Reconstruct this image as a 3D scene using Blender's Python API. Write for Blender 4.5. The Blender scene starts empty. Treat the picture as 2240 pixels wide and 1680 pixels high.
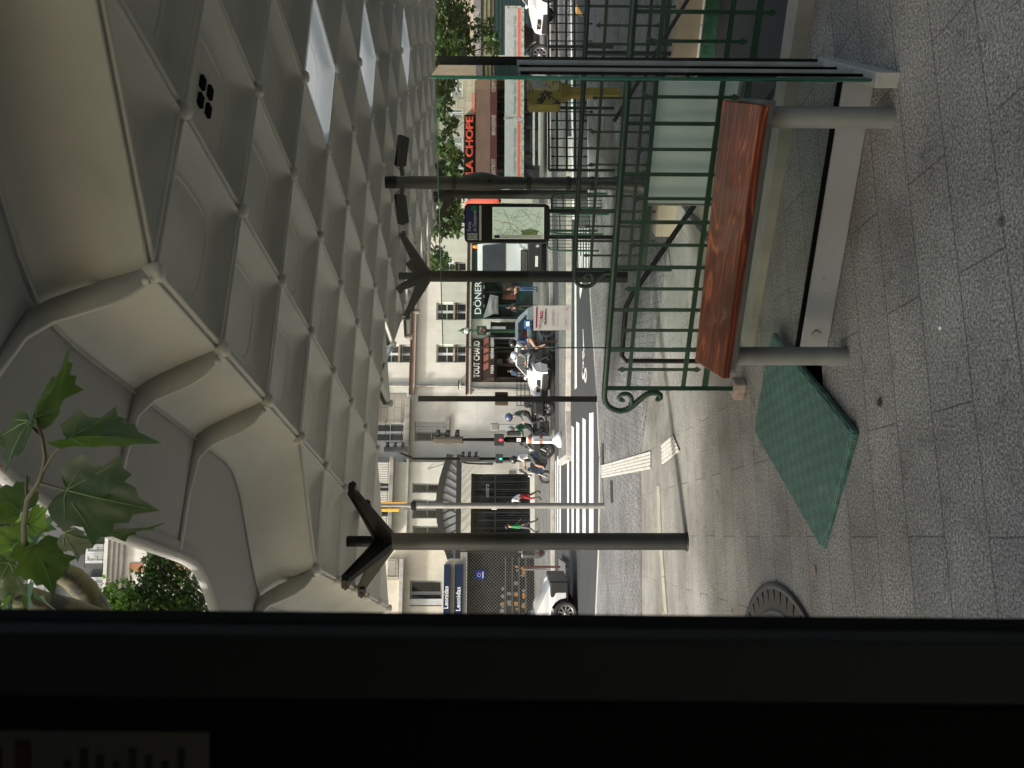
import bpy, bmesh, math, random
from mathutils import Vector, Matrix, geometry
R = math.radians
random.seed(7)
scene = bpy.context.scene
COL = scene.collection

# ------------------------------------------------------------------ camera
F, PITCH, ROLL, EYE = 1700.65, -0.01149, 0.002758, 1.85
cp, sp, cr, sr = math.cos(PITCH), math.sin(PITCH), math.cos(ROLL), math.sin(ROLL)
fwd = Vector((0, cp, sp)); right = Vector((1, 0, 0)); up = Vector((0, -sp, cp))
cx_ = sr*right - cr*up          # the picture was taken with the phone on its side
cy_ = cr*right + sr*up
cd = bpy.data.cameras.new('camera'); cam = bpy.data.objects.new('camera', cd); COL.objects.link(cam)
m3 = Matrix((cx_, cy_, -fwd)).transposed()
cam.matrix_world = Matrix.Translation((0, 0, EYE)) @ m3.to_4x4()
cd.sensor_fit = 'HORIZONTAL'; cd.sensor_width = 36; cd.lens = F/2240*36
cd.clip_start = 0.02; cd.clip_end = 2000
cd.dof.use_dof = True; cd.dof.focus_distance = 11.0; cd.dof.aperture_fstop = 9.0
scene.camera = cam

# ------------------------------------------------------------------ sky, sun, exposure
SUN_EL, SUN_AZ = R(38), math.atan2(-0.85, -0.53)      # azimuth measured from +Y towards +X
w = bpy.data.worlds.new('World'); scene.world = w; w.use_nodes = True
nt = w.node_tree; bgn = nt.nodes['Background']
sk = nt.nodes.new('ShaderNodeTexSky'); sk.sky_type = 'NISHITA'; sk.sun_disc = False
sk.sun_elevation = SUN_EL; sk.sun_rotation = SUN_AZ; sk.air_density = 1.6; sk.dust_density = 6.0; sk.ozone_density = 0.6
nt.links.new(sk.outputs[0], bgn.inputs[0]); bgn.inputs[1].default_value = 0.15
sl = bpy.data.lights.new('sun', 'SUN'); sl.energy = 4.0; sl.angle = R(4); sl.color = (1, 0.965, 0.91)
so = bpy.data.objects.new('sun', sl); COL.objects.link(so)
sdir = Vector((math.sin(SUN_AZ)*math.cos(SUN_EL), math.cos(SUN_AZ)*math.cos(SUN_EL), math.sin(SUN_EL)))
so.rotation_euler = sdir.to_track_quat('Z', 'Y').to_euler()
vs = scene.view_settings; scene.display_settings.display_device = 'sRGB'
vs.view_transform = 'Standard'; vs.look = 'None'; vs.exposure = 0.64; vs.gamma = 1.0; vs.use_curve_mapping = False
scene.cycles.max_bounces = 8; scene.cycles.transparent_max_bounces = 16; scene.cycles.sample_clamp_indirect = 6

# ------------------------------------------------------------------ survey helpers: photo pixel -> world
def ray(px, py):
    U = 1680-py-840; V = px-1120
    u = cr*U + sr*V; v = -sr*U + cr*V
    return u/F*right + fwd - v/F*up
def G(px, py, z=0.0):
    d = ray(px, py); return Vector((0, 0, EYE)) + d*((z-EYE)/d.z)
def W(px, py, Y):
    d = ray(px, py); return Vector((0, 0, EYE)) + d*(Y/d.y)

# ------------------------------------------------------------------ materials
def mat(name, col, rough=0.6, metal=0.0, var=0.0, vscale=4.0, bump=0.0, bscale=40.0, spec=None, col2=None, coat=0.0, emit=None, estr=0.0, trans=0.0, stretch=None):
    m = bpy.data.materials.new(name); m.use_nodes = True; n = m.node_tree.nodes; l = m.node_tree.links
    b = n['Principled BSDF']; b.inputs['Base Color'].default_value = (*col, 1); b.inputs['Roughness'].default_value = rough
    b.inputs['Metallic'].default_value = metal
    if spec is not None: b.inputs['Specular IOR Level'].default_value = spec
    if coat: b.inputs['Coat Weight'].default_value = coat; b.inputs['Coat Roughness'].default_value = 0.08
    if trans: b.inputs['Transmission Weight'].default_value = trans
    if emit: b.inputs['Emission Color'].default_value = (*emit, 1); b.inputs['Emission Strength'].default_value = estr
    tc = n.new('ShaderNodeTexCoord'); mp = n.new('ShaderNodeMapping'); l.new(tc.outputs['Object'], mp.inputs[0])
    if stretch: mp.inputs['Scale'].default_value = stretch
    if var or col2:
        t = n.new('ShaderNodeTexNoise'); t.inputs['Scale'].default_value = vscale; t.inputs['Detail'].default_value = 7; t.inputs['Roughness'].default_value = 0.62
        l.new(mp.outputs[0], t.inputs['Vector'])
        r = n.new('ShaderNodeValToRGB'); l.new(t.outputs['Fac'], r.inputs[0])
        c2 = col2 or tuple(c*(1-var) for c in col); c1 = col if col2 else tuple(min(1, c*(1+var*.6)) for c in col)
        r.color_ramp.elements[0].position = 0.32; r.color_ramp.elements[1].position = 0.66
        r.color_ramp.elements[0].color = (*c2, 1); r.color_ramp.elements[1].color = (*c1, 1)
        l.new(r.outputs[0], b.inputs['Base Color'])
        mr = n.new('ShaderNodeMapRange'); mr.inputs[3].default_value = max(0, rough-.08); mr.inputs[4].default_value = min(1, rough+.1)
        l.new(t.outputs['Fac'], mr.inputs[0]); l.new(mr.outputs[0], b.inputs['Roughness'])
    if bump:
        t2 = n.new('ShaderNodeTexNoise'); t2.inputs['Scale'].default_value = bscale; t2.inputs['Detail'].default_value = 4; l.new(mp.outputs[0], t2.inputs['Vector'])
        bm_ = n.new('ShaderNodeBump'); bm_.inputs['Strength'].default_value = bump; bm_.inputs['Distance'].default_value = 0.01
        l.new(t2.outputs['Fac'], bm_.inputs['Height']); l.new(bm_.outputs[0], b.inputs['Normal'])
    return m

def ramp(n, l, src, stops):
    r = n.new('ShaderNodeValToRGB'); l.new(src, r.inputs[0])
    while len(r.color_ramp.elements) < len(stops): r.color_ramp.elements.new(0.5)
    for e, (p, c) in zip(r.color_ramp.elements, stops): e.position = p; e.color = (*c, 1)
    return r
def mixc(n, l, fac, a, b, mode='MIX'):
    x = n.new('ShaderNodeMix'); x.data_type = 'RGBA'; x.blend_type = mode
    if isinstance(fac, float): x.inputs[0].default_value = fac
    else: l.new(fac, x.inputs[0])
    for s, v in ((6, a), (7, b)):
        if isinstance(v, tuple): x.inputs[s].default_value = (*v, 1)
        else: l.new(v, x.inputs[s])
    return x.outputs[2]
def tex(n, l, kind, vec, **kw):
    t = n.new(kind)
    for k, v in kw.items(): t.inputs[k].default_value = v
    l.new(vec, t.inputs['Vector']); return t

def paving(name, rot, bw, bh, c1, c2, mortar, msize, speck=True, rough=.75, dirt=(.03, .028, .024), sc=1.0, offset=.5):
    m = bpy.data.materials.new(name); m.use_nodes = True; n = m.node_tree.nodes; l = m.node_tree.links; b = n['Principled BSDF']
    g = n.new('ShaderNodeNewGeometry'); mp = n.new('ShaderNodeMapping'); l.new(g.outputs['Position'], mp.inputs[0]); mp.inputs['Rotation'].default_value = (0, 0, rot)
    wob = tex(n, l, 'ShaderNodeTexNoise', mp.outputs[0], Scale=1.6, Detail=2.0)
    va = n.new('ShaderNodeVectorMath'); va.operation = 'MULTIPLY_ADD'; l.new(wob.outputs['Color'], va.inputs[0]); va.inputs[1].default_value = (.012, .012, 0); l.new(mp.outputs[0], va.inputs[2])
    br = n.new('ShaderNodeTexBrick'); l.new(va.outputs[0], br.inputs['Vector']); br.offset = offset
    br.inputs['Scale'].default_value = 1; br.inputs['Brick Width'].default_value = bw; br.inputs['Row Height'].default_value = bh
    br.inputs['Mortar Size'].default_value = msize; br.inputs['Mortar Smooth'].default_value = .3; br.inputs['Bias'].default_value = 0
    br.inputs['Color1'].default_value = (*c1, 1); br.inputs['Color2'].default_value = (*c2, 1); br.inputs['Mortar'].default_value = (*mortar, 1)
    big = tex(n, l, 'ShaderNodeTexNoise', g.outputs['Position'], Scale=.9, Detail=8.0, Roughness=.65)
    rb = ramp(n, l, big.outputs['Fac'], [(.3, (.52, .5, .48)), (.5, (.92, .92, .92)), (.7, (1.25, 1.25, 1.25))])
    c = mixc(n, l, 1.0, br.outputs['Color'], rb.outputs[0], 'MULTIPLY')
    if speck:
        s1 = tex(n, l, 'ShaderNodeTexNoise', g.outputs['Position'], Scale=80.0*sc, Detail=3.0, Roughness=.8)
        r1 = ramp(n, l, s1.outputs['Fac'], [(.36, (.3, .3, .31)), (.5, (1, 1, 1)), (.64, (2.1, 2.08, 2.0))])
        c = mixc(n, l, 1.0, c, r1.outputs[0], 'MULTIPLY')
    st = tex(n, l, 'ShaderNodeTexNoise', g.outputs['Position'], Scale=5.5, Detail=6.0, Roughness=.7)
    rs = ramp(n, l, st.outputs['Fac'], [(.56, (0, 0, 0)), (.72, (1, 1, 1))])
    c = mixc(n, l, rs.outputs[0], c, mixc(n, l, .55, c, dirt))
    vo = n.new('ShaderNodeTexVoronoi'); vo.inputs['Scale'].default_value = 2.3; l.new(va.outputs[0], vo.inputs['Vector'])
    rv = ramp(n, l, vo.outputs['Distance'], [(.045, (.45, .44, .43)), (.065, (1, 1, 1))]); c = mixc(n, l, 1.0, c, rv.outputs[0], 'MULTIPLY')
    l.new(c, b.inputs['Base Color']); b.inputs['Roughness'].default_value = rough
    bu = n.new('ShaderNodeBump'); bu.inputs['Strength'].default_value = .6; bu.inputs['Distance'].default_value = .006; l.new(br.outputs['Fac'], bu.inputs['Height']); bu.invert = True
    l.new(bu.outputs[0], b.inputs['Normal'])
    return m

def streaked(name, col, rough=.8, dark=(.1, .09, .08), amount=.5, joints=None):
    """render or stone with rain streaks and soft blotches; joints=(w,h,mortar)"""
    m = bpy.data.materials.new(name); m.use_nodes = True; n = m.node_tree.nodes; l = m.node_tree.links; b = n['Principled BSDF']
    tc = n.new('ShaderNodeTexCoord'); mp = n.new('ShaderNodeMapping'); l.new(tc.outputs['Object'], mp.inputs[0]); mp.inputs['Scale'].default_value = (1, 1, .18)
    s = tex(n, l, 'ShaderNodeTexNoise', mp.outputs[0], Scale=2.2, Detail=8.0, Roughness=.7)
    rs = ramp(n, l, s.outputs['Fac'], [(.45, (0, 0, 0)), (.8, (amount,)*3)])
    t = tex(n, l, 'ShaderNodeTexNoise', tc.outputs['Object'], Scale=.7, Detail=6.0, Roughness=.6)
    rt = ramp(n, l, t.outputs['Fac'], [(.35, tuple(c*.86 for c in col)), (.65, tuple(min(1, c*1.06) for c in col))])
    c = rt.outputs[0]
    if joints:
        vt = n.new('ShaderNodeSeparateXYZ'); l.new(tc.outputs['Object'], vt.inputs[0]); cb = n.new('ShaderNodeCombineXYZ'); l.new(vt.outputs[0], cb.inputs[0]); l.new(vt.outputs[2], cb.inputs[1])
        br = n.new('ShaderNodeTexBrick'); l.new(cb.outputs[0], br.inputs['Vector']); br.inputs['Scale'].default_value = 1
        br.inputs['Brick Width'].default_value = joints[0]; br.inputs['Row Height'].default_value = joints[1]; br.inputs['Mortar Size'].default_value = joints[3] if len(joints) > 3 else .012
        br.inputs['Color1'].default_value = (1, 1, 1, 1); br.inputs['Color2'].default_value = (.9, .9, .9, 1); br.inputs['Mortar'].default_value = (*joints[2], 1)
        c = mixc(n, l, 1.0, c, br.outputs['Color'], 'MULTIPLY')
    c = mixc(n, l, rs.outputs[0], c, dark)
    l.new(c, b.inputs['Base Color']); b.inputs['Roughness'].default_value = rough
    return m

def leafmat(name, col, tr=.5):
    m = bpy.data.materials.new(name); m.use_nodes = True; n = m.node_tree.nodes; l = m.node_tree.links; b = n['Principled BSDF']; o = n['Material Output']
    g = n.new('ShaderNodeNewGeometry'); t = tex(n, l, 'ShaderNodeTexNoise', g.outputs['Position'], Scale=3.0, Detail=4.0)
    r = ramp(n, l, t.outputs['Fac'], [(.3, tuple(c*.6 for c in col)), (.55, col), (.75, (col[0]*1.9, col[1]*1.5, col[2]*1.1))])
    l.new(r.outputs[0], b.inputs['Base Color']); b.inputs['Roughness'].default_value = .45
    tl = n.new('ShaderNodeBsdfTranslucent'); c2 = mixc(n, l, 1.0, r.outputs[0], (2.2, 2.4, .9), 'MULTIPLY'); l.new(c2, tl.inputs[0])
    mx = n.new('ShaderNodeMixShader'); mx.inputs[0].default_value = tr*.6; l.new(b.outputs[0], mx.inputs[1]); l.new(tl.outputs[0], mx.inputs[2]); l.new(mx.outputs[0], o.inputs[0])
    return m

def clearglass(name, tint=(.93, .97, .95), refl=.06, rough=0.0, k=1.0):
    m = bpy.data.materials.new(name); m.use_nodes = True; n = m.node_tree.nodes; l = m.node_tree.links; n.remove(n['Principled BSDF']); o = n['Material Output']
    t = n.new('ShaderNodeBsdfTransparent'); t.inputs[0].default_value = (*tint, 1)
    g = n.new('ShaderNodeBsdfGlossy'); g.inputs['Roughness'].default_value = rough
    fr = n.new('ShaderNodeFresnel'); fr.inputs[0].default_value = 1.5
    ad = n.new('ShaderNodeMath'); ad.operation = 'MULTIPLY_ADD'; l.new(fr.outputs[0], ad.inputs[0]); ad.inputs[1].default_value = k; ad.inputs[2].default_value = refl*.2
    mx = n.new('ShaderNodeMixShader'); l.new(ad.outputs[0], mx.inputs[0]); l.new(t.outputs[0], mx.inputs[1]); l.new(g.outputs[0], mx.inputs[2]); l.new(mx.outputs[0], o.inputs[0])
    return m

M = {}
M['canopy'] = mat('canopy_paint', (.56, .565, .51), .34, var=.16, vscale=1.1, bump=.04, bscale=6)
M['canopy_rib'] = mat('canopy_rib_paint', (.58, .58, .535), .36, var=.15, vscale=3)
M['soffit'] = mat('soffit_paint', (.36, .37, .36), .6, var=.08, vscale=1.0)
M['rim'] = mat('rusty_white_rim', (.5, .5, .48), .5, col2=(.2, .07, .025), vscale=5)
M['rim'].node_tree.nodes['Color Ramp'].color_ramp.elements[0].position = .36; M['rim'].node_tree.nodes['Color Ramp'].color_ramp.elements[1].position = .42
M['gasket'] = mat('dark_gap_strip', (.012, .012, .012), .7)  # also the black strips added over canopy gaps so no sky shows
M['skylight'] = mat('opal_skylight', (.75, .8, .84), .5)
_n = M['skylight'].node_tree; _t = _n.nodes.new('ShaderNodeBsdfTranslucent'); _t.inputs[0].default_value = (.8, .85, .9, 1); _mx = _n.nodes.new('ShaderNodeMixShader'); _mx.inputs[0].default_value = .17
_n.links.new(_n.nodes['Principled BSDF'].outputs[0], _mx.inputs[1]); _n.links.new(_t.outputs[0], _mx.inputs[2]); _n.links.new(_mx.outputs[0], _n.nodes['Material Output'].inputs[0])
M['black'] = mat('black_paint', (.010, .011, .010), .5, spec=.3, var=.3, vscale=3)
M['matte_black'] = mat('matt_black', (.006, .006, .006), .9, spec=.05)
M['busgrey'] = mat('dark_grey_interior', (.024, .031, .032), .8, var=.1, spec=.15)
M['greysteel'] = mat('bench_grey_steel', (.21, .22, .215), .5, var=.12, vscale=7, bump=.1, bscale=200)
M['alu'] = mat('aluminium_frame', (.42, .43, .41), .4, metal=.15, var=.2, vscale=6)
M['whiterail'] = mat('pale_base_rail', (.36, .385, .41), .55, col2=(.1, .085, .07), vscale=26)
M['whiterail'].node_tree.nodes['Color Ramp'].color_ramp.elements[0].position = .24; M['whiterail'].node_tree.nodes['Color Ramp'].color_ramp.elements[1].position = .34
M['glass'] = clearglass('shelter_glass', (.91, .95, .93)); M['buspane'] = clearglass('bus_window_glass', (.97, .98, .97), 0, k=.35)
M['glassedge'] = mat('green_glass_edge', (.02, .09, .065), .15)
M['green'] = mat('railing_green', (.009, .042, .022), .38, col2=(.03, .10, .055), vscale=9, bump=.15, bscale=60)
M['green'].node_tree.nodes['Color Ramp'].color_ramp.elements[0].color = (.014, .05, .028, 1)
M['greendark'] = mat('railing_green_dark', (.006, .022, .013), .45, var=.3)
M['lidgreen'] = mat('green_lid', (.055, .13, .10), .55)
M['stone'] = streaked('coping_stone', (.30, .29, .26), dark=(.09, .08, .06), amount=.7)
M['kerb'] = mat('kerb_granite', (.42, .40, .37), .75, var=.25, vscale=5, bump=.2)
M['asphalt'] = mat('asphalt', (.030, .032, .035), .85, var=.22, vscale=.8, bump=.3, bscale=150)
M['white'] = mat('road_marking_white', (.74, .75, .75), .7, col2=(.42, .43, .43), vscale=7)
M['yellowmark'] = mat('road_marking_yellow', (.6, .33, .06), .7, var=.15)
M['granite'] = paving('granite_slabs', R(-11), 1.05, .30, (.235, .23, .215), (.195, .192, .182), (.105, .102, .096), .0045)
M['sett'] = paving('granite_setts', R(2), .19, .105, (.19, .19, .195), (.13, .13, .135), (.05, .05, .05), .008, sc=.5)
M['sidewalk'] = paving('far_pavement', R(8), .7, .5, (.13, .13, .125), (.11, .11, .107), (.05, .05, .05), .01, sc=.3)
M['render'] = streaked('cream_render', (.64, .625, .575), dark=(.30, .26, .21), amount=.35)
M['render2'] = streaked('cream_render_warm', (.65, .60, .51), dark=(.33, .28, .22), amount=.3)
M['limestone'] = streaked('limestone_blocks', (.60, .585, .55), dark=(.3, .28, .25), amount=.4, joints=(4.0, 1.15, (.8, .79, .77)))
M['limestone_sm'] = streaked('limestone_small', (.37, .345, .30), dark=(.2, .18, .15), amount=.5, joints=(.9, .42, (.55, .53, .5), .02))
M['brick'] = streaked('red_brick', (.42, .18, .11), dark=(.2, .1, .08), amount=.4, joints=(.24, .08, (.55, .5, .45), .012))
M['slate'] = streaked('grey_zinc', (.1, .105, .115), dark=(.05, .05, .06), joints=(.3, .14, (.4, .4, .4), .01))
M['blackstain'] = streaked('stained_ledge', (.33, .31, .28), dark=(.03, .028, .026), amount=1.0)
M['sill'] = mat('pinkish_stone', (.33, .25, .215), .8, var=.25)
M['pvc'] = mat('white_window_frame', (.62, .64, .66), .4)
M['greyframe'] = mat('grey_window_frame', (.25, .26, .27), .45)
M['window'] = mat('window_glass', (.02, .023, .025), .05, var=.5, vscale=1.5, spec=.8)
M['window'].node_tree.nodes['Map Range'].inputs[3].default_value = .03; M['window'].node_tree.nodes['Map Range'].inputs[4].default_value = .08
M['curtain'] = mat('white_curtain', (.55, .56, .56), .9, var=.2, vscale=3)
M['shutter'] = mat('louvre_shutter', (.45, .46, .45), .6)
M['iron'] = mat('wrought_iron', (.012, .013, .015), .5)
M['darkgreenshop'] = mat('dark_green_fascia', (.012, .032, .032), .4, var=.2)
M['brown'] = mat('brown_fascia', (.022, .011, .010), .4, var=.25)
M['brownlight'] = mat('brown_brick_shade', (.14, .045, .03), .7, var=.2)
M['navy'] = mat('navy_fascia', (.006, .016, .055), .35, var=.15)
M['letters'] = mat('white_letters', (.75, .77, .78), .5)
M['letters_dim'] = mat('grey_letters', (.32, .29, .28), .6)
M['neon'] = mat('red_neon_letters', (.45, .05, .03), .5, emit=(1, .15, .08), estr=.05)
M['awning'] = mat('brown_awning', (.065, .035, .027), .85, var=.25, vscale=1.5)
M['valance'] = mat('maroon_valance', (.055, .012, .014), .8, var=.2)
M['greyawn'] = mat('grey_awning', (.13, .14, .145), .8)
M['redfab'] = mat('red_parasol', (.62, .10, .07), .8)
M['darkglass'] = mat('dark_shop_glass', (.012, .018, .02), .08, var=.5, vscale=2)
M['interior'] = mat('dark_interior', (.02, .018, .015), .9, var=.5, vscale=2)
M['carwhite'] = mat('white_car_paint', (.66, .68, .70), .25, coat=.8)
M['tyre'] = mat('tyre_rubber', (.014, .014, .015), .75)
M['rimmetal'] = mat('wheel_rim', (.3, .3, .31), .35, metal=.7)
M['chrome'] = mat('chrome', (.6, .6, .6), .15, metal=1)
M['plastic'] = mat('black_plastic', (.015, .016, .018), .5)
M['lens'] = mat('headlight_lens', (.55, .57, .6), .1, metal=.4)
M['redlens'] = mat('red_lens', (.35, .01, .01), .2)
M['bikedark'] = mat('dark_bike_paint', (.008, .009, .011), .4, coat=.15)
M['bikenavy'] = mat('navy_bike_paint', (.010, .022, .055), .3, coat=.3)
M['bikesilver'] = mat('silver_bike_paint', (.35, .36, .38), .3, metal=.4, coat=.4)
M['seat'] = mat('black_vinyl', (.012, .012, .012), .5)
M['blue'] = mat('blue_plastic', (.015, .08, .28), .4)
M['skin'] = mat('skin', (.48, .27, .19), .55)
M['skindark'] = mat('dark_skin', (.13, .065, .04), .55)
M['hair'] = mat('dark_hair', (.015, .011, .009), .6)
for nm, c in dict(cloth_black=(.014, .014, .016), cloth_jeans=(.05, .10, .22), cloth_white=(.66, .67, .7), cloth_red=(.28, .012, .02), cloth_green=(.015, .09, .05), cloth_grey=(.1, .105, .11), cloth_navy=(.02, .035, .07), cloth_brightgreen=(.02, .18, .06), cloth_blue=(.03, .06, .13)).items(): M[nm] = mat(nm, c, .85, var=.2, vscale=12)
M['helmet_silver'] = mat('silver_helmet', (.38, .4, .42), .18, metal=.5, coat=.5); M['helmet_navy'] = mat('navy_helmet', (.05, .07, .16), .25, coat=.6)
M['helmet_black'] = mat('black_helmet', (.012, .012, .013), .2, coat=.6); M['helmet_white'] = mat('pale_helmet', (.45, .5, .6), .2, coat=.6)
M['visor'] = mat('dark_visor', (.02, .022, .03), .06)
M['orange'] = mat('orange_panel', (.75, .33, .015), .5); M['galv'] = mat('galvanised_pole', (.3, .3, .3), .35, metal=.6, var=.2)
M['redled'] = mat('red_man_light', (.5, .02, .02), .4, emit=(1, .03, .05), estr=3.0); M['greenled'] = mat('green_man_light', (.0, .4, .3), .4, emit=(.0, .85, .6), estr=1.6)
M['sigdark'] = mat('signal_black', (.014, .014, .015), .5); M['sigbrown'] = mat('signal_brown', (.07, .055, .04), .5)
M['orangered'] = mat('orange_red_stripe', (.5, .10, .05), .6); M['board'] = mat('grey_side_board', (.36, .38, .39), .5, col2=(.25, .265, .27), vscale=3, stretch=(1, 1, 8))
M['boardedge'] = mat('worn_board_edge', (.42, .42, .40), .7, col2=(.1, .09, .08), vscale=8)
M['beacon'] = mat('amber_beacon', (.7, .2, .01), .3, emit=(1, .35, .02), estr=.4)
M['yellow'] = mat('yellow_kiosk', (.25, .185, .02), .5, var=.25, vscale=5); M['tag'] = mat('graffiti_black', (.012, .012, .012), .6)
M['paper'] = mat('paper', (.86, .86, .88), .8); M['crimson'] = mat('crimson_ink', (.45, .01, .06), .7); M['ink'] = mat('grey_ink', (.12, .12, .13), .8)
M['mapgreen'] = mat('map_sheet', (.66, .74, .58), .35, col2=(.74, .76, .70), vscale=6, emit=(.8, .9, .72), estr=.28); M['mapline'] = mat('map_lines', (.26, .25, .30), .6); M['mappark'] = mat('map_park', (.33, .52, .2), .5)  # slight glow added to the map sheet to brighten it
M['signblue'] = mat('sign_blue', (.015, .03, .2), .4); M['signgreen'] = mat('sign_green', (.01, .22, .14), .4)
M['globe'] = mat('white_globe', (.75, .76, .75), .25)
M['bark'] = mat('plane_bark', (.13, .12, .07), .8, col2=(.38, .31, .15), vscale=4.5); M['bark'].node_tree.nodes['Color Ramp'].color_ramp.elements[0].position = .47; M['bark'].node_tree.nodes['Color Ramp'].color_ramp.elements[1].position = .53
M['bark'].node_tree.nodes['Color Ramp'].color_ramp.elements[0].color = (.022, .022, .018, 1); M['bark'].node_tree.nodes['Color Ramp'].color_ramp.elements[1].color = (.09, .078, .035, 1)
M['twig'] = mat('green_twig', (.07, .065, .03), .7)
M['leaf'] = leafmat('plane_leaf', (.05, .095, .028)); M['leaf_near'] = leafmat('plane_leaf_near', (.036, .060, .020), .8)
M['leafvein'] = mat('leaf_vein', (.16, .24, .08), .6)
M['whitetile'] = streaked('white_metro_tiles', (.86, .85, .81), rough=.2, dark=(.3, .3, .28), amount=.25, joints=(.30, .10, (.42, .42, .40), .006))
M['greentile'] = mat('green_border_tiles', (.012, .05, .03), .25, col2=(.05, .12, .08), vscale=16)
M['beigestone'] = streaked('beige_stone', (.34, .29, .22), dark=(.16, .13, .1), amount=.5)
M['frost'] = mat('frosted_panel', (.86, .93, .94), .3)
_n = M['frost'].node_tree; _t = _n.nodes.new('ShaderNodeBsdfTranslucent'); _t.inputs[0].default_value = (.85, .93, .92, 1); _mx = _n.nodes.new('ShaderNodeMixShader'); _mx.inputs[0].default_value = .55
_n.links.new(_n.nodes['Principled BSDF'].outputs[0], _mx.inputs[1]); _n.links.new(_t.outputs[0], _mx.inputs[2]); _n.links.new(_mx.outputs[0], _n.nodes['Material Output'].inputs[0])
M['castiron'] = mat('cast_iron', (.011, .011, .011), .45, var=.3, vscale=20)
M['tactile'] = mat('tactile_strip', (.50, .49, .46), .7, col2=(.14, .12, .09), vscale=9); M['tactile'].node_tree.nodes['Color Ramp'].color_ramp.elements[0].position = .3; M['tactile'].node_tree.nodes['Color Ramp'].color_ramp.elements[1].position = .45
M['plasticwrap'] = mat('black_plastic_wrap', (.02, .022, .02), .35, var=.4, vscale=6, bump=1.0, bscale=12)
M['drain'] = mat('light_stone_channel', (.33, .31, .26), .8, var=.2)
M['notice'] = mat('grey_notice', (.085, .09, .085), .8, spec=.1); M['noticered'] = mat('notice_red', (.055, .025, .025), .8, spec=.1)
M['blackvoid'] = mat('dark_void', (.004, .004, .004), .9)

# wood of the bench
def woodmat():
    m = bpy.data.materials.new('varnished_wood'); m.use_nodes = True; n = m.node_tree.nodes; l = m.node_tree.links; b = n['Principled BSDF']
    tc = n.new('ShaderNodeTexCoord'); mp = n.new('ShaderNodeMapping'); l.new(tc.outputs['Object'], mp.inputs[0]); mp.inputs['Scale'].default_value = (.5, 4.2, 4.2)
    t0 = tex(n, l, 'ShaderNodeTexNoise', mp.outputs[0], Scale=1.3, Detail=2.0, Distortion=.3)
    mu = n.new('ShaderNodeMath'); mu.operation = 'MULTIPLY'; l.new(t0.outputs['Fac'], mu.inputs[0]); mu.inputs[1].default_value = 30.0
    sn = n.new('ShaderNodeMath'); sn.operation = 'SINE'; mu2 = n.new('ShaderNodeMath'); mu2.operation = 'MULTIPLY'; mu2.inputs[1].default_value = 3.2; l.new(mu.outputs[0], mu2.inputs[0]); l.new(mu2.outputs[0], sn.inputs[0])
    r = ramp(n, l, sn.outputs[0], [(.0, (.10, .020, .006)), (.7, (.135, .030, .009)), (.97, (.30, .085, .026))])
    mp2 = n.new('ShaderNodeMapping'); l.new(tc.outputs['Object'], mp2.inputs[0]); mp2.inputs['Scale'].default_value = (3, 60, 60)
    t1 = tex(n, l, 'ShaderNodeTexNoise', mp2.outputs[0], Scale=2.0, Detail=4.0)
    r1 = ramp(n, l, t1.outputs['Fac'], [(.35, (.65, .6, .6)), (.65, (1.15, 1.1, 1.1))])
    t2 = tex(n, l, 'ShaderNodeTexNoise', tc.outputs['Object'], Scale=2.5, Detail=3.0); r2 = ramp(n, l, t2.outputs['Fac'], [(.35, (.6, .5, .5)), (.7, (1.35, 1.35, 1.3))])
    c = mixc(n, l, 1.0, r.outputs[0], r1.outputs[0], 'MULTIPLY'); c = mixc(n, l, 1.0, c, r2.outputs[0], 'MULTIPLY')
    l.new(c, b.inputs['Base Color']); b.inputs['Roughness'].default_value = .35; b.inputs['Coat Weight'].default_value = .3
    return m
M['wood'] = woodmat()

# checker plate of the green lid
def lidmat():
    m = M['lidgreen']; n = m.node_tree.nodes; l = m.node_tree.links; b = n['Principled BSDF']
    tc = [x for x in n if x.type == 'TEX_COORD'][0]
    ck = n.new('ShaderNodeTexChecker'); ck.inputs['Scale'].default_value = 1/.062; l.new(tc.outputs['Object'], ck.inputs[0])
    w1 = n.new('ShaderNodeTexWave'); w1.bands_direction = 'X'; w1.inputs['Scale'].default_value = 22; l.new(tc.outputs['Object'], w1.inputs[0])
    w2 = n.new('ShaderNodeTexWave'); w2.bands_direction = 'Y'; w2.inputs['Scale'].default_value = 22; l.new(tc.outputs['Object'], w2.inputs[0])
    h = mixc(n, l, ck.outputs['Fac'], w1.outputs['Color'], w2.outputs['Color'])
    bu = n.new('ShaderNodeBump'); bu.inputs['Strength'].default_value = .9; bu.inputs['Distance'].default_value = .004; l.new(h, bu.inputs['Height']); l.new(bu.outputs[0], b.inputs['Normal'])
    dd = tex(n, l, 'ShaderNodeTexNoise', tc.outputs['Object'], Scale=3.0, Detail=8.0, Roughness=.7)
    r = ramp(n, l, dd.outputs['Fac'], [(.3, (.05, .125, .105)), (.6, (.075, .185, .155)), (.8, (.19, .28, .25))])
    rc = ramp(n, l, h, [(0, (.5, .55, .5)), (1, (1.15, 1.15, 1.15))])
    cc = mixc(n, l, 1.0, r.outputs[0], rc.outputs[0], 'MULTIPLY')
    rk = ramp(n, l, ck.outputs['Fac'], [(0, (.74, .76, .76)), (1, (1.12, 1.12, 1.12))]); cc = mixc(n, l, 1.0, cc, rk.outputs[0], 'MULTIPLY')
    l.new(cc, b.inputs['Base Color'])
lidmat()

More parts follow.
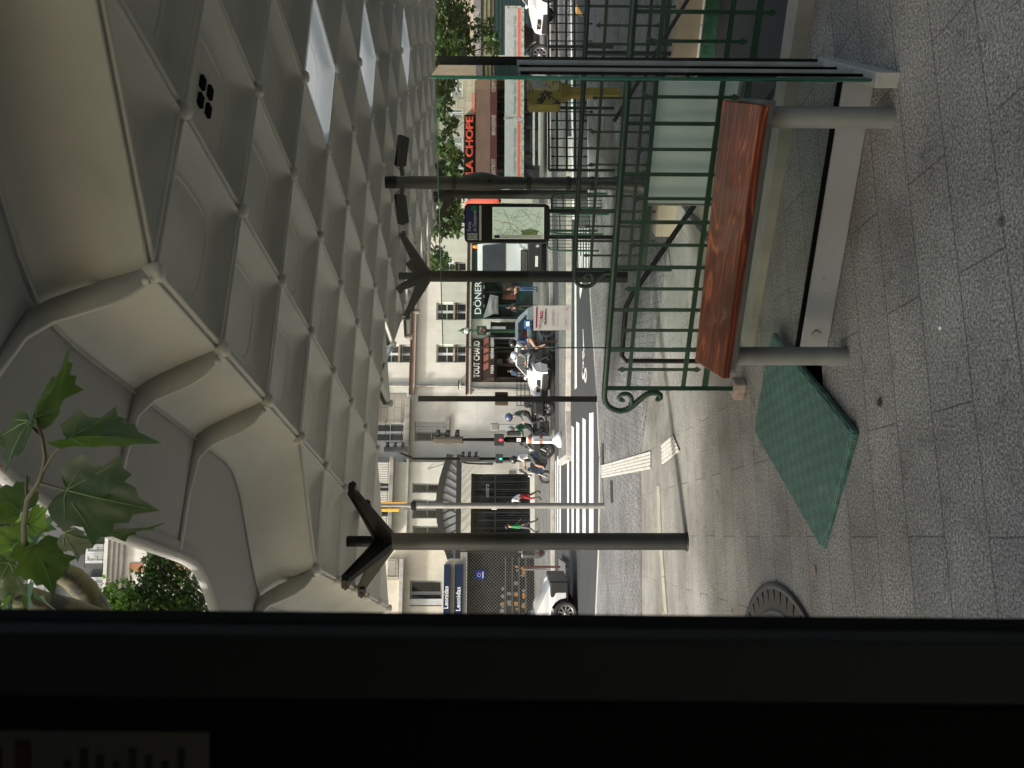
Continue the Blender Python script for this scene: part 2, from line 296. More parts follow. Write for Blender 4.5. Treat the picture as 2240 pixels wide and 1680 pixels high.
# ------------------------------------------------------------------ mesh helpers
class MB:
    def __init__(s): s.v = []; s.f = []; s.sm = []
    def add(s, vs, fs, smooth=False, mx=None):
        o = len(s.v)
        for v in vs:
            v = Vector(v)
            s.v.append(mx @ v if mx else v)
        for f in fs: s.f.append([i+o for i in f]); s.sm.append(smooth)
        return s
    def box(s, a, b, mx=None):
        (x0, y0, z0), (x1, y1, z1) = a, b
        return s.add([(x0, y0, z0), (x1, y0, z0), (x1, y1, z0), (x0, y1, z0), (x0, y0, z1), (x1, y0, z1), (x1, y1, z1), (x0, y1, z1)],
                     [(3, 2, 1, 0), (4, 5, 6, 7), (0, 1, 5, 4), (1, 2, 6, 5), (2, 3, 7, 6), (3, 0, 4, 7)], mx=mx)
    def beam(s, p, q, w, h, upv=(0, 0, 1), w2=None, h2=None):
        p, q = Vector(p), Vector(q); d = (q-p).normalized(); upv = Vector(upv)
        if abs(d.dot(upv)) > .98: upv = Vector((1, 0, 0))
        sd = d.cross(upv).normalized(); u = sd.cross(d); w2 = w if w2 is None else w2; h2 = h if h2 is None else h2
        vs = [p-sd*w/2-u*h/2, p+sd*w/2-u*h/2, p+sd*w/2+u*h/2, p-sd*w/2+u*h/2, q-sd*w2/2-u*h2/2, q+sd*w2/2-u*h2/2, q+sd*w2/2+u*h2/2, q-sd*w2/2+u*h2/2]
        return s.add(vs, [(0, 1, 2, 3), (7, 6, 5, 4), (4, 5, 1, 0), (5, 6, 2, 1), (6, 7, 3, 2), (7, 4, 0, 3)])
    def tube(s, pts, r, n=8, cap=True):
        pts = [Vector(p) for p in pts]; rs = r if isinstance(r, (list, tuple)) else [r]*len(pts)
        rings = []; prev = None
        for i, p in enumerate(pts):
            d = (pts[min(i+1, len(pts)-1)]-pts[max(i-1, 0)]).normalized()
            if prev is None:
                a = d.cross(Vector((0, 0, 1)));
                if a.length < .05: a = d.cross(Vector((1, 0, 0)))
            else: a = prev - d*prev.dot(d)
            a.normalize(); prev = a; b = d.cross(a)
            rings.append([p+(a*math.cos(2*math.pi*k/n)+b*math.sin(2*math.pi*k/n))*rs[i] for k in range(n)])
        vs = [v for rg in rings for v in rg]; fs = []
        for i in range(len(pts)-1):
            for k in range(n):
                a0 = i*n+k; a1 = i*n+(k+1) % n; fs.append((a0, a1, a1+n, a0+n))
        s.add(vs, fs, True)
        if cap:
            s.add(rings[0], [tuple(range(n))[::-1]]); s.add(rings[-1], [tuple(range(n))])
        return s
    def lathe(s, prof, n=16, mx=None):
        vs = []; fs = []
        for r_, z in prof:
            for k in range(n): vs.append((r_*math.cos(2*math.pi*k/n), r_*math.sin(2*math.pi*k/n), z))
        for i in range(len(prof)-1):
            for k in range(n): a = i*n+k; b = i*n+(k+1) % n; fs.append((a, b, b+n, a+n))
        return s.add(vs, fs, True, mx)
    def ball(s, c, r, n=12, sc=(1, 1, 1), mx=None):
        pr = [(max(1e-4, math.sin(math.pi*i/(n//2+2))), -math.cos(math.pi*i/(n//2+2))) for i in range(n//2+3)]
        m = Matrix.Translation(c) @ Matrix.Diagonal((r*sc[0], r*sc[1], r*sc[2], 1))
        return s.lathe(pr, n, (mx @ m) if mx else m)
    def prism(s, poly, z0, z1, mx=None, top=True):
        n = len(poly); vs = [(x, y, z0) for x, y in poly]+[(x, y, z1) for x, y in poly]
        fs = [(i, (i+1) % n, (i+1) % n+n, i+n) for i in range(n)]+[tuple(range(n))[::-1], tuple(range(n, 2*n))]
        return s.add(vs, fs, mx=mx)
    def loft(s, loops, smooth=True, cap0=False, cap1=False, closed=True, mx=None):
        n = len(loops[0]); vs = [v for lp in loops for v in lp]; fs = []
        for i in range(len(loops)-1):
            for k in range(n if closed else n-1): a = i*n+k; b = i*n+(k+1) % n; fs.append((a, b, b+n, a+n))
        s.add(vs, fs, smooth, mx)
        if cap0: s.add(loops[0], [tuple(range(n))[::-1]], mx=mx)
        if cap1: s.add(loops[-1], [tuple(range(n))], mx=mx)
        return s
    def build(s, name, m, parent=None, recalc=True, bevel=0.0):
        me = bpy.data.meshes.new(name); me.from_pydata([tuple(v) for v in s.v], [], s.f)
        for p, q in zip(me.polygons, s.sm): p.use_smooth = q
        if recalc:
            bm = bmesh.new(); bm.from_mesh(me); bmesh.ops.recalc_face_normals(bm, faces=bm.faces[:])
            if bevel:
                es = [e for e in bm.edges if len(e.link_faces) == 2 and e.calc_face_angle(0) > .5]
                bmesh.ops.bevel(bm, geom=es, offset=bevel, segments=2, affect='EDGES', profile=.5)
            bm.to_mesh(me); bm.free()
        me.materials.append(M[m] if isinstance(m, str) else m)
        o = bpy.data.objects.new(name, me); COL.objects.link(o)
        if parent is not None: o.parent = parent
        return o

def tag(o, label=None, cat=None, group=None, kind=None):
    if label: o['label'] = label
    if cat: o['category'] = cat
    if group: o['group'] = group
    if kind: o['kind'] = kind
    return o
def thing(name, label, cat, loc=(0, 0, 0), rz=0.0, group=None):
    o = bpy.data.objects.new(name, None); COL.objects.link(o); o.location = loc; o.rotation_euler = (0, 0, rz); o.empty_display_size = .2
    return tag(o, label, cat, group)
def copy_tree(o, parent=None):
    c = o.copy(); COL.objects.link(c)
    if parent is not None: c.parent = parent
    for ch in [x for x in bpy.data.objects if x.parent is o]: copy_tree(ch, c)
    return c
def text(s, size, m, parent, loc, rot=(R(90), 0, 0), name='lettering', ext=.01, sx=1.0, align='LEFT', off=0.0, shear=0.0, outline=0):
    cu = bpy.data.curves.new('t', 'FONT'); cu.body = s; cu.size = size; cu.extrude = ext; cu.align_x = align; cu.offset = off; cu.shear = shear; cu.resolution_u = 3
    if outline: cu.fill_mode = 'NONE'; cu.bevel_depth = outline; cu.bevel_resolution = 1
    to = bpy.data.objects.new('t', cu); COL.objects.link(to); bpy.context.view_layer.update()
    dg = bpy.context.evaluated_depsgraph_get(); me = bpy.data.meshes.new_from_object(to.evaluated_get(dg))
    bpy.data.objects.remove(to); bpy.data.curves.remove(cu)
    me.name = name; me.materials.clear(); me.materials.append(M[m])
    o = bpy.data.objects.new(name, me); COL.objects.link(o); o.location = loc; o.rotation_euler = rot; o.scale = (sx, 1, 1)
    if parent is not None: o.parent = parent
    return o
def struct(name, mb, m): 
    o = mb.build(name, m); o['kind'] = 'structure'; return o
def sheet(mb, outer, holes, z, zb=None):
    loops = [[Vector((x, y, z)) for x, y in outer]]+[[Vector((x, y, z)) for x, y in h] for h in holes]
    tris = geometry.tessellate_polygon(loops); allv = [v for lp in loops for v in lp]
    mb.add(allv, tris)
    if zb is not None:
        for lp in loops:
            n = len(lp); vs = lp+[Vector((v.x, v.y, zb)) for v in lp]; mb.add(vs, [(i, (i+1) % n, (i+1) % n+n, i+n) for i in range(n)])
    return mb
# ================================================================== GROUND
RE1 = Vector((.876, -.483)); RE2 = Vector((.483, .876)); RP = Vector((-.03, 5.95))
def rl(a, b, z=0.0):
    p = RP + RE1*a + RE2*b; return Vector((p.x, p.y, z))
def xy(v): return (v.x, v.y)
hole = [xy(rl(.7, .14)), xy(rl(9.5, .14)), xy(rl(9.5, 2.75)), xy(rl(.7, 2.75))]
kerbline = [(-34, 13.5), xy(G(1302, 1400)), xy(G(1311, 1200)), xy(G(1313, 1000)), xy(G(1306, 850)), xy(G(1292, 640)), xy(G(1287, 300)), xy(G(1285, 0)), (42, 18.5)]
hole2 = [xy(G(1797, 790)), xy(G(1803, 880)), xy(G(1715, 905)), xy(G(1700, 765))]
o = struct('platform', sheet(MB(), [(-34, .95)]+kerbline+[(42, .95)], [hole, hole2], 0.0, -.13), 'granite')
mb = MB()
for a, b in zip(kerbline, kerbline[1:]):
    a_, b_ = Vector(a), Vector(b); d = (b_-a_); L = d.length; d.normalize(); nrm = Vector((-d.y, d.x)); nseg = max(1, round(L/1.0))
    for k in range(nseg):
        p = a_+d*(L*k/nseg+.004); q = a_+d*(L*(k+1)/nseg-.004); mb.prism([xy(p), xy(q), xy(q+nrm*.17), xy(p+nrm*.17)], -.12, .004)
struct('platform_kerb', mb, 'kerb')
sett = [(-34, 10.6), xy(G(1405, 1400)), xy(G(1402, 1000)), xy(rl(-.6, 3.2)), xy(rl(9.6, 3.2)), (42, 9.5), (42, 18.46)]+[(x, y-.03) for x, y in kerbline[-2:0:-1]]+[(-34, 13.46)]
struct('paved_strip', sheet(MB(), sett, [], .005), 'sett')
struct('road', MB().add([(-160, -60, -.13), (160, -60, -.13), (160, 160, -.13), (-160, 160, -.13)], [(0, 1, 2, 3)]), 'asphalt')
# channel of pale stone slabs
mb = MB(); p0 = G(1441, 1062); p1 = G(1446, 1180); p2 = G(1458, 1345); 
for a, b, n in ((p0, p1, 1), (p1, p2, 2)):
    for k in range(n):
        u = a.lerp(b, k/n+.01); v = a.lerp(b, (k+1)/n-.01); d = (v-u).normalized(); nn = Vector((-d.y, d.x, 0))*.085
        mb.prism([xy(u-nn), xy(v-nn), xy(v+nn), xy(u+nn)], .001, .012)
p3 = G(1475, 1700); mb.prism([xy(p2), xy(p3), xy(p3+Vector((0, .17, 0))), xy(p2+Vector((0, .17, 0)))], .001, .012)
struct('drain_channel', mb, 'drain')
# far side: island, far pavement
isl = [xy(G(1222, 1012, 0)), xy(G(1222, 700, 0)), xy(G(1217, 300, 0)), (60, 31), (60, 27.2), xy(G(1240, 300, -.0)), xy(G(1240, 620, 0)), xy(G(1238, 900, 0)), xy(G(1240, 1000, 0))]
struct('island', sheet(MB(), isl, [], -.01, -.13), 'sidewalk')
isl2 = [xy(G(1223, 1345)), xy(G(1221, 1222)), xy(G(1236, 1232)), xy(G(1239, 1345)), (-30, 24), (-30, 26.5)]
struct('island_tip', sheet(MB(), isl2, [], -.01, -.13), 'sidewalk')
mb = MB()
for pl in (isl[5:]+isl[:1],):
    for a, b in zip(pl, pl[1:]): mb.beam((*a, -.06), (*b, -.06), .18, .14)
struct('island_kerb', mb, 'kerb')
struct('far_pavement', sheet(MB(), [(-60, 31.0), xy(G(1206, 1345)), xy(G(1205, 1000)), xy(G(1203, 700)), xy(G(1198, 300)), (80, 36), (80, 90), (-60, 90)], [], 0.0, -.13), 'sidewalk')
mb = MB(); pl = [(-60, 31.0), xy(G(1206, 1345)), xy(G(1205, 1000)), xy(G(1203, 700)), xy(G(1198, 300)), (80, 36)]
for a, b in zip(pl, pl[1:]): mb.beam((*a, -.06), (*b, -.06), .3, .135)
struct('far_kerb', mb, 'kerb')

# road markings: crosswalk bands, lane line, bicycle signs, arrow
def mark(quad, z=-.126): return [(*xy(G(px, py, -.13)), z) for px, py in quad]
mb = MB()
for (xa, xb, y0) in ((1241, 1245, 938), (1250.5, 1255.5, 931), (1261, 1267.5, 922), (1274.5, 1281.5, 914), (1289, 1298.6, 904)):
    for seg in (0,):
        mb.add(mark([(xa, y0), (xa, 1190), (xb, 1186), (xb, y0+4 if xb < 1290 else y0-2)]), [(0, 1, 2, 3)])
cw = struct('crosswalk', mb, 'white')
mb = MB()
for (xa, xb, y0) in ((1208.5, 1209.8, 1010), (1211.5, 1213, 1020), (1215, 1217, 1010), (1219, 1221.6, 1000), (1224, 1227, 990)):
    mb.add(mark([(xa, y0), (xa, 1168), (xb, 1166), (xb, y0-4)]), [(0, 1, 2, 3)])
struct('far_crosswalk', mb, 'white')
struct('bus_lane_marking', MB().add(mark([(1222, -20), (1222, 560), (1224.5, 560), (1224.5, -20)]), [(0, 1, 2, 3)]), 'white')
mb = MB(); mb.add(mark([(1257, 610), (1257.5, 852), (1262, 848), (1261, 610)]), [(0, 1, 2, 3)]); mb.add(mark([(1246, 0), (1252, 480), (1257, 480), (1250, 0)]), [(0, 1, 2, 3)])
mb.add(mark([(1268, 560), (1268, 640), (1269.5, 655), (1274, 630), (1273, 560)]), [(0, 1, 2, 3, 4)])
for k in range(4): mb.add(mark([(1266+6*k, 500), (1266+6*k, 595), (1269+6*k, 595), (1269+6*k, 500)]), [(0, 1, 2, 3)])
struct('lane_marking', mb, 'white')
def bike_sign(py0, py1):
    mb = MB(); c = lambda f, e: (1275+e, py0+(py1-py0)*f)
    for ce, cf in ((4.5, .84), (-.5, .78)):
        pts = []
        for k in range(18): a = 2*math.pi*k/18; pts.append((1279.5+ce-3+math.cos(a)*2.6, py0+(py1-py0)*cf+math.sin(a)*17))
        q = mark(pts); inner = mark([(1279.5+ce-3+math.cos(2*math.pi*k/18)*1.3, py0+(py1-py0)*cf+math.sin(2*math.pi*k/18)*9) for k in range(18)]); n = 18
        mb.add(q+inner, [(k, (k+1) % n, (k+1) % n+n, k+n) for k in range(n)])
    mb.add(mark([c(.0, 1), c(.5, 4), c(.52, 1.5), c(.0, 0)]), [(0, 1, 2, 3)]); mb.add(mark([c(.4, 0), c(.8, 4), c(.8, 2.6), c(.4, -1.2)]), [(0, 1, 2, 3)]); mb.add(mark([c(.35, 4), c(.8, -1), c(.8, -2), c(.35, 2.8)]), [(0, 1, 2, 3)])
    return mb
struct('cycle_marking', bike_sign(720, 840), 'white')
struct('yellow_marking', MB().add(mark([(1256, 18), (1263, 34), (1274, 36), (1274, 30), (1262, 10)]), [(0, 1, 2, 3, 4)]), 'yellowmark')

# tactile strips
def tactile(quad, n, label):
    q = [G(*p) for p in quad]; t = thing('tactile_strip', label, 'tactile paving', tuple((q[0]+q[2])/2), group='ribbed tactile strips on the platform')
    base = MB(); c = (q[0]+q[2])/2
    base.add([tuple(p-c+Vector((0, 0, .010))) for p in q], [(0, 1, 2, 3)]); base.build('base_plate', 'castiron' if 0 else 'tactile', t)
    for k in range(n):
        f0 = (k+.2)/n; f1 = (k+.8)/n
        a, b, d, e = q[0].lerp(q[1], f0)-c, q[0].lerp(q[1], f1)-c, q[3].lerp(q[2], f1)-c, q[3].lerp(q[2], f0)-c
        rb = MB(); rb.prism([xy(a), xy(b), xy(d), xy(e)], .011, .019); rb.build('rib', 'tactile', t)
tactile([(1425, 986), (1425, 1026), (1316, 1046), (1314, 1018)], 5, 'long ribbed tactile strip reaching the kerb opposite the zebra crossing')
tactile([(1474, 951), (1489, 987), (1451, 1016), (1449, 972)], 5, 'short square ribbed tactile patch nearer the steel column')
for q in ([(1317, 970), (1321, 970), (1322, 1016), (1318, 1016)], [(1336, 1052), (1341, 1052), (1342, 1100), (1337, 1100)]):
    pts = [G(*p) for p in q]; c = sum(pts, Vector())/4; mb = MB(); mb.prism([xy(p-c) for p in pts], .006, .014); o = mb.build('drain_grate', 'castiron'); o.location = c
    tag(o, 'narrow dark iron drain grate beside the ' + ('zebra end of the long tactile strip' if q[0][1] < 1000 else 'grey pole with the orange panel'), 'drain grate', 'drain grates in the setts')

# ================================================================== CANOPY LATTICE
HN = EYE/1.20655; LX, LY, TH, LS = .31514*HN, 2.22202*HN, 1.92103, .564837*HN; ZN = EYE+HN
def N(i, j, z=ZN): return Vector((LX+LS*(i*math.cos(TH)+j*math.sin(TH)), LY+LS*(i*math.sin(TH)-j*math.cos(TH)), z))
PER = [(-1, 1), (0, 0), (1, 0), (2, 0), (3, 0), (4, -1), (5, -1), (6, -1), (7, -1), (8, -1), (9, -1), (8, 0), (7, 1), (7, 2), (8, 3), (9, 4), (10, 5), (11, 6), (12, 7), (13, 8), (14, 9), (14, 10), (13, 11), (13, 12), (12, 13), (12, 14), (11, 15)]+[(10-k, 14-k) for k in range(11)]+[(-1, 3), (-1, 2)]
def pip(p, poly):
    c = False
    for (x0, y0), (x1, y1) in zip(poly, poly[1:]+poly[:1]):
        if (y0 > p[1]) != (y1 > p[1]) and p[0] < (x1-x0)*(p[1]-y0)/(y1-y0)+x0: c = not c
    return c
shelter = thing('bus_shelter', 'white canopy of square ceiling coffers on black steel columns', 'bus shelter', tuple(N(4, 2, 0)))
SO = Vector(shelter.location)
def inset(poly, d):
    n = len(poly); out = []
    ar = sum(poly[i].x*poly[(i+1) % n].y-poly[(i+1) % n].x*poly[i].y for i in range(n)); sg = 1 if ar > 0 else -1
    for i in range(n):
        a, b, c = poly[i-1], poly[i], poly[(i+1) % n]; e1 = (b-a).normalized(); e2 = (c-b).normalized()
        n1 = Vector((-e1.y, e1.x))*sg; n2 = Vector((-e2.y, e2.x))*sg; k = n1+n2; out.append(b+k*(d/(1+n1.dot(n2))))
    return out
def rounded(poly, r):
    n = len(poly); out = []
    for i in range(n):
        a, b, c = poly[i-1], poly[i], poly[(i+1) % n]; L1 = (a-b).length; L2 = (c-b).length; t = min(r, L1*.45, L2*.45)
        p = b+(a-b)*(t/L1); q = b+(c-b)*(t/L2)
        for s in (0, .3, .7, 1): out.append(p*(1-s)**2+b*2*s*(1-s)+q*s**2)
    return out
PROFS = [[(.005, .06, .01), (.005, .004, .015), (.010, -.010, .02), (.020, -.016, .025), (.031, -.012, .03), (.037, .0, .035)], [(.037, .0, .035), (.043, .010, .04), (.068, .05, .08), (.100, .095, .12), (.125, .118, .14), (.155, .13, .15)], [(.155, .13, .15), (.178, .133, .15), (.188, .142, .15)], [(.188, .142, .15), (.25, .143, .15)]]
cells = []
for i in range(-1, 15):
    for j in range(-1, 16):
        sq = [(i, j), (i+1, j), (i+1, j+1), (i, j+1)]
        ins = [pip((sum(sq[m][0] for m in t)/3, sum(sq[m][1] for m in t)/3), PER) for t in ((0, 1, 3), (1, 2, 3), (0, 1, 2), (0, 2, 3))]
        if all(ins): poly = sq
        elif ins[0] and not ins[1]: poly = [sq[0], sq[1], sq[3]]
        elif ins[1] and not ins[0]: poly = [sq[1], sq[2], sq[3]]
        elif ins[2] and not ins[3]: poly = [sq[0], sq[1], sq[2]]
        elif ins[3] and not ins[2]: poly = [sq[0], sq[2], sq[3]]
        else: continue
        cells.append(((i, j), poly))
SKY = {(2, 3), (4, 5), (7, 8), (10, 11)}
def dist(c): p = N(sum(x for x, _ in c[1])/len(c[1]), sum(y for _, y in c[1])/len(c[1])); return (p-Vector((0, 0, EYE))).length
cells.sort(key=dist); far = MB()
for n_, (ij, poly) in enumerate(cells):
    p2 = [Vector(xy(N(*q)-SO)) for q in poly]; mb = far if n_ >= 99 else MB(); loops = []
    sky = ij in SKY and len(poly) == 4
    for m_i, pf_ in enumerate(PROFS):
        loops = [[(q.x, q.y, ZN+(dz*.62 if m_i else dz)) for q in rounded(inset(p2, d), r)] for d, dz, r in pf_]
        mb.loft(loops, m_i < 2, cap1=(m_i == 3 and not sky))
    if n_ < 99: co = mb.build('ceiling_coffer', 'canopy', shelter, recalc=False)
    if sky:
        s = MB(); s.add(loops[-1], [tuple(range(len(loops[-1])))]); s.build('skylight_pane', 'skylight', co)
        co.data.materials[0] = M['skylight']
o = far.build('ceiling_coffers_far', 'canopy', shelter, recalc=False); o['kind'] = 'stuff'
# dark strips added above the rib gaps to keep sky light out
mb = MB(); seen = set()
for ij, poly in cells:
    for a, b in zip(poly, poly[1:]+poly[:1]):
        k = tuple(sorted((a, b)))
        if k in seen: continue
        seen.add(k); mb.beam(N(*a, ZN+.062)-SO, N(*b, ZN+.062)-SO, .04, .04)
mb.build('gap_light_stop', 'gasket', shelter)
# perimeter and its offsets
P2 = [Vector(xy(N(*q)-SO)) for q in PER]
def outward(poly):
    n = len(poly); ar = sum(poly[i].x*poly[(i+1) % n].y-poly[(i+1) % n].x*poly[i].y for i in range(n)); sg = -1 if ar > 0 else 1; out = []
    for i in range(n):
        e1 = (poly[i]-poly[i-1]).normalized(); e2 = (poly[(i+1) % n]-poly[i]).normalized()
        n1 = Vector((-e1.y, e1.x))*sg; n2 = Vector((-e2.y, e2.x))*sg; out.append((n1+n2)/(1+n1.dot(n2)))
    return out
OUT = outward(P2)
def dens(vals, k=6):
    r = []
    for a, b in zip(vals, vals[1:]+vals[:1]):
        for m in range(k): r.append(a.lerp(b, m/k))
    return r
def smooth_loop(pts, it):
    for _ in range(it): pts = [(pts[i-1]+pts[i]*2+pts[(i+1) % len(pts)])/4 for i in range(len(pts))]
    return pts
def oloop(d, z, it=0):
    return [(p.x, p.y, z) for p in smooth_loop(dens([p+o*d for p, o in zip(P2, OUT)]), it)]
FPROF = [(-.005, .012), (.012, .0), (.02, .012), (.05, .07), (.09, .155), (.14, .25), (.19, .335), (.235, .385), (.245, .40)]
mb = MB(); mb.loft([oloop(d, ZN+z, 3 if d > .1 else 0) for d, z in FPROF], True); mb.build('fascia', 'canopy', shelter)
mb = MB(); mb.loft([oloop(.245, ZN+.40, 3), oloop(.262, ZN+.402, 3)], False); mb.loft([oloop(.262, ZN+.402, 3), oloop(.262, ZN+.392, 3), oloop(.275, ZN+.392, 3)], False); mb.build('seam_bead', 'canopy', shelter)
def rimloop(d, z): return oloop(d, z, 12)
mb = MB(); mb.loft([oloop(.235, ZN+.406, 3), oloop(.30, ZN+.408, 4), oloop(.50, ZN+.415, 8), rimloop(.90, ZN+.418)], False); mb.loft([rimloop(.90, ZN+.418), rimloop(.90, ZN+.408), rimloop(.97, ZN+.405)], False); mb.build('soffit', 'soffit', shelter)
mb = MB(); mb.loft([rimloop(.965, ZN+.405), rimloop(.97, ZN+.385), rimloop(.99, ZN+.378), rimloop(1.012, ZN+.388), rimloop(1.018, ZN+.43)], True); mb.build('rim', 'rim', shelter)
mb = MB(); mb.loft([rimloop(1.017, ZN+.43), oloop(.3, ZN+.62, 20)], True, cap1=False); mb.build('roof', 'canopy', shelter)
# gussets at the perimeter nodes
for k, (q, p, o_) in enumerate(zip(PER, P2, OUT)):
    if q == (3, 0) or (q[1] == -1 and q[0] > 4) or q[0]+q[1] == 8 or q[0]+q[1] > 24 or (q[0] < 9 and q[0]-q[1] < -2 and q[1] > 3): continue
    d = o_.normalized(); sd = Vector((-d.y, d.x)); s_ = min(o_.length, 1.12)
    lower = [(.03, -.005), (.09, .01), (.15, .05), (.205, .115), (.25, .205), (.295, .30), (.38, .372), (.60, .396), (.95, .402)]
    upper = [(.02, .02), (.05, .075), (.09, .16), (.14, .255), (.20, .345), (.255, .40), (.38, .41), (.60, .415), (.95, .415)]
    lo = [[], []]
    for w_, idx in ((.010, 0), (-.010, 1)):
        for (r0, z0) in lower: lo[idx].append(Vector((*(p+d*r0*s_+sd*w_), ZN+z0)))
    hi = [[], []]
    for w_, idx in ((.034, 0), (-.034, 1)):
        for (r0, z0) in upper: hi[idx].append(Vector((*(p+d*r0*s_+sd*w_), ZN+z0)))
    mb = MB(); loops = [[lo[0][m], lo[1][m], hi[1][m], hi[0][m]] for m in range(len(lower))]; mb.loft(loops, True, True, True)
    mb.tube([Vector((*(p+d*.075+sd*.012), ZN+.01)), Vector((*(p+d*.075+sd*.012), ZN-.018))], .015, 8)
    mb.build('gusset', 'canopy_rib', shelter)
# node caps
nodes = sorted({q for _, poly in cells for q in poly}, key=lambda q: (N(*q)-Vector((0, 0, EYE))).length); far = MB()
for k, q in enumerate(nodes):
    mb = far if k >= 99 else MB(); p = N(*q)-SO
    mb.lathe([(.012, .07), (.036, .04), (.044, .0), (.046, -.02), (.044, -.036), (.036, -.047), (.020, -.052), (.001, -.053)], 16, Matrix.Translation(p))
    if k < 99: mb.build('node_cap', 'canopy_rib', shelter)
o = far.build('node_caps_far', 'canopy_rib', shelter); o['kind'] = 'stuff'
# four spotlights
ea = (N(1, 0)-N(0, 0)).normalized(); eb = (N(0, 1)-N(0, 0)).normalized()
for u, v in ((439.5, 181), (456, 202.5), (435, 219), (452, 242)):
    c = G(u, v, ZN+.09)-SO; c.z = ZN+.092; mb = MB(); mb.box((-.025, -.037, -.022), (.025, .037, .0), Matrix.Translation(c) @ Matrix.Rotation(TH, 4, 'Z')); mb.build('spotlight', 'matte_black', shelter, bevel=.004)
# columns
def column(ci, cj, r):
    c = N(ci, cj, 0)-SO; zt = ZN-.36
    col = MB().tube([c+Vector((0, 0, .0)), c+Vector((0, 0, zt))], r, 28).build('column', 'black', shelter)
    m = MB(); m.lathe([(r+.012, .0), (r+.012, .012), (r+.001, .016)], 28, Matrix.Translation(c)); m.build('base_collar', 'black', col)
    m = MB(); m.tube([c+Vector((0, 0, zt)), c+Vector((0, 0, ZN+.02))], .055, 12); m.build('spigot', 'black', col)
    for di, dj in ((-.5, -.5), (.5, -.5), (.5, .5), (-.5, .5)):
        t = N(ci+di, cj+dj, ZN-.075)-SO; st = c+Vector((0, 0, zt+.02))+(t-c).normalized()*0; d2 = Vector((t.x-c.x, t.y-c.y, 0)).normalized()
        m = MB(); m.beam(c+Vector((0, 0, zt-.02)), t-d2*.02, .085, .20, w2=.05, h2=.075); m.beam(c+Vector((0, 0, zt+.055)), t-d2*.02+Vector((0, 0, .032)), .115, .016, w2=.09, h2=.014)
        m.box((-.05, -.045, -.04), (.05, .045, .028), Matrix.Translation(t) @ Matrix.Rotation(math.atan2(d2.y, d2.x), 4, 'Z')); m.box((-.028, -.055, -.02), (.028, .055, .005), Matrix.Translation(t+d2*.03) @ Matrix.Rotation(math.atan2(d2.y, d2.x), 4, 'Z')); m.tube([t+Vector((0, 0, .02)), t+Vector((0, 0, .06))], .02, 8)
        m.build('bracket_arm', 'black', col)
column(5.56, -.5, .085); column(8.42, 4.45, .085); column(13.5, 9.5, .10)
# ================================================================== GLASS SCREEN, BENCH
gl = thing('glass_screen', 'glass wind screen with grey end frame and pale base rail behind the bench', 'wind screen', (1.45, 3.70, 0))
GO = Vector(gl.location)
bl, brr = Vector((.21, 4.43, 0)), Vector((1.55, 3.86, 0)); be = (brr-bl).normalized(); bn = Vector((-be.y, be.x, 0))
sf, sb = Vector((1.425, 3.615, 0)), Vector((1.79, 4.32, 0)); se = (sb-sf).normalized(); sn_ = Vector((-se.y, se.x, 0))
MB().beam(bl-GO+Vector((0, 0, .08)), brr-GO+Vector((0, 0, .08)), .045, .155).build('base_rail', 'whiterail', gl, bevel=.004)
MB().beam(bl-GO+Vector((0, 0, .168)), brr-GO+Vector((0, 0, .168)), .026, .018).build('gasket', 'matte_black', gl)
MB().tube([bl+be*.09-bn*.02-GO+Vector((0, 0, .085)), bl+be*.09-bn*.032-GO+Vector((0, 0, .085))], .022, 16).build('bolt_cap', 'alu', gl)
p = MB().beam(bl-GO+Vector((0, 0, 1.18)), brr-GO+Vector((0, 0, 1.18)), .010, 2.02).build('back_pane', 'glass', gl)
MB().beam(bl-GO+Vector((0, 0, .17))-be*.004, bl-GO+Vector((0, 0, 2.19))-be*.004, .010, .005).build('pane_edge', 'glassedge', p)
MB().beam(bl-GO+Vector((0, 0, 2.193)), brr-GO+Vector((0, 0, 2.193)), .010, .004).build('pane_edge', 'glassedge', p)
q = MB().beam(sf-GO+Vector((0, 0, 1.16)), sb-GO+Vector((0, 0, 1.16)), .012, 2.06).build('side_pane', 'glass', gl)
MB().beam(sf-se*.006-GO+Vector((0, 0, .14)), sf-se*.006-GO+Vector((0, 0, 2.19)), .014, .012).build('pane_edge', 'glassedge', q)
MB().beam(sf-GO+Vector((0, 0, .055)), sb-GO+Vector((0, 0, .055)), .07, .11).build('base_shoe', 'alu', gl, bevel=.004)
for t_, w_ in ((.365, .028), (.885, .03)):
    c = sf.lerp(sb, t_)-GO; MB().beam(c+Vector((0, 0, .1)), c+Vector((0, 0, 1.78)), w_, .028).build('upright', 'alu', gl)
MB().beam(sb-GO, sb-GO+Vector((0, 0, 2.22)), .05, .04).build('rear_post', 'black', gl)
for t_ in (.2, .62): c = sf.lerp(sb, t_)-GO; MB().beam(c+Vector((0, 0, .11)), c+Vector((0, 0, 1.77)), .02, .02).build('black_seal', 'matte_black', gl)

bench = thing('bench', 'bench with a varnished red brown wooden seat on two grey steel legs', 'bench', (.7, 3.93, 0))
BO = Vector(bench.location)
NR, FR_, NL, FL = W(1668, 229, 3.50), W(1582, 218, 3.88), W(1582, 829, 4.00), W(1513, 790, 4.33)
ex = (NL-NR).normalized(); ez = ex.cross(FR_-NR).normalized(); ez = ez if ez.z > 0 else -ez; ey = ez.cross(ex)
bm3 = Matrix((ex, ey, ez)).transposed().to_4x4(); cen = (NR+FR_+NL+FL)/4
mx = Matrix.Translation(cen-BO) @ bm3
inv = (Matrix.Translation(cen) @ bm3).inverted(); loc = [inv @ v for v in (NR, NL, FL, FR_)]
mb = MB(); mb.prism([(v.x, v.y) for v in loc], -.042, 0)
slab = mb.build('wooden_seat', 'wood', bench, bevel=.006); slab.matrix_local = mx
lx = [v.x for v in loc]; ys = sorted(v.y for v in loc)
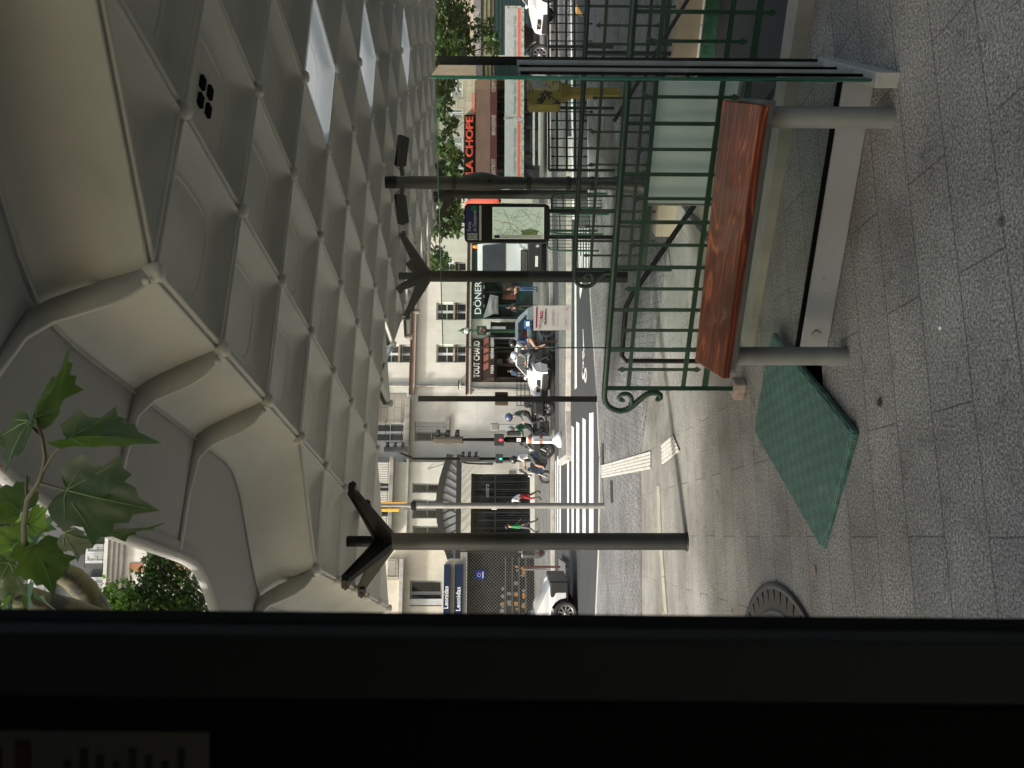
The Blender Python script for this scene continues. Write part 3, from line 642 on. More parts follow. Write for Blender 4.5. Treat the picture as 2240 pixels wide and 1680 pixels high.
mb = MB(); mb.box((min(lx)+.01, ys[0]+.035, -.075), (max(lx)-.06, ys[-1]-.03, -.044)); mb.box((min(lx)-.01, ys[0]+.02, -.135), (max(lx)-.01, ys[0]+.30, -.076)); fr = mb.build('seat_frame', 'greysteel', bench, bevel=.006); fr.matrix_local = mx
for (x, y) in ((1.275, 3.69), (.155, 4.18)):
    c = Vector((x, y, 0))-BO
    MB().tube([c, c+Vector((0, 0, .60))], .05, 24).build('leg', 'greysteel', bench)

# paper notice on the back pane
npos = bl+be*.12; t = thing('paper_notice', 'white printed paper notice taped on the glass behind the bench', 'notice', tuple(npos-bn*.012))
def onpane(px, py):      # hit the pane plane
    d = ray(px, py); o_ = Vector((0, 0, EYE)); nn = bn; k = (bl-bn*.012-o_).dot(nn)/d.dot(nn); return o_+d*k
c0, c1, c2, c3 = onpane(1167, 723), onpane(1167, 668.5), onpane(1250, 668.5), onpane(1247, 722)
TO = Vector(t.location); vs_ = [c-TO for c in (c0, c1, c2, c3)]
MB().add(vs_+[v+bn*.002 for v in vs_], [(0, 1, 2, 3), (4, 5, 6, 7), (0, 1, 5, 4), (1, 2, 6, 5), (2, 3, 7, 6), (3, 0, 4, 7)]).build('sheet', 'paper', t)
zr = math.atan2(be.y, be.x); top = vs_[0]; Wd = (vs_[1]-vs_[0]).length; Hd = (vs_[3]-vs_[0]).length; off = -bn*.002
def pl(u, v): return top+be*(u*Wd)+Vector((0, 0, -v*Hd))+off
def strip(name, m, u0, u1, v0, v1): return MB().add([pl(u0, v0), pl(u1, v0), pl(u1, v1), pl(u0, v1)], [(0, 1, 2, 3)]).build(name, m, t)
strip('red_band', 'crimson', .12, .95, .06, .10); strip('number_plate', 'crimson', .5, .8, .165, .25)
text('164', .026, 'paper', t, pl(.53, .235)-bn*.001, (R(90), 0, zr), 'number', .0003)
text('Info', .02, 'crimson', t, pl(.08, .2), (R(90), 0, zr), 'info_word', .0003); text('Manifestation', .017, 'ink', t, pl(.25, .345), (R(90), 0, zr), 'heading', .0003, off=.0006)
m_ = MB(); m_.tube([pl(.42+.07*math.cos(a*math.pi/8), .205+.045*math.sin(a*math.pi/8)) for a in range(17)], .0012, 5); m_.build('circle_emblem', 'ink', t)
m_ = MB(); m_.tube([pl(.86+.04*math.cos(a*math.pi/8), .88+.025*math.sin(a*math.pi/8)) for a in range(17)], .0008, 5); m_.build('circle_emblem', 'ink', t)
for k, (u1, v) in enumerate(((.8, .50), (.9, .53), (.75, .56), (.72, .65), (.5, .86), (.4, .89))): strip('text_line', 'ink', .2, u1, v, v+.006)

# ================================================================== GREEN LID, GRATE
A, B, C, D = G(1686, 724, .075), G(1647, 941, .05), G(1800, 1209, .012), G(1860, 944, .055)
lid = None; lc = (A+B+C+D)/4
ex = (C-B).normalized(); ez = ex.cross(A-B).normalized(); ez = ez if ez.z > 0 else -ez; ey = ez.cross(ex)
lm = Matrix.Translation(lc) @ Matrix((ex, ey, ez)).transposed().to_4x4(); li = lm.inverted(); q4 = [li @ v for v in (A, B, C, D)]
pp = rounded([Vector((v.x, v.y)) for v in q4], .05); mb = MB(); n = len(pp); cc = sum(pp, Vector((0, 0)))/n
sc_ = [p+(cc-p).normalized()*.03 for p in pp]
mb.loft([[(p.x, p.y, -.035) for p in pp], [(p.x, p.y, -.012) for p in pp], [(p.x, p.y, 0) for p in sc_]], False, True, True)
lid = mb.build('trench_lid', 'lidgreen'); lid.matrix_world = lm
tag(lid, 'worn green ribbed plastic cover lying askew over a hole beside the bench', 'trench cover')
hv = MB(); hp = [Vector((*p, 0)) for p in hole2]; hv.add([Vector((v.x, v.y, z)) for z in (-.002, -.5) for v in hp], [(0, 1, 5, 4), (1, 2, 6, 5), (2, 3, 7, 6), (3, 0, 4, 7), (4, 5, 6, 7)])
struct('utility_pit', hv, 'blackvoid')
# circular tree grate
a1, a2, a3 = [Vector((-1.74, 5.86)), Vector((-1.355, 5.31)), Vector((-1.40, 4.67))]
d_ = 2*(a1.x*(a2.y-a3.y)+a2.x*(a3.y-a1.y)+a3.x*(a1.y-a2.y))
ux = (a1.length_squared*(a2.y-a3.y)+a2.length_squared*(a3.y-a1.y)+a3.length_squared*(a1.y-a2.y))/d_
uy = (a1.length_squared*(a3.x-a2.x)+a2.length_squared*(a1.x-a3.x)+a3.length_squared*(a2.x-a1.x))/d_
rg = (Vector((ux, uy))-a1).length
tg = thing('tree_grate', 'round black cast iron grate with radial slots at the foot of the near tree', 'tree grate', (ux, uy, 0))
MB().lathe([(.001, .004), (rg-.01, .004)], 64).build('soil_gap', 'blackvoid', tg)
ring = lambda r0, r1, z: [(r0, .004), (r0, z), (r1, z), (r1, .002)]
for r0, r1, nm in ((rg-.045, rg, 'outer_ring'), (rg*.79, rg*.825, 'middle_ring'), (rg*.45, rg*.50, 'inner_ring')): MB().lathe(ring(r0, r1, .016), 96).build(nm, 'castiron', tg)
sp = MB()
for k in range(96):
    a = 2*math.pi*k/96; d = Vector((math.cos(a), math.sin(a), 0)); 
    if k % 2 == 0: sp.beam(d*(rg*.82)+Vector((0, 0, .009)), d*(rg-.04)+Vector((0, 0, .009)), .12*rg, .012, w2=.09*rg)
    sp.beam(d*(rg*.49)+Vector((0, 0, .009)), d*(rg*.80)+Vector((0, 0, .009)), .024*rg/.7, .012, w2=.036*rg/.7)
sp.build('slotted_plate', 'castiron', tg)

# ================================================================== METRO ENTRANCE
def fmt(pt, e1, P, z0=0.0): return Vector((P.x+e1.x*pt[0], P.y+e1.y*pt[0], pt[1]+z0))
def spear(mb, p, upw, w=.045, h=.07, th=.012, e=None):
    s = 1 if upw else -1; e3 = Vector((e.x, e.y, 0)); n3 = Vector((-e.y, e.x, 0))*th/2; z = Vector((0, 0, s))
    prof = [(-.008, 0), (-.014, .01), (-.011, .018), (-w/2, h*.48), (0, h), (w/2, h*.48), (.011, .018), (.014, .01), (.008, 0)]
    f_ = [p+e3*x+z*y-n3 for x, y in prof]; b_ = [p+e3*x+z*y+n3 for x, y in prof]; n = len(prof)
    mb.add(f_+b_, [tuple(range(n)), tuple(range(n, 2*n))]+[(i, (i+1) % n, (i+1) % n+n, i+n) for i in range(n)])
def railing(label, P, e1, L, m, z0a=.0, posts=(0,), dense=.163, scrollside=-1, group=None):
    t = thing('iron_railing', label, 'railing', (P.x, P.y, 0), group=group); O = Vector((P.x, P.y, 0)); ln = []
    g = lambda a, z: Vector((e1.x*a, e1.y*a, z))
    # handrail with its scroll end
    sc = [(0, 0), (-.076, 0), (-.125, -.015), (-.165, -.042), (-.19, -.08), (-.204, -.13), (-.19, -.19), (-.143, -.24), (-.105, -.272), (-.076, -.30), (-.05, -.33), (-.038, -.365), (-.04, -.405), (-.06, -.432), (-.085, -.437), (-.098, -.42), (-.092, -.405)]
    hr = MB(); hr.tube([g(a, 1.07+z) for a, z in sc[::-1]]+[g(a, 1.07) for a in (.5, L)], [.020]*3+[.023]*(len(sc)-3)+[.024, .024], 12); hr.build('handrail', m, t)
    cu = MB(); cu.tube([g(a, 1.07+z) for a, z in [(-.196, -.16), (-.17, -.20), (-.135, -.218), (-.11, -.215), (-.075, -.207), (-.052, -.185), (-.048, -.16), (-.055, -.13), (-.078, -.115), (-.1, -.125), (-.108, -.145), (-.098, -.155)]], .018, 8); cu.build('scroll', m, t)
    for z, h_ in ((.89, .03), (.47, .034), (.305, .045)):
        MB().beam(g(0, z), g(L, z), .012, h_).build('rail', m, t)
    k = 1; a = dense
    while a < L and k < 90:
        b = MB()
        if k % 2: b.beam(g(a, .42), g(a, .915), .02, .014, upv=(e1.y, -e1.x, 0)); spear(b, g(a, .915), True, e=e1); spear(b, g(a, .42), False, e=e1)
        else: b.beam(g(a, .27), g(a, 1.06), .024, .014, upv=(e1.y, -e1.x, 0)); spear(b, g(a, .27), False, e=e1)
        b.build('bar', m, t); k += 1; a += dense
    for a in posts:
        MB().beam(g(a, z0a-.02), g(a, 1.07), .034, .034).build('post', m, t)
    return t
railing('dark green iron railing with a curled end right behind the bench', RP, RE1, 4.6, 'green', posts=(0, 2.3, 4.55))
PF = RP+RE1*(-.12)+RE2*2.89
railing('dark green iron railing on the far side of the metro stairwell', PF, RE1, 5.6, 'greendark', posts=(0, 2.2, 4.4))
pad = thing('stone_block', 'small worn stone block under the curled railing end', 'stone block', tuple(rl(0, 0)))
mb = MB(); mb.box((-.07, -.07, .0), (.07, .07, .09)); o = mb.build('block', mat('pinkish_pad', (.32, .26, .23), .85, var=.35, vscale=20), pad, bevel=.015); o.rotation_euler = (0, 0, -.5)
# plinths and pit
def plinth(name, a0, a1, b0, b1, za0, za1, m, label=None):
    mb = MB(); vs_ = [rl(a0, b0), rl(a1, b0), rl(a1, b1), rl(a0, b1), rl(a0, b0, za0), rl(a1, b0, za1), rl(a1, b1, za1), rl(a0, b1, za0)]
    c = rl(a0, b0); mb.add([v-c for v in vs_], [(3, 2, 1, 0), (4, 5, 6, 7), (0, 1, 5, 4), (1, 2, 6, 5), (2, 3, 7, 6), (3, 0, 4, 7)])
    o = mb.build(name, m, None, bevel=.006); o.location = c; return o
well = thing('metro_stairwell', 'tiled metro stairwell opening in the pavement behind the green railings', 'stairwell', tuple(rl(1.2, 1.4)))
WO = Vector(well.location)
def wp(name, vs_, m):
    mb = MB(); mb.add([v-WO for v in vs_], [(3, 2, 1, 0), (4, 5, 6, 7), (0, 1, 5, 4), (1, 2, 6, 5), (2, 3, 7, 6), (3, 0, 4, 7)]); return mb.build(name, m, well)
def wbox(name, a0, a1, b0, b1, z0, z1, m, z0b=None, z1b=None):
    z0b = z0 if z0b is None else z0b; z1b = z1 if z1b is None else z1b
    return wp(name, [rl(a0, b0, z0), rl(a1, b0, z0b), rl(a1, b1, z0b), rl(a0, b1, z0), rl(a0, b0, z1), rl(a1, b0, z1b), rl(a1, b1, z1b), rl(a0, b1, z1)], m)
wbox('near_coping', .35, 9.5, -.06, .13, .001, .045, 'stone', .001, .26)
wbox('far_coping', .3, 9.5, 2.76, 3.02, .001, .24, 'beigestone')
wbox('end_coping', .50, .69, .131, 2.759, .001, .05, 'stone')
w_ = wbox('far_wall', .7, 9.5, 2.74, 2.758, -4.2, .02, 'whitetile')
# orient tile texture along the wall
w_.location = Vector(w_.location); 
wbox('tile_border', .7, 9.5, 2.715, 2.739, -.14, .0, 'greentile')
wbox('near_wall', .7, 9.5, .131, .15, -4.2, -.001, 'whitetile')
wbox('end_wall', 9.5, 9.6, .131, 2.75, -4.2, -.001, 'whitetile')
for k in range(22):
    wbox('step', .7+.3*k, .7+.3*(k+1), .151, 2.714, -4.2, -.165*k-.002, 'drain')
hb = MB(); hb.tube([v-WO for v in (rl(.05, .36, .02), rl(.05, .36, .86), rl(.10, .36, .9), rl(.52, .36, .9), rl(.62, .36, .86), rl(4.2, .36, -1.15))], .02, 10); hb.build('handrail', 'black', well)
hb = MB(); hb.tube([v-WO for v in (rl(1.5, 2.62, .78), rl(6, 2.62, -1.72))], .019, 10)
for a in (2.0, 3.1, 4.2, 5.3): p_ = rl(a, 2.62, .78-(a-1.5)*.5556); hb.tube([p_-WO, p_+Vector((RE2.x, RE2.y, 0))*.10-WO], .012, 8); hb.lathe([(.001, 0), (.04, .0), (.04, .012), (.001, .012)], 14, Matrix.Translation(p_+Vector((RE2.x, RE2.y, 0))*.10-WO) @ Vector((RE2.x, RE2.y, 0)).to_track_quat('Z', 'Y').to_matrix().to_4x4())
hb.build('wall_handrail', 'black', well)
t = thing('frosted_panel', 'pale frosted glass panel fixed behind the near green railing', 'panel', tuple(rl(1.42, .05)))
FO = Vector(t.location); mb = MB(); 
for (a0, a1) in ((1.42, 2.30),):
    vs_ = [rl(a0, .05, .40), rl(a1, .05, .345), rl(a1, .065, .345), rl(a0, .065, .40), rl(a0, .05, .87), rl(a1, .05, .865), rl(a1, .065, .865), rl(a0, .065, .87)]
    mb.add([v-FO for v in vs_], [(3, 2, 1, 0), (4, 5, 6, 7), (0, 1, 5, 4), (1, 2, 6, 5), (2, 3, 7, 6), (3, 0, 4, 7)])
mb.build('pane', 'frost', t)
mb = MB(); mb.beam(rl(1.415, .058, .385)-FO, rl(1.415, .058, .885)-FO, .02, .02); mb.beam(rl(1.415, .058, .39)-FO, rl(2.30, .058, .335)-FO, .02, .02); mb.build('edge_frame', 'greysteel', t)
t = thing('service_cabinet', 'low dark service cabinet on the far coping of the stairwell', 'cabinet', tuple(rl(3.1, 2.9, .24)))
m_ = Matrix.Rotation(math.atan2(RE1.y, RE1.x), 4, 'Z')
MB().box((-.2, -.02, 0), (.9, .10, .36), m_).build('housing', 'beigestone', t, bevel=.01)
for x in (-.12, .28, .64): MB().box((x, -.03, .07), (x+.26, -.019, .31), m_).build('black_opening', 'blackvoid', t)

# ================================================================== BUS (the photographer sits inside)
bus = thing('city_bus', 'dark interior of the bus with a blurred window pillar at the edge of the view', 'bus', (0, 0, 0)); bus.rotation_euler = (0, R(.59), 0)
bz = 1.85*math.tan(R(.59)); bus.location = (-bz, 0, 0)
Yb = .55; PX = -.170
mb = MB()
mb.box((-6, Yb-.07, .1), (6, Yb+.03, 1.05)); mb.box((-6, Yb-.07, 2.5), (6, Yb+.03, 3.0)); mb.box((-6, Yb-.02, 1.051), (-1.5, Yb+.03, 2.499)); mb.box((1.7, Yb-.07, 1.051), (6, Yb+.03, 2.499))
mb.box((-6, -2.1, 2.95), (6, Yb-.071, 3.02)); mb.box((-6, -2.1, .1), (6, -2.04, 1.1)); mb.box((-6, -2.1, 2.3), (6, -2.04, 2.949))
for x in (-6, -3.4, -.9, 1.6, 4.1, 5.9): mb.box((x, -2.1, 1.101), (x+.2, -2.04, 2.299))
mb.box((-6.05, -2.1, .1), (-6.001, Yb, 3.0)); mb.box((6.11, -2.1, .1), (6.15, Yb, 3.0)); 
mb.build('body', 'busgrey', bus)
MB().box((-6, -2.039, .22), (6, Yb-.072, .27)).build('floor', 'busgrey', bus)
MB().box((-1.49, Yb-.06, 1.051), (PX-.034, Yb+.028, 2.499)).build('window_pillar', 'matte_black', bus)
MB().box((PX-.032, Yb-.035, 1.052), (PX, Yb+.03, 2.498)).build('window_seal', 'matte_black', bus, bevel=.004)
MB().box((PX-.020, Yb-.085, 1.02), (PX+.018, Yb-.061, 2.52)).build('pillar_trim', 'busgrey', bus, bevel=.003)
MB().box((PX, Yb+.0, 1.051), (1.699, Yb+.005, 2.499)).build('window_pane', 'buspane', bus)
sg = MB().box((-.36, Yb-.064, 2.03), (PX-.049, Yb-.061, 2.45)).build('information_sticker', 'notice', bus, bevel=.001)
sg2 = MB()
for k in range(8): sg2.box((-.35, Yb-.066, 2.045+k*.010), (PX-.060-.004*((k*5) % 3), Yb-.0645, 2.049+k*.010))
sg2.build('printed_line', 'busgrey', sg)
sg2 = MB()
for k in range(3): sg2.box((-.35, Yb-.066, 2.14+k*.018), (PX-.056-.004*k, Yb-.0645, 2.149+k*.018))
sg2.build('red_line', 'noticered', sg)

# ================================================================== NEAR PLANE TREE
tr = thing('plane_tree', 'plane tree by the bus with mottled limbs and large lobed leaves close to the window', 'tree', (-2.45, 4.9, 0))
TO = Vector(tr.location)
def pth(pts): return [W(*p)-TO for p in pts]
MB().tube([Vector((0, 0, 0)), Vector((.02, .05, 1.5)), Vector((-.05, 0, 3.2)), Vector((.0, -.02, 4.3))], [.22, .17, .15, .12], 14).build('trunk', 'bark', tr)
lb = lambda pts, rs: MB().tube(pts, rs, 12).build('limb', 'bark', tr)
lb([Vector((-.05, 0, 3.9))]+pth([(235, 1385, 4.9), (205, 1330, 4.85), (185, 1290, 4.8), (158, 1264, 4.75), (125, 1248, 4.7), (70, 1235, 4.6), (0, 1215, 4.4), (-60, 1190, 4.2)]), [.12, .085, .08, .075, .07, .062, .055, .045, .03])
lb([Vector((-.1, 0, 3.6))]+pth([(215, 1350, 4.7), (150, 1330, 4.6), (90, 1318, 4.5), (30, 1300, 4.4), (-40, 1270, 4.3)]), [.1, .06, .06, .065, .07, .06])
lb(pth([(-60, 1080, 4.3), (0, 1140, 4.4), (30, 1178, 4.5), (60, 1215, 4.55), (75, 1240, 4.6)]), [.06, .055, .05, .045, .04])
tw = [(30, 1300, 4.4), (22, 1280, 3.6), (40, 1235, 2.7), (54, 1195, 2.2), (52, 1150, 2.0), (60, 1092, 1.9), (84, 1056, 1.86), (92, 1035, 1.85), (99, 1000, 1.84), (93, 960, 1.82), (80, 918, 1.8)]
MB().tube(pth(tw), [.012, .010, .009, .0075, .007, .0062, .0055, .005, .0045, .004, .0035], 8).build('twig', 'twig', tr)
for a in ([(60, 1092, 1.9), (57, 1070, 1.9), (58, 1040, 1.9)], [(92, 1035, 1.85), (118, 992, 1.83), (150, 960, 1.8)], [(85, 1056, 1.86), (110, 1063, 1.86), (143, 1072, 1.85)], [(93, 955, 1.82), (75, 938, 1.82), (64, 928, 1.82)], [(54, 1195, 2.2), (66, 1190, 2.2), (78, 1193, 2.2)]): MB().tube(pth(a), [.004, .003, .0025], 6).build('twig', 'twig', tr)
LEAF = [(0, 0), (-0.16, -0.1), (-0.36, -0.14), (-0.52, -0.03), (-0.68, 0.1), (-0.56, 0.19), (-0.55, 0.33), (-0.82, 0.5), (-0.6, 0.53), (-0.52, 0.67), (-0.37, 0.62), (-0.32, 0.77), (-0.16, 0.82), (0, 1.08), (0.16, 0.7999999999999999), (0.32, 0.78), (0.37, 0.63), (0.52, 0.65), (0.6, 0.54), (0.82, 0.51), (0.55, 0.31), (0.56, 0.2), (0.68, 0.11), (0.52, -0.05), (0.36, -0.13), (0.16, -0.09000000000000001)]
def bigleaf(mb, vein, base, tip, width, nrm_tilt, fold=0.0, curl=.15):
    """leaf from base to tip (world points), its plane turned about the midrib by nrm_tilt"""
    L = (tip-base).length; d = (tip-base)/L; toward = (Vector((0, 0, EYE))-base).normalized(); s = d.cross(toward).normalized()
    q = Matrix.Rotation(nrm_tilt, 3, d); s = q @ s; n = s.cross(d); width *= .62; fold *= .8
    def P(x, y):
        ax = abs(x); return base+d*(y*L*.94)+s*(x*width*math.cos(fold*.9*min(1, ax*2)))+n*(ax*width*math.sin(fold)*min(1, ax*3+.3)-curl*L*(y-.2)**2*.5+.03*L*math.sin(6*x+4*y)+.02*width*math.sin(16*x))
    n0 = len(LEAF); fr_ = (1, .8, .6, .4, .2, 0)
    cy = [min(.86, max(.0, y*(.8-.22*min(1, abs(x)/.7)))) for x, y in LEAF]; rings = [[P(x*f, cy[k]+(y-cy[k])*f) for k, (x, y) in enumerate(LEAF)] for f in fr_]
    mb.loft(rings, True, closed=True)
    for e in ((0, 1.0), (-.68, .49), (.68, .48), (-.5, .1), (.5, .1)):
        vein.tube([P(e[0]*f, e[1]*f)-n*-.001 for f in (0, .3, .6, .95)], [.0016, .0012, .0009, .0004], 5)
lv = [((145, 1072, 1.85), (342, 1118, 1.86), .22, .15, .12), ((149, 959, 1.8), (345, 958, 1.78), .15, -.75, .7), ((75, 914, 1.8), (168, 752, 1.78), .13, 1.0, .6), ((66, 921, 1.82), (2, 1035, 1.8), .11, .9, .5),
      ((78, 1193, 2.2), (120, 1300, 2.15), .17, -.3, .2), ((45, 1120, 2.1), (-30, 1060, 2.1), .16, .3, .3), ((140, 1165, 2.0), (226, 1190, 2.0), .13, .9, .5), ((205, 1165, 2.1), (366, 1156, 2.3), .07, 1.15, .6),
      ((20, 1230, 2.6), (-30, 1330, 2.6), .2, .2, .2), ((60, 1150, 2.3), (110, 1110, 2.4), .11, .5, .3), ((30, 1190, 2.9), (-20, 1150, 2.9), .18, .4, .2)]
leaves = None
for b, tp, wd, tl, fo in lv:
    mb = MB(); vn = MB(); bigleaf(mb, vn, W(*b)-TO+TO, W(*tp), wd, tl, fo)
    mb.v = [v-TO for v in mb.v]; vn.v = [v-TO for v in vn.v]
    lf = mb.build('leaf', 'leaf_near', tr, recalc=False); vn.build('vein', 'leafvein', lf)
mb = MB(); rng = random.Random(3)
def leafpoly(mb, c, s, rng, poly=[(0, 0), (-.45, .05), (-.3, .3), (-.5, .55), (-.2, .55), (0, 1), (.2, .55), (.5, .55), (.3, .3), (.45, .05)]):
    q = Matrix.Rotation(rng.uniform(0, 6.28), 3, 'Z') @ Matrix.Rotation(rng.gauss(0, .7), 3, 'X') @ Matrix.Rotation(rng.gauss(0, .5), 3, 'Y')
    vs_ = [c+q @ Vector((x*s, y*s, -.25*s*abs(x))) for x, y in poly]; mb.add(vs_, [tuple(range(len(poly)))])
for _ in range(50):
    px = rng.gauss(20, 45); py = rng.uniform(1125, 1420); Y = rng.uniform(3.0, 5.2)
    if px > 125 or (py < 1160 and px > 90): continue
    leafpoly(mb, W(px, py, Y)-TO, .17, rng)
for _ in range(3400):  # unseen leaves high over the bus, placed to shade the near paving
    c = Vector((rng.uniform(-8.5, -2.6), rng.uniform(-1.6, 3.2), 5.6+rng.gauss(0, .45)))-TO
    if (c+TO).x > -3.4 and rng.random() < .5: continue
    leafpoly(mb, c, .26, rng)
for k_ in range(7):
    e_ = Vector((-7.5+k_*.8, rng.uniform(-1, 2.6), 5.5))-TO; lb([Vector((0, -.02, 4.2)), Vector((-1.2, -1.6, 5.0)), e_], [.1, .07, .02])
mb.build('crown', 'leaf', tr, recalc=False)
# ================================================================== BUILDINGS
class Plane:
    def __init__(s, ox, oy, rz): s.o = Vector((ox, oy, 0)); s.rz = rz; s.x = Vector((math.cos(rz), math.sin(rz), 0)); s.n = Vector((math.sin(rz), -math.cos(rz), 0))
    def hit(s, px, py, out=0.0):
        d = ray(px, py); e = Vector((0, 0, EYE)); p0 = s.o+s.n*out; k = (p0-e).dot(s.n)/d.dot(s.n); p = e+d*k; return ((p-s.o).dot(s.x), p.z)
    def rect(s, V0, V1, y0, y1, out=0.0):
        ym = (y0+y1)/2; vm = (V0+V1)/2
        return (s.hit(vm, y1, out)[0], s.hit(vm, y0, out)[0], s.hit(V1, ym, out)[1], s.hit(V0, ym, out)[1])
def bx(name, r, y0, y1, m, parent, bevel=0):
    x0, x1, z0, z1 = r; return MB().box((x0, min(y0, y1), z0), (x1, max(y0, y1), z1)).build(name, m, parent, bevel=bevel)
def wall(name, r, holes, m, parent, depth=.3, y=0.0):
    x0, x1, z0, z1 = r; mb = MB()
    loops = [[Vector((x0, z0, 0)), Vector((x1, z0, 0)), Vector((x1, z1, 0)), Vector((x0, z1, 0))]]+[[Vector((a, c, 0)), Vector((b, c, 0)), Vector((b, d, 0)), Vector((a, d, 0))] for a, b, c, d in holes]
    tr_ = geometry.tessellate_polygon(loops); al = [v for lp in loops for v in lp]
    mb.add([(v.x, y, v.y) for v in al], tr_)
    for lp in loops[1:]:
        mb.add([(v.x, y, v.y) for v in lp]+[(v.x, y+depth, v.y) for v in lp], [(i, (i+1) % 4, (i+1) % 4+4, i+4) for i in range(4)])
    mb.add([(x0, y, z0), (x0, y, z1), (x0, y+6, z1), (x0, y+6, z0), (x1, y, z0), (x1, y, z1), (x1, y+6, z1), (x1, y+6, z0)], [(0, 1, 2, 3), (4, 5, 6, 7), (1, 5, 6, 2)])
    return mb.build(name, m, parent)
def window(parent, r, frame='pvc', glass='window', cols=2, rows=3, y=.22, fw=.07, curtain=False, transom=None):
    x0, x1, z0, z1 = r; g = MB().box((x0, y+.03, z0), (x1, y+.05, z1)).build('window', glass, parent)
    f = MB(); f.box((x0, y-.03, z0), (x0+fw, y+.028, z1)); f.box((x1-fw, y-.03, z0), (x1, y+.028, z1)); f.box((x0+fw, y-.03, z0), (x1-fw, y+.028, z0+fw)); f.box((x0+fw, y-.03, z1-fw), (x1-fw, y+.028, z1))
    for k in range(1, cols): c = x0+(x1-x0)*k/cols; f.box((c-fw*.9, y-.025, z0+fw), (c+fw*.9, y+.027, z1-fw))
    for k in range(1, rows): c = z0+(z1-z0)*k/rows; f.box((x0+fw, y-.02, c-.025), (x1-fw, y+.026, c+.025))
    f.build('frame', frame, g)
    if curtain: MB().box((x0+fw, y+.021, z0+fw), (x1-fw, y+.024, z0+(z1-z0)*.95)).build('curtain', 'curtain', g)
    return g
def guard(parent, r, y=-.02):
    x0, x1, z0, z1 = r; b = MB(); b.box((x0, y-.02, z1-.03), (x1, y+.02, z1)); b.box((x0, y-.02, z0), (x1, y+.02, z0+.03)); n = max(3, int((x1-x0)/.13))
    for k in range(n+1): x = x0+(x1-x0)*k/n; b.box((x-.012, y-.012, z0+.031), (x+.012, y+.012, z1-.031))
    return b.build('window_guard', 'iron', parent)
FP = Plane((945-840)/F*48, 48, math.atan(.21))
def building(name, label, plane, cat='building', group=None): return thing(name, label, cat, tuple(plane.o), plane.rz, group)
def boxat(t, p): t['_'] = 0

# --- cream building with the kebab shop and the bakery
b1 = building('cream_building', 'cream rendered building with kebab shop and bakery on the ground floor', FP)
xl, xr = FP.hit(1000, 859)[0], FP.hit(1000, 395)[0]
wins = [FP.rect(954.4, 1023, 661, 700), FP.rect(954.4, 1023, 753, 793), FP.rect(963, 1023, 572, 611), FP.rect(955, 1023, 455, 488), FP.rect(832, 903, 661, 700), FP.rect(832, 903, 753, 793), FP.rect(842, 903, 572, 611), FP.rect(720, 775, 661, 700), FP.rect(720, 775, 753, 793)]
zg = FP.hit(1032, 700)[1]
wall('wall', (xl, xr, zg, 18), wins, 'render', b1)
for k, r in enumerate(wins):
    window(b1, r, y=.2, fw=.085, rows=3)
    bx('sill', (r[0]-.03, r[1]+.03, r[2]+.78, r[2]+.9), .03, .18, 'sill', b1)
    guard(b1, (r[0], r[1], r[2]+.03, r[2]+.75), .05)
    bx('window_box_ledge', (r[0]-.0, r[1]+.0, r[2], r[2]+.12), -.06, .1, 'curtain', b1)
for V0, V1, o_ in ((904.5, 913, .28), (1024.5, 1031, .3)):
    r = FP.rect(V0, V1, 395, 864); bx('string_course', (xl-.15, xr, r[2]+.07, r[3]), -o_*.6, -.001, 'sill', b1); bx('string_course', (xl-.15, xr, r[2]-.02, r[2]+.069), -o_, -.001, 'sill' if V0 < 1000 else 'kerb', b1); bx('string_course', (xl-.15, xr, r[3]+.001, r[3]+.08), -o_*1.1, -.001, 'valance', b1)
pier = [FP.rect(1032, 1165, 698, 741), FP.rect(1032, 1165, 836, 859), FP.rect(1032, 1165, 395, 470)]
dr = FP.rect(1073, 1165, 703, 738)
wall('ground_floor_wall', (pier[0][0], pier[0][1], 0, zg-.001), [(dr[0], dr[1], .01, dr[3])], 'limestone', b1)
bx('ground_floor_wall', (pier[1][0], pier[1][1], 0, zg-.001), 0, 3, 'limestone', b1); bx('ground_floor_wall', (pier[2][0]-3.5, pier[2][1], 0, zg-.001), 0, 3, 'limestone', b1)
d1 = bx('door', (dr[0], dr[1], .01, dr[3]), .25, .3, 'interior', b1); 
mb = MB(); w3 = (dr[1]-dr[0]); mb.box((dr[0], .2, 0.01), (dr[0]+.07, .249, dr[3])); mb.box((dr[1]-.07, .2, 0.01), (dr[1], .249, dr[3])); mb.box((dr[0]+w3*.5-.03, .2, 0.01), (dr[0]+w3*.5+.03, .249, dr[3]-.6))
for k in range(4): mb.box((dr[0]+.07, .21, dr[3]-.15-.12*k), (dr[1]-.07, .24, dr[3]-.11-.12*k))
mb.build('frame', 'iron', d1); bx('letter_panel', (dr[0]+.5, dr[0]+.75, 1.7, 2.6), .18, .2, 'paper', d1)
# kebab shop
kx0, kx1 = FP.hit(1045, 697.5)[0], FP.hit(1045, 520)[0]; kz0, kz1 = FP.hit(1056, 650)[1], FP.hit(1033, 650)[1]
sh = bx('shop_sign', (kx0, kx1, kz0, kz1), -.2, .3, 'darkgreenshop', b1)
tx = FP.hit(1045, 688, .21)[0]; te = FP.hit(1045, 617, .21)[0]
zt = FP.hit(1052.3, 650, .21)[1]
o = text('DÖNER', .58, 'letters', sh, (tx, -.203, zt), sx=1.0, name='lettering', ext=.004, off=.004)
o.scale = ((te-tx)/o.dimensions.x, 1, 1)
mb = MB(); mb.box((kx0, -.05, kz0-.12), (kx1, .3, kz0-.001)); mb.box((kx0, .0, 0), (kx0+.12, .3, kz0-.12)); 
for f in (.17, .33, .5, .66, .83): x = kx0+(kx1-kx0)*f; mb.box((x-.04, .05, .0), (x+.04, .2, kz0-.12))
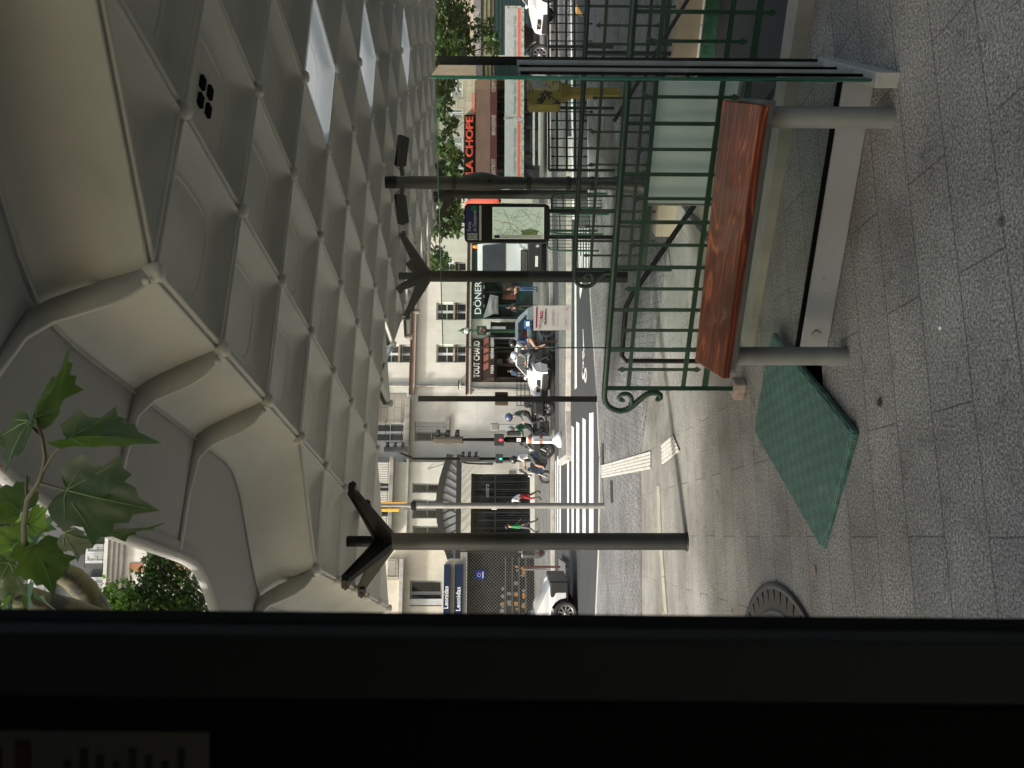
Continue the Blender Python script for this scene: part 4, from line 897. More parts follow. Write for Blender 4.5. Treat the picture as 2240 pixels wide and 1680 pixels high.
mb.box((kx0+.12, .06, .95), (kx1, .19, 1.03)); mb.build('shop_frame', 'darkgreenshop', b1)
bx('shop_window', (kx0+.12, kx1, 1.03, kz0-.12), .2, .22, 'darkglass', b1); bx('stall_riser', (kx0+.12, kx1, 0, .949), .1, .22, 'darkgreenshop', b1)
for k in range(14): MB().box((kx0+.1+k*.62, -.09, kz0-.11), (kx0+.28+k*.62, -.051, kz0-.03)).build('menu_card', 'curtain', b1)
for f, c in ((.25, 'brownlight'), (.42, 'brown')): x = kx0+(kx1-kx0)*f; bx('counter', (x, x+1.0, 1.05, 1.9), .201-.03, .199, c, b1)
# small grey awning of the kebab shop
aw = MB(); r0 = FP.rect(1060, 1078, 650, 697); x0, x1 = FP.hit(1070, 697)[0], FP.hit(1070, 652)[0]; z1_, z0_ = FP.hit(1057, 690)[1], FP.hit(1090, 690, .9)[1]
aw.add([(x0, -.06, z1_), (x1, -.06, z1_-.4), (x1, -.7, z0_+.5), (x0, -1.0, z0_+.32), (x0, -1.0, z0_), (x1-.2, -.98, z0_+.0)], [(0, 1, 2, 3), (3, 2, 5, 4)]); ao = aw.build('side_awning', 'greyawn', b1)
md = ao.modifiers.new('s', 'SOLIDIFY'); md.thickness = .02
text('GRILL', .3, 'letters_dim', ao, (x0+.08, -1.03, z0_+.42), (R(60), 0, 0), ext=.002); text('SANDWICHERIE', .15, 'letters_dim', ao, (x0+.08, -1.05, z0_+.1), ext=.002, sx=.8)
# bakery
q0, q1 = FP.hit(1045, 833)[0], FP.hit(1045, 741.5)[0]; z0_, z1_ = FP.hit(1054, 790, .1)[1], FP.hit(1032, 790, .1)[1]
sh = bx('shop_sign', (q0, q1, z0_, z1_), -.12, .3, 'brown', b1)
tx = FP.hit(1048, 826, .13)[0]; te = FP.hit(1048, 746, .13)[0]; o = text('TOUT CHAUD', .5, 'letters', sh, (tx, -.123, FP.hit(1048.6, 790, .13)[1]), ext=.004, off=.008); o.scale = ((te-tx)/o.dimensions.x, 1, 1)
aw = MB(); za, zb, zc = z0_-.001, FP.hit(1072, 790, 1.0)[1], FP.hit(1081, 790, 1.0)[1]
aw.add([(q0, -.01, za), (q1, -.01, za), (q1+.0, -1.0, zb), (q0, -1.0, zb), (q0, -1.0, zc), (q1, -1.0, zc)], [(0, 1, 2, 3), (3, 2, 5, 4)]); aw.add([(q0, -.01, za), (q0, -1.0, zb), (q0, -1.0, zc), (q0, -.01, zc)], [(0, 1, 2, 3)]); aw.add([(q1, -.01, za), (q1, -1.0, zb), (q1, -.01, zb)], [(0, 1, 2)])
ao = aw.build('awning', 'brown', b1); mdd = ao.modifiers.new('s', 'SOLIDIFY'); mdd.thickness = .02
mb = MB(); 
for f in (.22, .42, .62, .82):
    a = q0+(q1-q0)*f; w0 = (q1-q0)*.15; v = [(a, za, -.01), (a+w0, za, -.01)]
    t0, t1 = .25, .85; P_ = lambda x, t: (x, -.01-.99*t-.015, za+(zb-za)*t+.02)
    mb.add([P_(a, t0), P_(a+w0, t0), P_(a+w0, t1), P_(a, t1)], [(0, 1, 2, 3)])
mb.build('awning_panel', 'brownlight', ao)
for s_, ya, yb in (('PAIN', 817, 800), ('VIENNOISERIE', 785, 738.5)):
    a, b = FP.hit(1077, ya, 1.03)[0], FP.hit(1077, yb, 1.03)[0]; o = text(s_, .27, 'letters', ao, (a, -1.03, FP.hit(1080, 790, 1.03)[1]), ext=.003); o.scale = ((b-a)/o.dimensions.x, 1, 1)
hx = [(q0+.12, q1-.1, 1.0, zc-.3)]
wall('shop_front', (q0, q1, 0, zc), [(q0+.25, q0+(q1-q0)*.36, .9, zc-.15), (q0+(q1-q0)*.42, q0+(q1-q0)*.68, .05, zc-.15), (q0+(q1-q0)*.73, q1-.1, .05, zc-.15)], 'brown', b1, depth=.15, y=.05)
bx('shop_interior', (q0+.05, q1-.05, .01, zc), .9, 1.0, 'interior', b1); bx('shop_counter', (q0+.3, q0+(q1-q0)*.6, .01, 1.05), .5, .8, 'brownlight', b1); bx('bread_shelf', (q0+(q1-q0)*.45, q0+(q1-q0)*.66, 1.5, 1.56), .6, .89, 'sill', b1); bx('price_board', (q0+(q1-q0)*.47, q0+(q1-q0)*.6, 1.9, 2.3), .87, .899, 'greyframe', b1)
mb = MB(); mb.tube([(xl+.4, -.12, 18), (xl+.4, -.12, zg+.3), (xl+.28, -.12, zg-.1), (xl+.22, -.1, zg-.4), (xl+.2, -.1, .1)], .075, 8); mb.build('drainpipe', 'galv', b1)
r = FP.rect(1022, 1190, 800, 820)
# wall lantern / camera dome on the wall
lt = thing('wall_camera', 'round white security camera high on the cream wall beside the drainpipe', 'camera', tuple(FP.o+FP.x*FP.hit(1004, 842)[0]+Vector((0, 0, FP.hit(1004, 842)[1]))), FP.rz)
MB().lathe([(.001, .02), (.26, .03), (.28, .0), (.26, -.03), (.2, -.03)], 20, Matrix.Rotation(0, 4, 'X')).build('shade', 'matte_black', lt); MB().lathe([(.25, -.031), (.24, -.09), (.16, -.16), (.001, -.18)], 20).build('dome', 'letters', lt); MB().box((-.07, .0, -.3), (.07, .25, -.17)).build('bracket', 'matte_black', lt)

# --- stone building, two parts
b2 = building('limestone_building', 'pale limestone apartment building with stained ledges and curved glass marquee over its entrance', FP)
xa, xb = FP.hit(1000, 1182)[0], xl-.001
r_w1 = FP.rect(907, 980, 922, 965); r_w2 = FP.rect(820, 885, 925, 966); r_w3 = FP.rect(735, 800, 925, 966)
x1060 = FP.hit(1000, 1011)[0]
wall('wall', (x1060, xb, 0, 18), [r_w1, r_w2, r_w3], 'limestone', b2)
for r, fr in ((r_w1, 'greyframe'), (r_w2, 'pvc'), (r_w3, 'pvc')):
    window(b2, r, frame=fr, y=.22, fw=.1, rows=2, curtain=fr == 'pvc' and False)
    if fr == 'greyframe':
        for k in (0, 1):
            w4 = (r[1]-r[0])*.24; xx = r[1]-w4*(k+1)-.03*k; s_ = bx('shutter', (xx, xx+w4, r[2]+.05, r[3]-.05), .08, .12, 'shutter', b2); sl_ = MB()
            for z in range(24): zz = r[2]+.12+(r[3]-r[2]-.25)*z/24; sl_.box((xx+.04, .06, zz), (xx+w4-.04, .079, zz+.02))
            sl_.build('slats', 'greyframe', s_)
    else: guard(b2, (r[0]-.1, r[1]+.1, r[2]+.1, r[2]+1.1), -.45)
lr = FP.rect(887, 897.5, 873, 1011); bx('balcony_ledge', (lr[0], lr[1], lr[2], lr[3]), -.6, -.001, 'blackstain', b2, .02)
lr = FP.rect(795, 803, 873, 1011); bx('balcony_ledge', (lr[0], lr[1], lr[2], lr[3]), -.6, -.001, 'blackstain', b2, .02)
r = FP.rect(975, 983, 915, 972); bx('window_sill', (r[0], r[1], r[2], r[3]), -.15, .05, 'blackstain', b2)
r = FP.rect(825, 890, 862, 923); bx('wall_panel', (r[0], r[1], r[2]+.1, r[3]), -.03, -.001, 'limestone_sm', b2)
# left part, set forward
o_ = .8
def R2(V0, V1, y0, y1): return FP.rect(V0, V1, y0, y1, o_)
r = R2(900, 1165, 1011, 1182); zc_ = FP.hit(888, 1090, o_)[1]
wn = [R2(902, 966, 1057, 1078), R2(902, 966, 1092, 1134), R2(902, 966, 1150, 1172), R2(1030, 1160, 1036, 1172), R2(828, 853, 1055, 1075), R2(828, 853, 1100, 1130)]
wall('front_wall', (r[0], r[1], 0, 18), wn, 'render', b2, depth=.35, y=-o_)
bx('return_wall', (r[1]-.01, r[1], 0, 18), -o_+.01, -.001, 'render', b2)
for k, wr in enumerate(wn[:3]): window(b2, wr, frame='greyframe', y=-o_+.25, rows=2, cols=1 if k != 1 else 2, fw=.09)
for wr in wn[4:]: window(b2, wr, frame='pvc', y=-o_+.25, rows=1, cols=2)
lr = R2(853, 862, 1008, 1182); bx('cornice', (lr[0], lr[1]+.2, lr[2], lr[3]), -o_-.7, -o_-.001, 'blackstain', b2, .02)
guard(b2, (lr[0], lr[1]+.1, lr[3]+.05, lr[3]+1.0), -o_-.6)
lr = R2(888, 893, 1008, 1182); bx('moulding', (lr[0], lr[1]+.1, lr[2], lr[3]), -o_-.25, -o_-.001, 'render', b2, .02)
er = wn[3]; ent = bx('entrance_glazing', (er[0], er[1], .02, er[3]), -o_+.3, -o_+.34, 'darkglass', b2)
mb = MB(); W4 = er[1]-er[0]
for k in range(9): x = er[0]+W4*k/8; mb.box((x-.04, -o_+.22, .02), (x+.04, -o_+.298, er[3]))
for z in (.25, er[3]*.62, er[3]-.1): mb.box((er[0], -o_+.2, z-.05), (er[1], -o_+.219, z+.05))
for k in range(26):
    x = er[0]+W4*(k+.5)/26; mb.box((x-.015, -o_+.235, .3), (x+.015, -o_+.26, er[3]*.6))
mb.build('iron_gate', 'iron', ent)
rr = [(er[0]+W4*.3, er[0]+W4*.3+.12), (er[0]+W4*.52, er[0]+W4*.52+.12)]
text('extra', .35, 'greyframe', ent, (er[0]+W4*.62, -o_+.19, er[3]*.72), ext=.002, shear=.2)
bx('name_plate', (er[0]+W4*.42, er[0]+W4*.49, 2.2, 2.5), -o_+.18, -o_+.2, 'paper', ent)
bx('plinth', (r[0], er[0]-.02, .0, .35), -o_-.05, -o_-.001, 'kerb', b2); bx('plinth', (er[1]+.02, r[1], .0, .9), -o_-.05, -o_-.001, 'kerb', b2)
ir = FP.rect(1113, 1128, 1030, 1037, o_); bx('intercom', (ir[0], ir[1], ir[2], ir[3]), -o_-.06, -o_-.001, 'galv', b2, .01)
# marquee: curved front beam with glazed ribs
mq = thing('entrance_marquee', 'dark steel marquee with a curved front and glass infill over the entrance', 'marquee', tuple(FP.o), FP.rz)
pts_lo, pts_hi = [], []
mxl, mxr = FP.hit(985, 1222, 1.5)[0], FP.hit(985, 994, 1.5)[0]
n = 14; pf = []
for k in range(n+1):
    f = k/n; py = 994+(1222-994)*f; V = 984-18*math.sin(math.pi*min(1, max(0, f*.98+.0)))+0*f; V = {0: 984}.get(k, 985-25*math.sin(math.pi*f)**1.0)
    x, z = FP.hit(V, py, o_+1.4); pf.append((x, z))
mb = MB()
for (xa_, za_), (xb_, zb_) in zip(pf, pf[1:]):
    mb.beam((xa_, -o_-1.4, za_), (xb_, -o_-1.4, zb_), .1, .34)
mb.build('curved_beam', 'iron', mq)
zl = FP.hit(1003, 1100, o_+1.4)[1]; MB().box((pf[-1][0], -o_-1.45, zl-.14), (pf[0][0], -o_-1.2, zl+.14)).build('lower_beam', 'iron', mq)
rb = MB(); gl_ = MB()
for k, (x, z) in enumerate(pf[1:-1]):
    rb.beam((x, -o_-1.4, z-.15), (x-.35 if k < n/2 else x+.35, -o_-1.3, zl+.1), .06, .06); rb.beam((x, -o_-1.4, z), (x, -o_-.02, z+.3), .05, .06)
rb.build('rib', 'iron', mq)
for (xa_, za_), (xb_, zb_) in zip(pf, pf[1:]): gl_.add([(xa_, -o_-1.38, za_-.1), (xb_, -o_-1.38, zb_-.1), (xb_, -o_-1.32, zl+.1), (xa_, -o_-1.32, zl+.1)], [(0, 1, 2, 3)])
gl_.build('glass_infill', 'greyframe', mq)
for x, s_ in ((pf[0][0]-.4, 1), (pf[-1][0]+.4, -1)):
    mb = MB(); mb.tube([(x, -o_-.02, zl-1.9), (x, -o_-.15, zl-1.0), (x, -o_-.5, zl-.4), (x, -o_-1.3, zl-.1)], .05, 8); mb.build('bracket', 'iron', mq)
    MB().tube([(x, -o_-1.3, zl+.5), (x-.3*s_, -o_-.02, zl+1.9)], .02, 6).build('tie_rod', 'iron', mq)

# --- chocolate shop building at the left
b3 = building('chocolate_shop_building', 'warm cream building with a navy shop sign behind a shutter grille', FP)
def R3(V0, V1, y0, y1): return FP.rect(V0, V1, y0, y1, .3)
xe = FP.hit(1000, 1500, .3)[0]; xs = FP.hit(1000, 1183, .3)[0]
wr = R3(896, 967, 1270, 1326); wr2 = R3(800, 842, 1275, 1322); zs = FP.hit(1012, 1260, .3)[1]
wall('wall', (xe, xs, zs, 18), [wr, wr2], 'render2', b3, y=-.3)
window(b3, wr, frame='greyframe', y=-.05, rows=1, cols=2, fw=.1); window(b3, wr2, frame='greyframe', y=-.05, rows=1)
bx('open_shutter', (wr[0]+.05, wr[0]+.4, wr[2], wr[3]), -.28, -.2, 'curtain', b3)
lr = R3(873, 882, 1222, 1500); bx('balcony_ledge', (xe, lr[1], lr[2], lr[3]), -.9, -.301, 'kerb', b3, .02); guard(b3, (xe+6, FP.hit(860, 1268, .8)[0], lr[3]+.02, lr[3]+1.0), -.85)
pr = R3(850, 872, 1222, 1262); bx('balcony_wall', pr, -.5, -.301, 'limestone_sm', b3)
for V0, V1, o2, tY in ((969, 982.5, .75, 980.5), (993, 1010, .6, 1007)):
    r = FP.rect(V0, V1, 1235, 1500, o2); s_ = bx('shop_sign', (xe+2, r[1], r[2], r[3]), -o2, -.301, 'navy', b3)
    a, b = FP.hit(tY, 1332 if V0 < 980 else 1337, o2)[0], FP.hit(tY, 1283 if V0 < 980 else 1285, o2)[0]
    o = text('Leonidas', .36, 'letters', s_, (a, -o2-.003, FP.hit(tY, 1300, o2)[1]), ext=.003, off=.005); o.scale = ((b-a)/o.dimensions.x, 1, 1)
zg2 = FP.hit(1020, 1260, .3)[1]
bx('shutter_housing', (xe, xs-.4, zg2, zs-.001), -.45, 0, 'greyframe', b3)
bx('side_pier', (xs-.4, xs, 0, zs-.002), -.3, .5, 'greyframe', b3)
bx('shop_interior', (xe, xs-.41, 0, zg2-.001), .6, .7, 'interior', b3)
rng = random.Random(11); mb = MB(); mb2 = MB()
gx1 = xs-.45; gx0 = FP.hit(1100, 1400, .3)[0]
for k in range(46):
    x = rng.uniform(gx0, gx1-1.0); z = rng.choice([.55, .95, 1.35, 1.75]); MB().box((x, .38, z), (x+rng.uniform(.08, .22), .5, z+rng.uniform(.08, .25))).build('chocolate_box' if k % 3 else 'gold_box', 'letters_dim' if k % 3 else 'orange', b3)
mb = MB()
for z in (.5, .9, 1.3, 1.7): mb.box((gx0, .3, z-.03), (gx1-.5, .59, z))
mb.build('display_shelf', 'greyframe', b3)
gr = MB(); ht = zg2; cell = .19; y = -.12
k = 0; x = gx0-ht
while x < gx1:
    for sgn in (1, -1):
        xa_, za_ = (x, 0) if sgn > 0 else (x+ht, 0); xb_, zb_ = xa_+sgn*ht, ht
        # clip to the opening
        t0, t1 = 0, 1
        for lo_, hi_ in ((gx0, gx1),):
            d_ = xb_-xa_; ta, tb = sorted(((lo_-xa_)/d_, (hi_-xa_)/d_)); t0, t1 = max(t0, ta), min(t1, tb)
        if t1 > t0+.01: gr.beam((xa_+(xb_-xa_)*t0, y+.004*sgn, ht*t0), (xa_+(xb_-xa_)*t1, y+.004*sgn, ht*t1), .012, .014)
    x += cell
gr.build('grille', 'galv', b3)
nr = FP.rect(1040, 1060, 1248, 1268, .45); o = bx('blue_plaque', nr, -.2, -.17, 'signblue', b3); MB().tube([((nr[0]+nr[1])/2+.1*math.cos(a), -.204, nr[3]-.2+.1*math.sin(a)) for a in [k*.7 for k in range(10)]], .008, 5).build('emblem', 'letters', o); MB().box((nr[0]+.08, -.206, nr[2]+.08), (nr[1]-.08, -.201, nr[2]+.12)).build('small_print', 'letters', o)

# --- brasserie on the right
RP2 = Plane(10, 47, R(2))
b4 = building('brasserie_building', 'stone building with white louvred shutters above the brown brasserie awning', RP2)
x0, x1 = RP2.hit(1000, 402)[0], RP2.hit(1000, 148)[0]; zt_ = RP2.hit(1040, 270)[1]
ws = [RP2.rect(959, 1014, 176, 216), RP2.rect(959, 1014, 237, 258), RP2.rect(959, 1014, 297, 336), RP2.rect(959, 1014, 355, 385)]
ws += [(a, b, c+3.1, d+3.1) for a, b, c, d in ws]
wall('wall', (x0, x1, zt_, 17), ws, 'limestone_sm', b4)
for r in ws:
    window(b4, r, y=.2, cols=2, rows=1); mid = (r[0]+r[1])/2
    for a, b in ((r[0]+.03, mid-.03), (mid+.03, r[1]-.03)):
        s_ = bx('shutter', (a, b, r[2]+.04, r[3]-.04), .06, .10, 'curtain', b4); sl_ = MB(); zz = r[2]+.15
        for xx in [a+.08+(b-a-.16)*q/9 for q in range(10)]:
            for za_, zb_ in ((r[2]+.12, (r[2]+r[3])/2-.05), ((r[2]+r[3])/2+.05, r[3]-.12)): sl_.box((xx-.015, .045, za_), (xx+.015, .059, zb_))
        sl_.build('slats', 'greyframe', s_)
r = RP2.rect(934, 944, 160, 402); bx('cornice', (x0, x1, r[2], r[3]), -.3, -.001, 'stone', b4)
sg_ = MB(); a, b = RP2.hit(1026, 388, .3)[0], RP2.hit(1026, 205, .3)[0]; zs0, zs1 = RP2.hit(1038, 300, .3)[1], RP2.hit(1015, 300, .3)[1]
mid = RP2.hit(1026, 250, .3)[0]
sg_.box((a, -.25, zs0), (mid, -.001, zs1)); s_ = sg_.build('name_board', 'matte_black', b4)
o = text('LA CHOPE', .60, 'neon', s_, (a+.15, -.29, zs0+.1), ext=0, outline=.022); o.scale = ((mid-a-.3)/o.dimensions.x, 1, 1)
o = text('Champerret', .42, 'neon', s_, (mid+.1, -.26, zs0-.02), ext=.008, shear=.25); o.scale = ((b-mid)/o.dimensions.x*.95, 1, 1)
aw = MB(); ax0, ax1 = x0-.2, RP2.hit(1050, 150, 1.8)[0]
zA, zB, zC = RP2.hit(1038, 270)[1], RP2.hit(1072, 270, 1.8)[1], RP2.hit(1087, 270, 1.8)[1]
aw.add([(ax0, -.05, zA), (ax1, -.05, zA), (ax1, -1.8, zB), (ax0, -1.8, zB)], [(0, 1, 2, 3)]); ao = aw.build('awning', 'awning', b4); ao.modifiers.new('s', 'SOLIDIFY').thickness = .03
va = MB().box((ax0, -1.83, zC), (ax1, -1.80, zB)).build('valance', 'valance', b4)
for s_, ya, yb in (('BISTROT', 382, 348), ('BRASSERIE', 296, 252), ('COMPTOIR', 201, 163)):
    a, b = RP2.hit(1080, ya, 1.84)[0], RP2.hit(1080, yb, 1.84)[0]; o = text(s_, .32, 'letters_dim', va, (a, -1.835, RP2.hit(1084, 250, 1.84)[1]), ext=.003); o.scale = ((b-a)/o.dimensions.x, 1, 1)
bx('shop_front', (x0, x1, 0, zt_-.001), .3, .5, 'darkglass', b4)
mb = MB()
for k in range(9): x = x0+(x1-x0)*k/8; mb.box((x-.06, .1, 0), (x+.06, .299, zt_-.002))
mb.build('shop_frame', 'brown', b4)

# --- market building at the far right
RP3 = Plane(20, 45, R(-3))
b5 = building('market_building', 'dark shaded building with a grey name board at the top right of the photo', RP3)
x0, x1 = RP3.hit(1000, 146)[0], RP3.hit(1000, -260)[0]
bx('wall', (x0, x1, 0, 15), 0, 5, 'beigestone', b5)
r = RP3.rect(1036, 1052, -260, 58, .2); s_ = bx('name_board', (r[0], r[1], r[2], r[3]), -.2, -.001, 'ink', b5)
a = RP3.hit(1044, 118, .22)[0]; b = RP3.hit(1044, 0, .22)[0]
r2 = RP3.rect(1036, 1052, 58, 130, .2); s_ = bx('name_board', (r2[0], r2[1], r2[2], r2[3]), -.2, -.001, 'ink', b5)
o = text('MARCHE CHAMPERRET', .4, 'letters_dim', s_, (a, -.206, RP3.hit(1048.5, 50, .21)[1]), ext=.003, off=.004); o.scale = (.62, 1, 1)
r = RP3.rect(1053, 1075, -260, 140, .1); bx('olive_band', (r[0], r[1], r[2], r[3]), -.1, -.001, mat('olive_panel', (.13, .13, .07), .7, var=.2), b5)
r = RP3.rect(1080, 1160, -260, 120, .1); lo_ = bx('louvred_doors', (r[0], r[1], .05, r[3]), -.1, -.001, 'darkgreenshop', b5); mb = MB()
for k in range(14): mb.box((r[0], -.13, .2+k*.22), (r[1], -.101, .24+k*.22))
mb.build('slats', 'iron', lo_)

# --- tall apartment building seen above the canopy
RP4 = Plane(-17, 60, R(6))
b6 = building('tall_apartment_building', 'tall stone and brick apartment building with grey mansard seen above the canopy rim', RP4)
def R4(V0, V1, y0, y1, o=0): return RP4.rect(V0, V1, y0, y1, o)
x0, x1 = -14, 12; zc1, zc0 = RP4.hit(241, 1280)[1], RP4.hit(268, 1280)[1]
ww = [R4(340, 372, 1255, 1280), R4(340, 372, 1195, 1222), R4(340, 372, 1310, 1335), R4(420, 455, 1255, 1280), R4(420, 455, 1310, 1335), R4(420, 455, 1195, 1220)]
wall('stone_wall', (x0, x1, 0, zc0), ww, 'limestone', b6)
for r in ww: window(b6, r, y=.2, rows=3, curtain=False)
for k, (V0, V1) in enumerate(((284, 303), (388, 404))):
    for y0, y1 in ((1232, 1250), (1287, 1303), (1176, 1190)): bx('brick_panel', R4(V0, V1+20, y0, y1), -.06, -.001, 'brick', b6)
for dz, o_2 in ((0, .9), (.28, .7), (.56, .5), (.84, .3)): bx('cornice', (x0, x1, zc0+.84-dz, zc0+1.1-dz), -o_2, -.001, 'limestone', b6)
for V0 in (318, 402):
    r = R4(V0, V0+4, 1176, 1345); bx('string_course', (x0, x1, r[2], r[3]), -.25, -.001, 'limestone', b6)
bx('mansard', (x0, x1, zc0+1.11, 50), .3, 4, 'slate', b6)
for r in (R4(183, 238, 1262, 1296), R4(183, 238, 1306, 1340), R4(60, 110, 1262, 1300), R4(60, 110, 1306, 1340), R4(186, 236, 1190, 1232)):
    window(b6, r, y=.05, rows=2, fw=.2, curtain=True)
    guard(b6, (r[0]-.3, r[1]+.3, r[2]+.2, r[2]+1.6), -.3)
# ================================================================== VEHICLES
def wheel(parent, x, y, r, w, spokes=5, name='wheel', rimm='rimmetal', moto=False):
    m = Matrix.Translation((x, y, r)) @ Matrix.Rotation(R(90), 4, 'X'); hw = w/2
    t = MB().lathe([(r*.66, -hw*.8), (r*.9, -hw), (r*.98, -hw*.7), (r, 0), (r*.98, hw*.7), (r*.9, hw), (r*.66, hw*.8), (r*.64, 0), (r*.66, -hw*.8)], 28, m).build(name, 'tyre', parent)
    rb = MB(); rb.lathe([(r*.58, -hw*.6), (r*.66, -hw*.75), (r*.66, hw*.75), (r*.58, hw*.6), (r*.58, -hw*.6)], 28, m); rb.lathe([(.001, -hw*.7), (r*.17, -hw*.7), (r*.17, hw*.7), (.001, hw*.7)], 14, m)
    for k in range(spokes):
        a = 2*math.pi*k/spokes; 
        for s in (-1, 1): rb.beam(m @ Vector((r*.12*math.cos(a), r*.12*math.sin(a), s*hw*.5)), m @ Vector((r*.62*math.cos(a), r*.62*math.sin(a), s*hw*.55)), r*.13, hw*.2, upv=(0, 1, 0), w2=r*.1)
    rb.build('rim', rimm, t)
    if not moto: MB().lathe([(.001, -hw*.2), (r*.62, -hw*.2), (r*.62, hw*.2), (.001, hw*.2)], 20, m).build('brake_disc', 'plastic', t)
    return t
def shell(mb, prof, ws):
    """side profile prof [(x,z)] lofted over the width; ws = [(y, shrink)]"""
    cx = sum(p[0] for p in prof)/len(prof); cz = sum(p[1] for p in prof)/len(prof); loops = []
    for y, s in ws: loops.append([(cx+(x-cx)*s, y, cz+(z-cz)*(s if z > cz else 1-(1-s)*.3)) for x, z in prof])
    mb.loft(loops, True, True, True)
def car(label, loc, rz, L=3.9, H=1.48, Wd=1.72, m='carwhite', group=None, van=False, spokes=7):
    t = thing('parked_car' if not van else 'delivery_van', label, 'car' if not van else 'van', loc, rz, group); h = Wd/2; f, b = L*.42, -L*.58; r = .32; xw, xr_ = f-.78, b+.72
    hood = .98 if not van else 1.12
    arch = lambda cx, rr: [(cx+rr*math.cos(a), r+rr*math.sin(a)) for a in [math.pi*k/8 for k in range(0, 9)]]
    low = [(b+.02, .32)]+[(x, z) for x, z in arch(xr_, .40)[::-1] if z > .25]+[(x, z) for x, z in arch(xw, .40)[::-1] if z > .25]+[(f-.02, .3)]
    prof = low+[(f, .55), (f-.06, .74), (f-.3, .86), (f-.85, hood), (f-1.0, hood+.02), (b+.1, hood+.03), (b+.0, .8)]
    mb = MB(); n = len(prof)
    for s in (-1, 1):
        pass
    vs_ = []; ws = [(-h, .0), (-h+.05, 1), (h-.05, 1), (h, .0)]
    loops = []
    for y, k in ((-h+.06, 0), (-h, .5), (-h+.0, 1), ): pass
    # flat tessellated sides plus a wrapped top so the wheel arches stay open
    side = geometry.tessellate_polygon([[Vector((x, z, 0)) for x, z in prof]])
    for s in (-1, 1):
        mb.add([(x, s*(h-.07*max(0, (z-.6))**1.0-(.12*max(0, x-f+.5))), z) for x, z in prof], side, False)
    for i in range(n):
        a, c = prof[i], prof[(i+1) % n]; yy = lambda p: h-.07*max(0, (p[1]-.6))-(.12*max(0, p[0]-f+.5))
        mb.add([(a[0], -yy(a), a[1]), (c[0], -yy(c), c[1]), (c[0], yy(c), c[1]), (a[0], yy(a), a[1])], [(0, 1, 2, 3)], len(low) <= i < n-1)
    body = mb.build('body', m, t, bevel=.0)
    gh = [(f-1.02, hood), (f-1.62 if not van else f-1.3, H-.05), (f-1.95 if not van else f-1.7, H), (b+.75 if not van else b+.15, H-.02), (b+.42 if not van else b+.05, H-.14), (b+.06, hood+.02)]
    g = MB(); loops = []
    for y, s in ((-h+.10, 0), (-h+.20, 1), (h-.20, 1), (h-.10, 0)):
        loops.append([(x, (y if z < H-.3 else (y*.86)), z) for x, z in gh])
    lo2 = [[(x, -(h-.09 if z < hood+.1 else h-.22), z) for x, z in gh], [(x, (h-.09 if z < hood+.1 else h-.22), z) for x, z in gh]]
    g.loft(lo2, False, True, True); go = g.build('cabin', m, t, bevel=.03)
    ins = .07
    for s in (-1, 1):
        q = [(gh[0][0]-.22, hood+.06), (gh[1][0]-.06, H-.13), (gh[3][0]+.05, H-.13), (gh[5][0]+.32, hood+.07)]
        yy = lambda z: s*((h-.09)+(h-.22-(h-.09))*min(1, max(0, (z-hood)/(H-.05-hood)))+.012)
        w = MB(); w.add([(x, yy(z), z) for x, z in q], [(0, 1, 2, 3)]); wo = w.build('side_window', 'window', t); 
        pm = MB(); xm = (q[0][0]+q[3][0])/2-.1; pm.beam((xm, yy(hood+.06)+.004*s, hood+.06), (xm, yy(H-.13)+.004*s, H-.13), .08, .008, upv=(1, 0, 0)); pm.build('pillar', 'plastic', wo)
    for q0_, q1_, nm in ((gh[0], gh[1], 'windscreen'), (gh[5], gh[4], 'rear_window')):
        sx_ = 1 if nm == 'windscreen' else -1; A_ = Vector((q0_[0], 0, q0_[1])); B_ = Vector((q1_[0], 0, q1_[1])); nn = Vector(((B_-A_).z, 0, -(B_-A_).x)).normalized()*sx_*.012
        a = A_.lerp(B_, .1)+nn; c = A_.lerp(B_, .9)+nn; MB().add([(a.x, -h+.17, a.z), (a.x, h-.17, a.z), (c.x, h-.28, c.z), (c.x, -h+.28, c.z)], [(0, 1, 2, 3)]).build(nm, 'window', t)
    for s in (-1, 1):
        wheel(t, xw, s*(h-.11), r, .2, spokes, rimm='rimmetal'); wheel(t, xr_, s*(h-.11), r, .2, spokes)
        MB().loft([[(f-.02, s*(h-.30), .66), (f-.26, s*(h-.115), .70), (f-.42, s*(h-.10), .84), (f-.16, s*(h-.36), .80)], [(f+.03, s*(h-.34), .66), (f-.2, s*(h-.085), .70), (f-.42, s*(h-.075), .86), (f-.12, s*(h-.40), .82)]], True, True, True).build('headlight', 'lens', t)
        MB().box((b-.02, s*(h-.3)-.07, .72), (b+.12, s*(h-.12)+.03, .95)).build('tail_light', 'redlens', t)
        mm = MB(); mm.ball((gh[0][0]-.18, s*(h+.08), hood+.1), .1, 10, (.7, 1, .65)); mm.build('wing_mirror', m if not van else 'plastic', t)
        MB().beam((xw-.5, s*(h-.0), .36), (xr_+.5, s*(h-.0), .36), .03, .14).build('sill_trim', 'plastic', t)
    MB().box((f-.40 if van else f-.25, -h+(.03 if van else .16), .24), (f+.05, h-(.03 if van else .16), .50 if not van else .74)).build('bumper', 'plastic', t, bevel=.04)
    MB().box((f-.02, -.35, .56), (f+.035, .35, .70)).build('grille', 'plastic', t, bevel=.01)
    MB().box((f+.031, -.24, .36), (f+.04, .24, .46)).build('number_plate', 'letters', t)
    MB().tube([(f+.04, .07*math.cos(a*.7), .64+.07*math.sin(a*.7)) for a in range(10)], .012, 6).build('emblem', 'chrome', t)
    MB().box((b+.1, -h+.18, .3), (f-.1, h-.18, .5)).build('underbody', 'plastic', t)
    return t
p = G(1213, 778, -.13); pc = p
car('small white hatchback standing behind the blue scooter outside the bakery', (p.x-.05, p.y+.8, -.13), R(180+40), L=3.5, H=1.52)
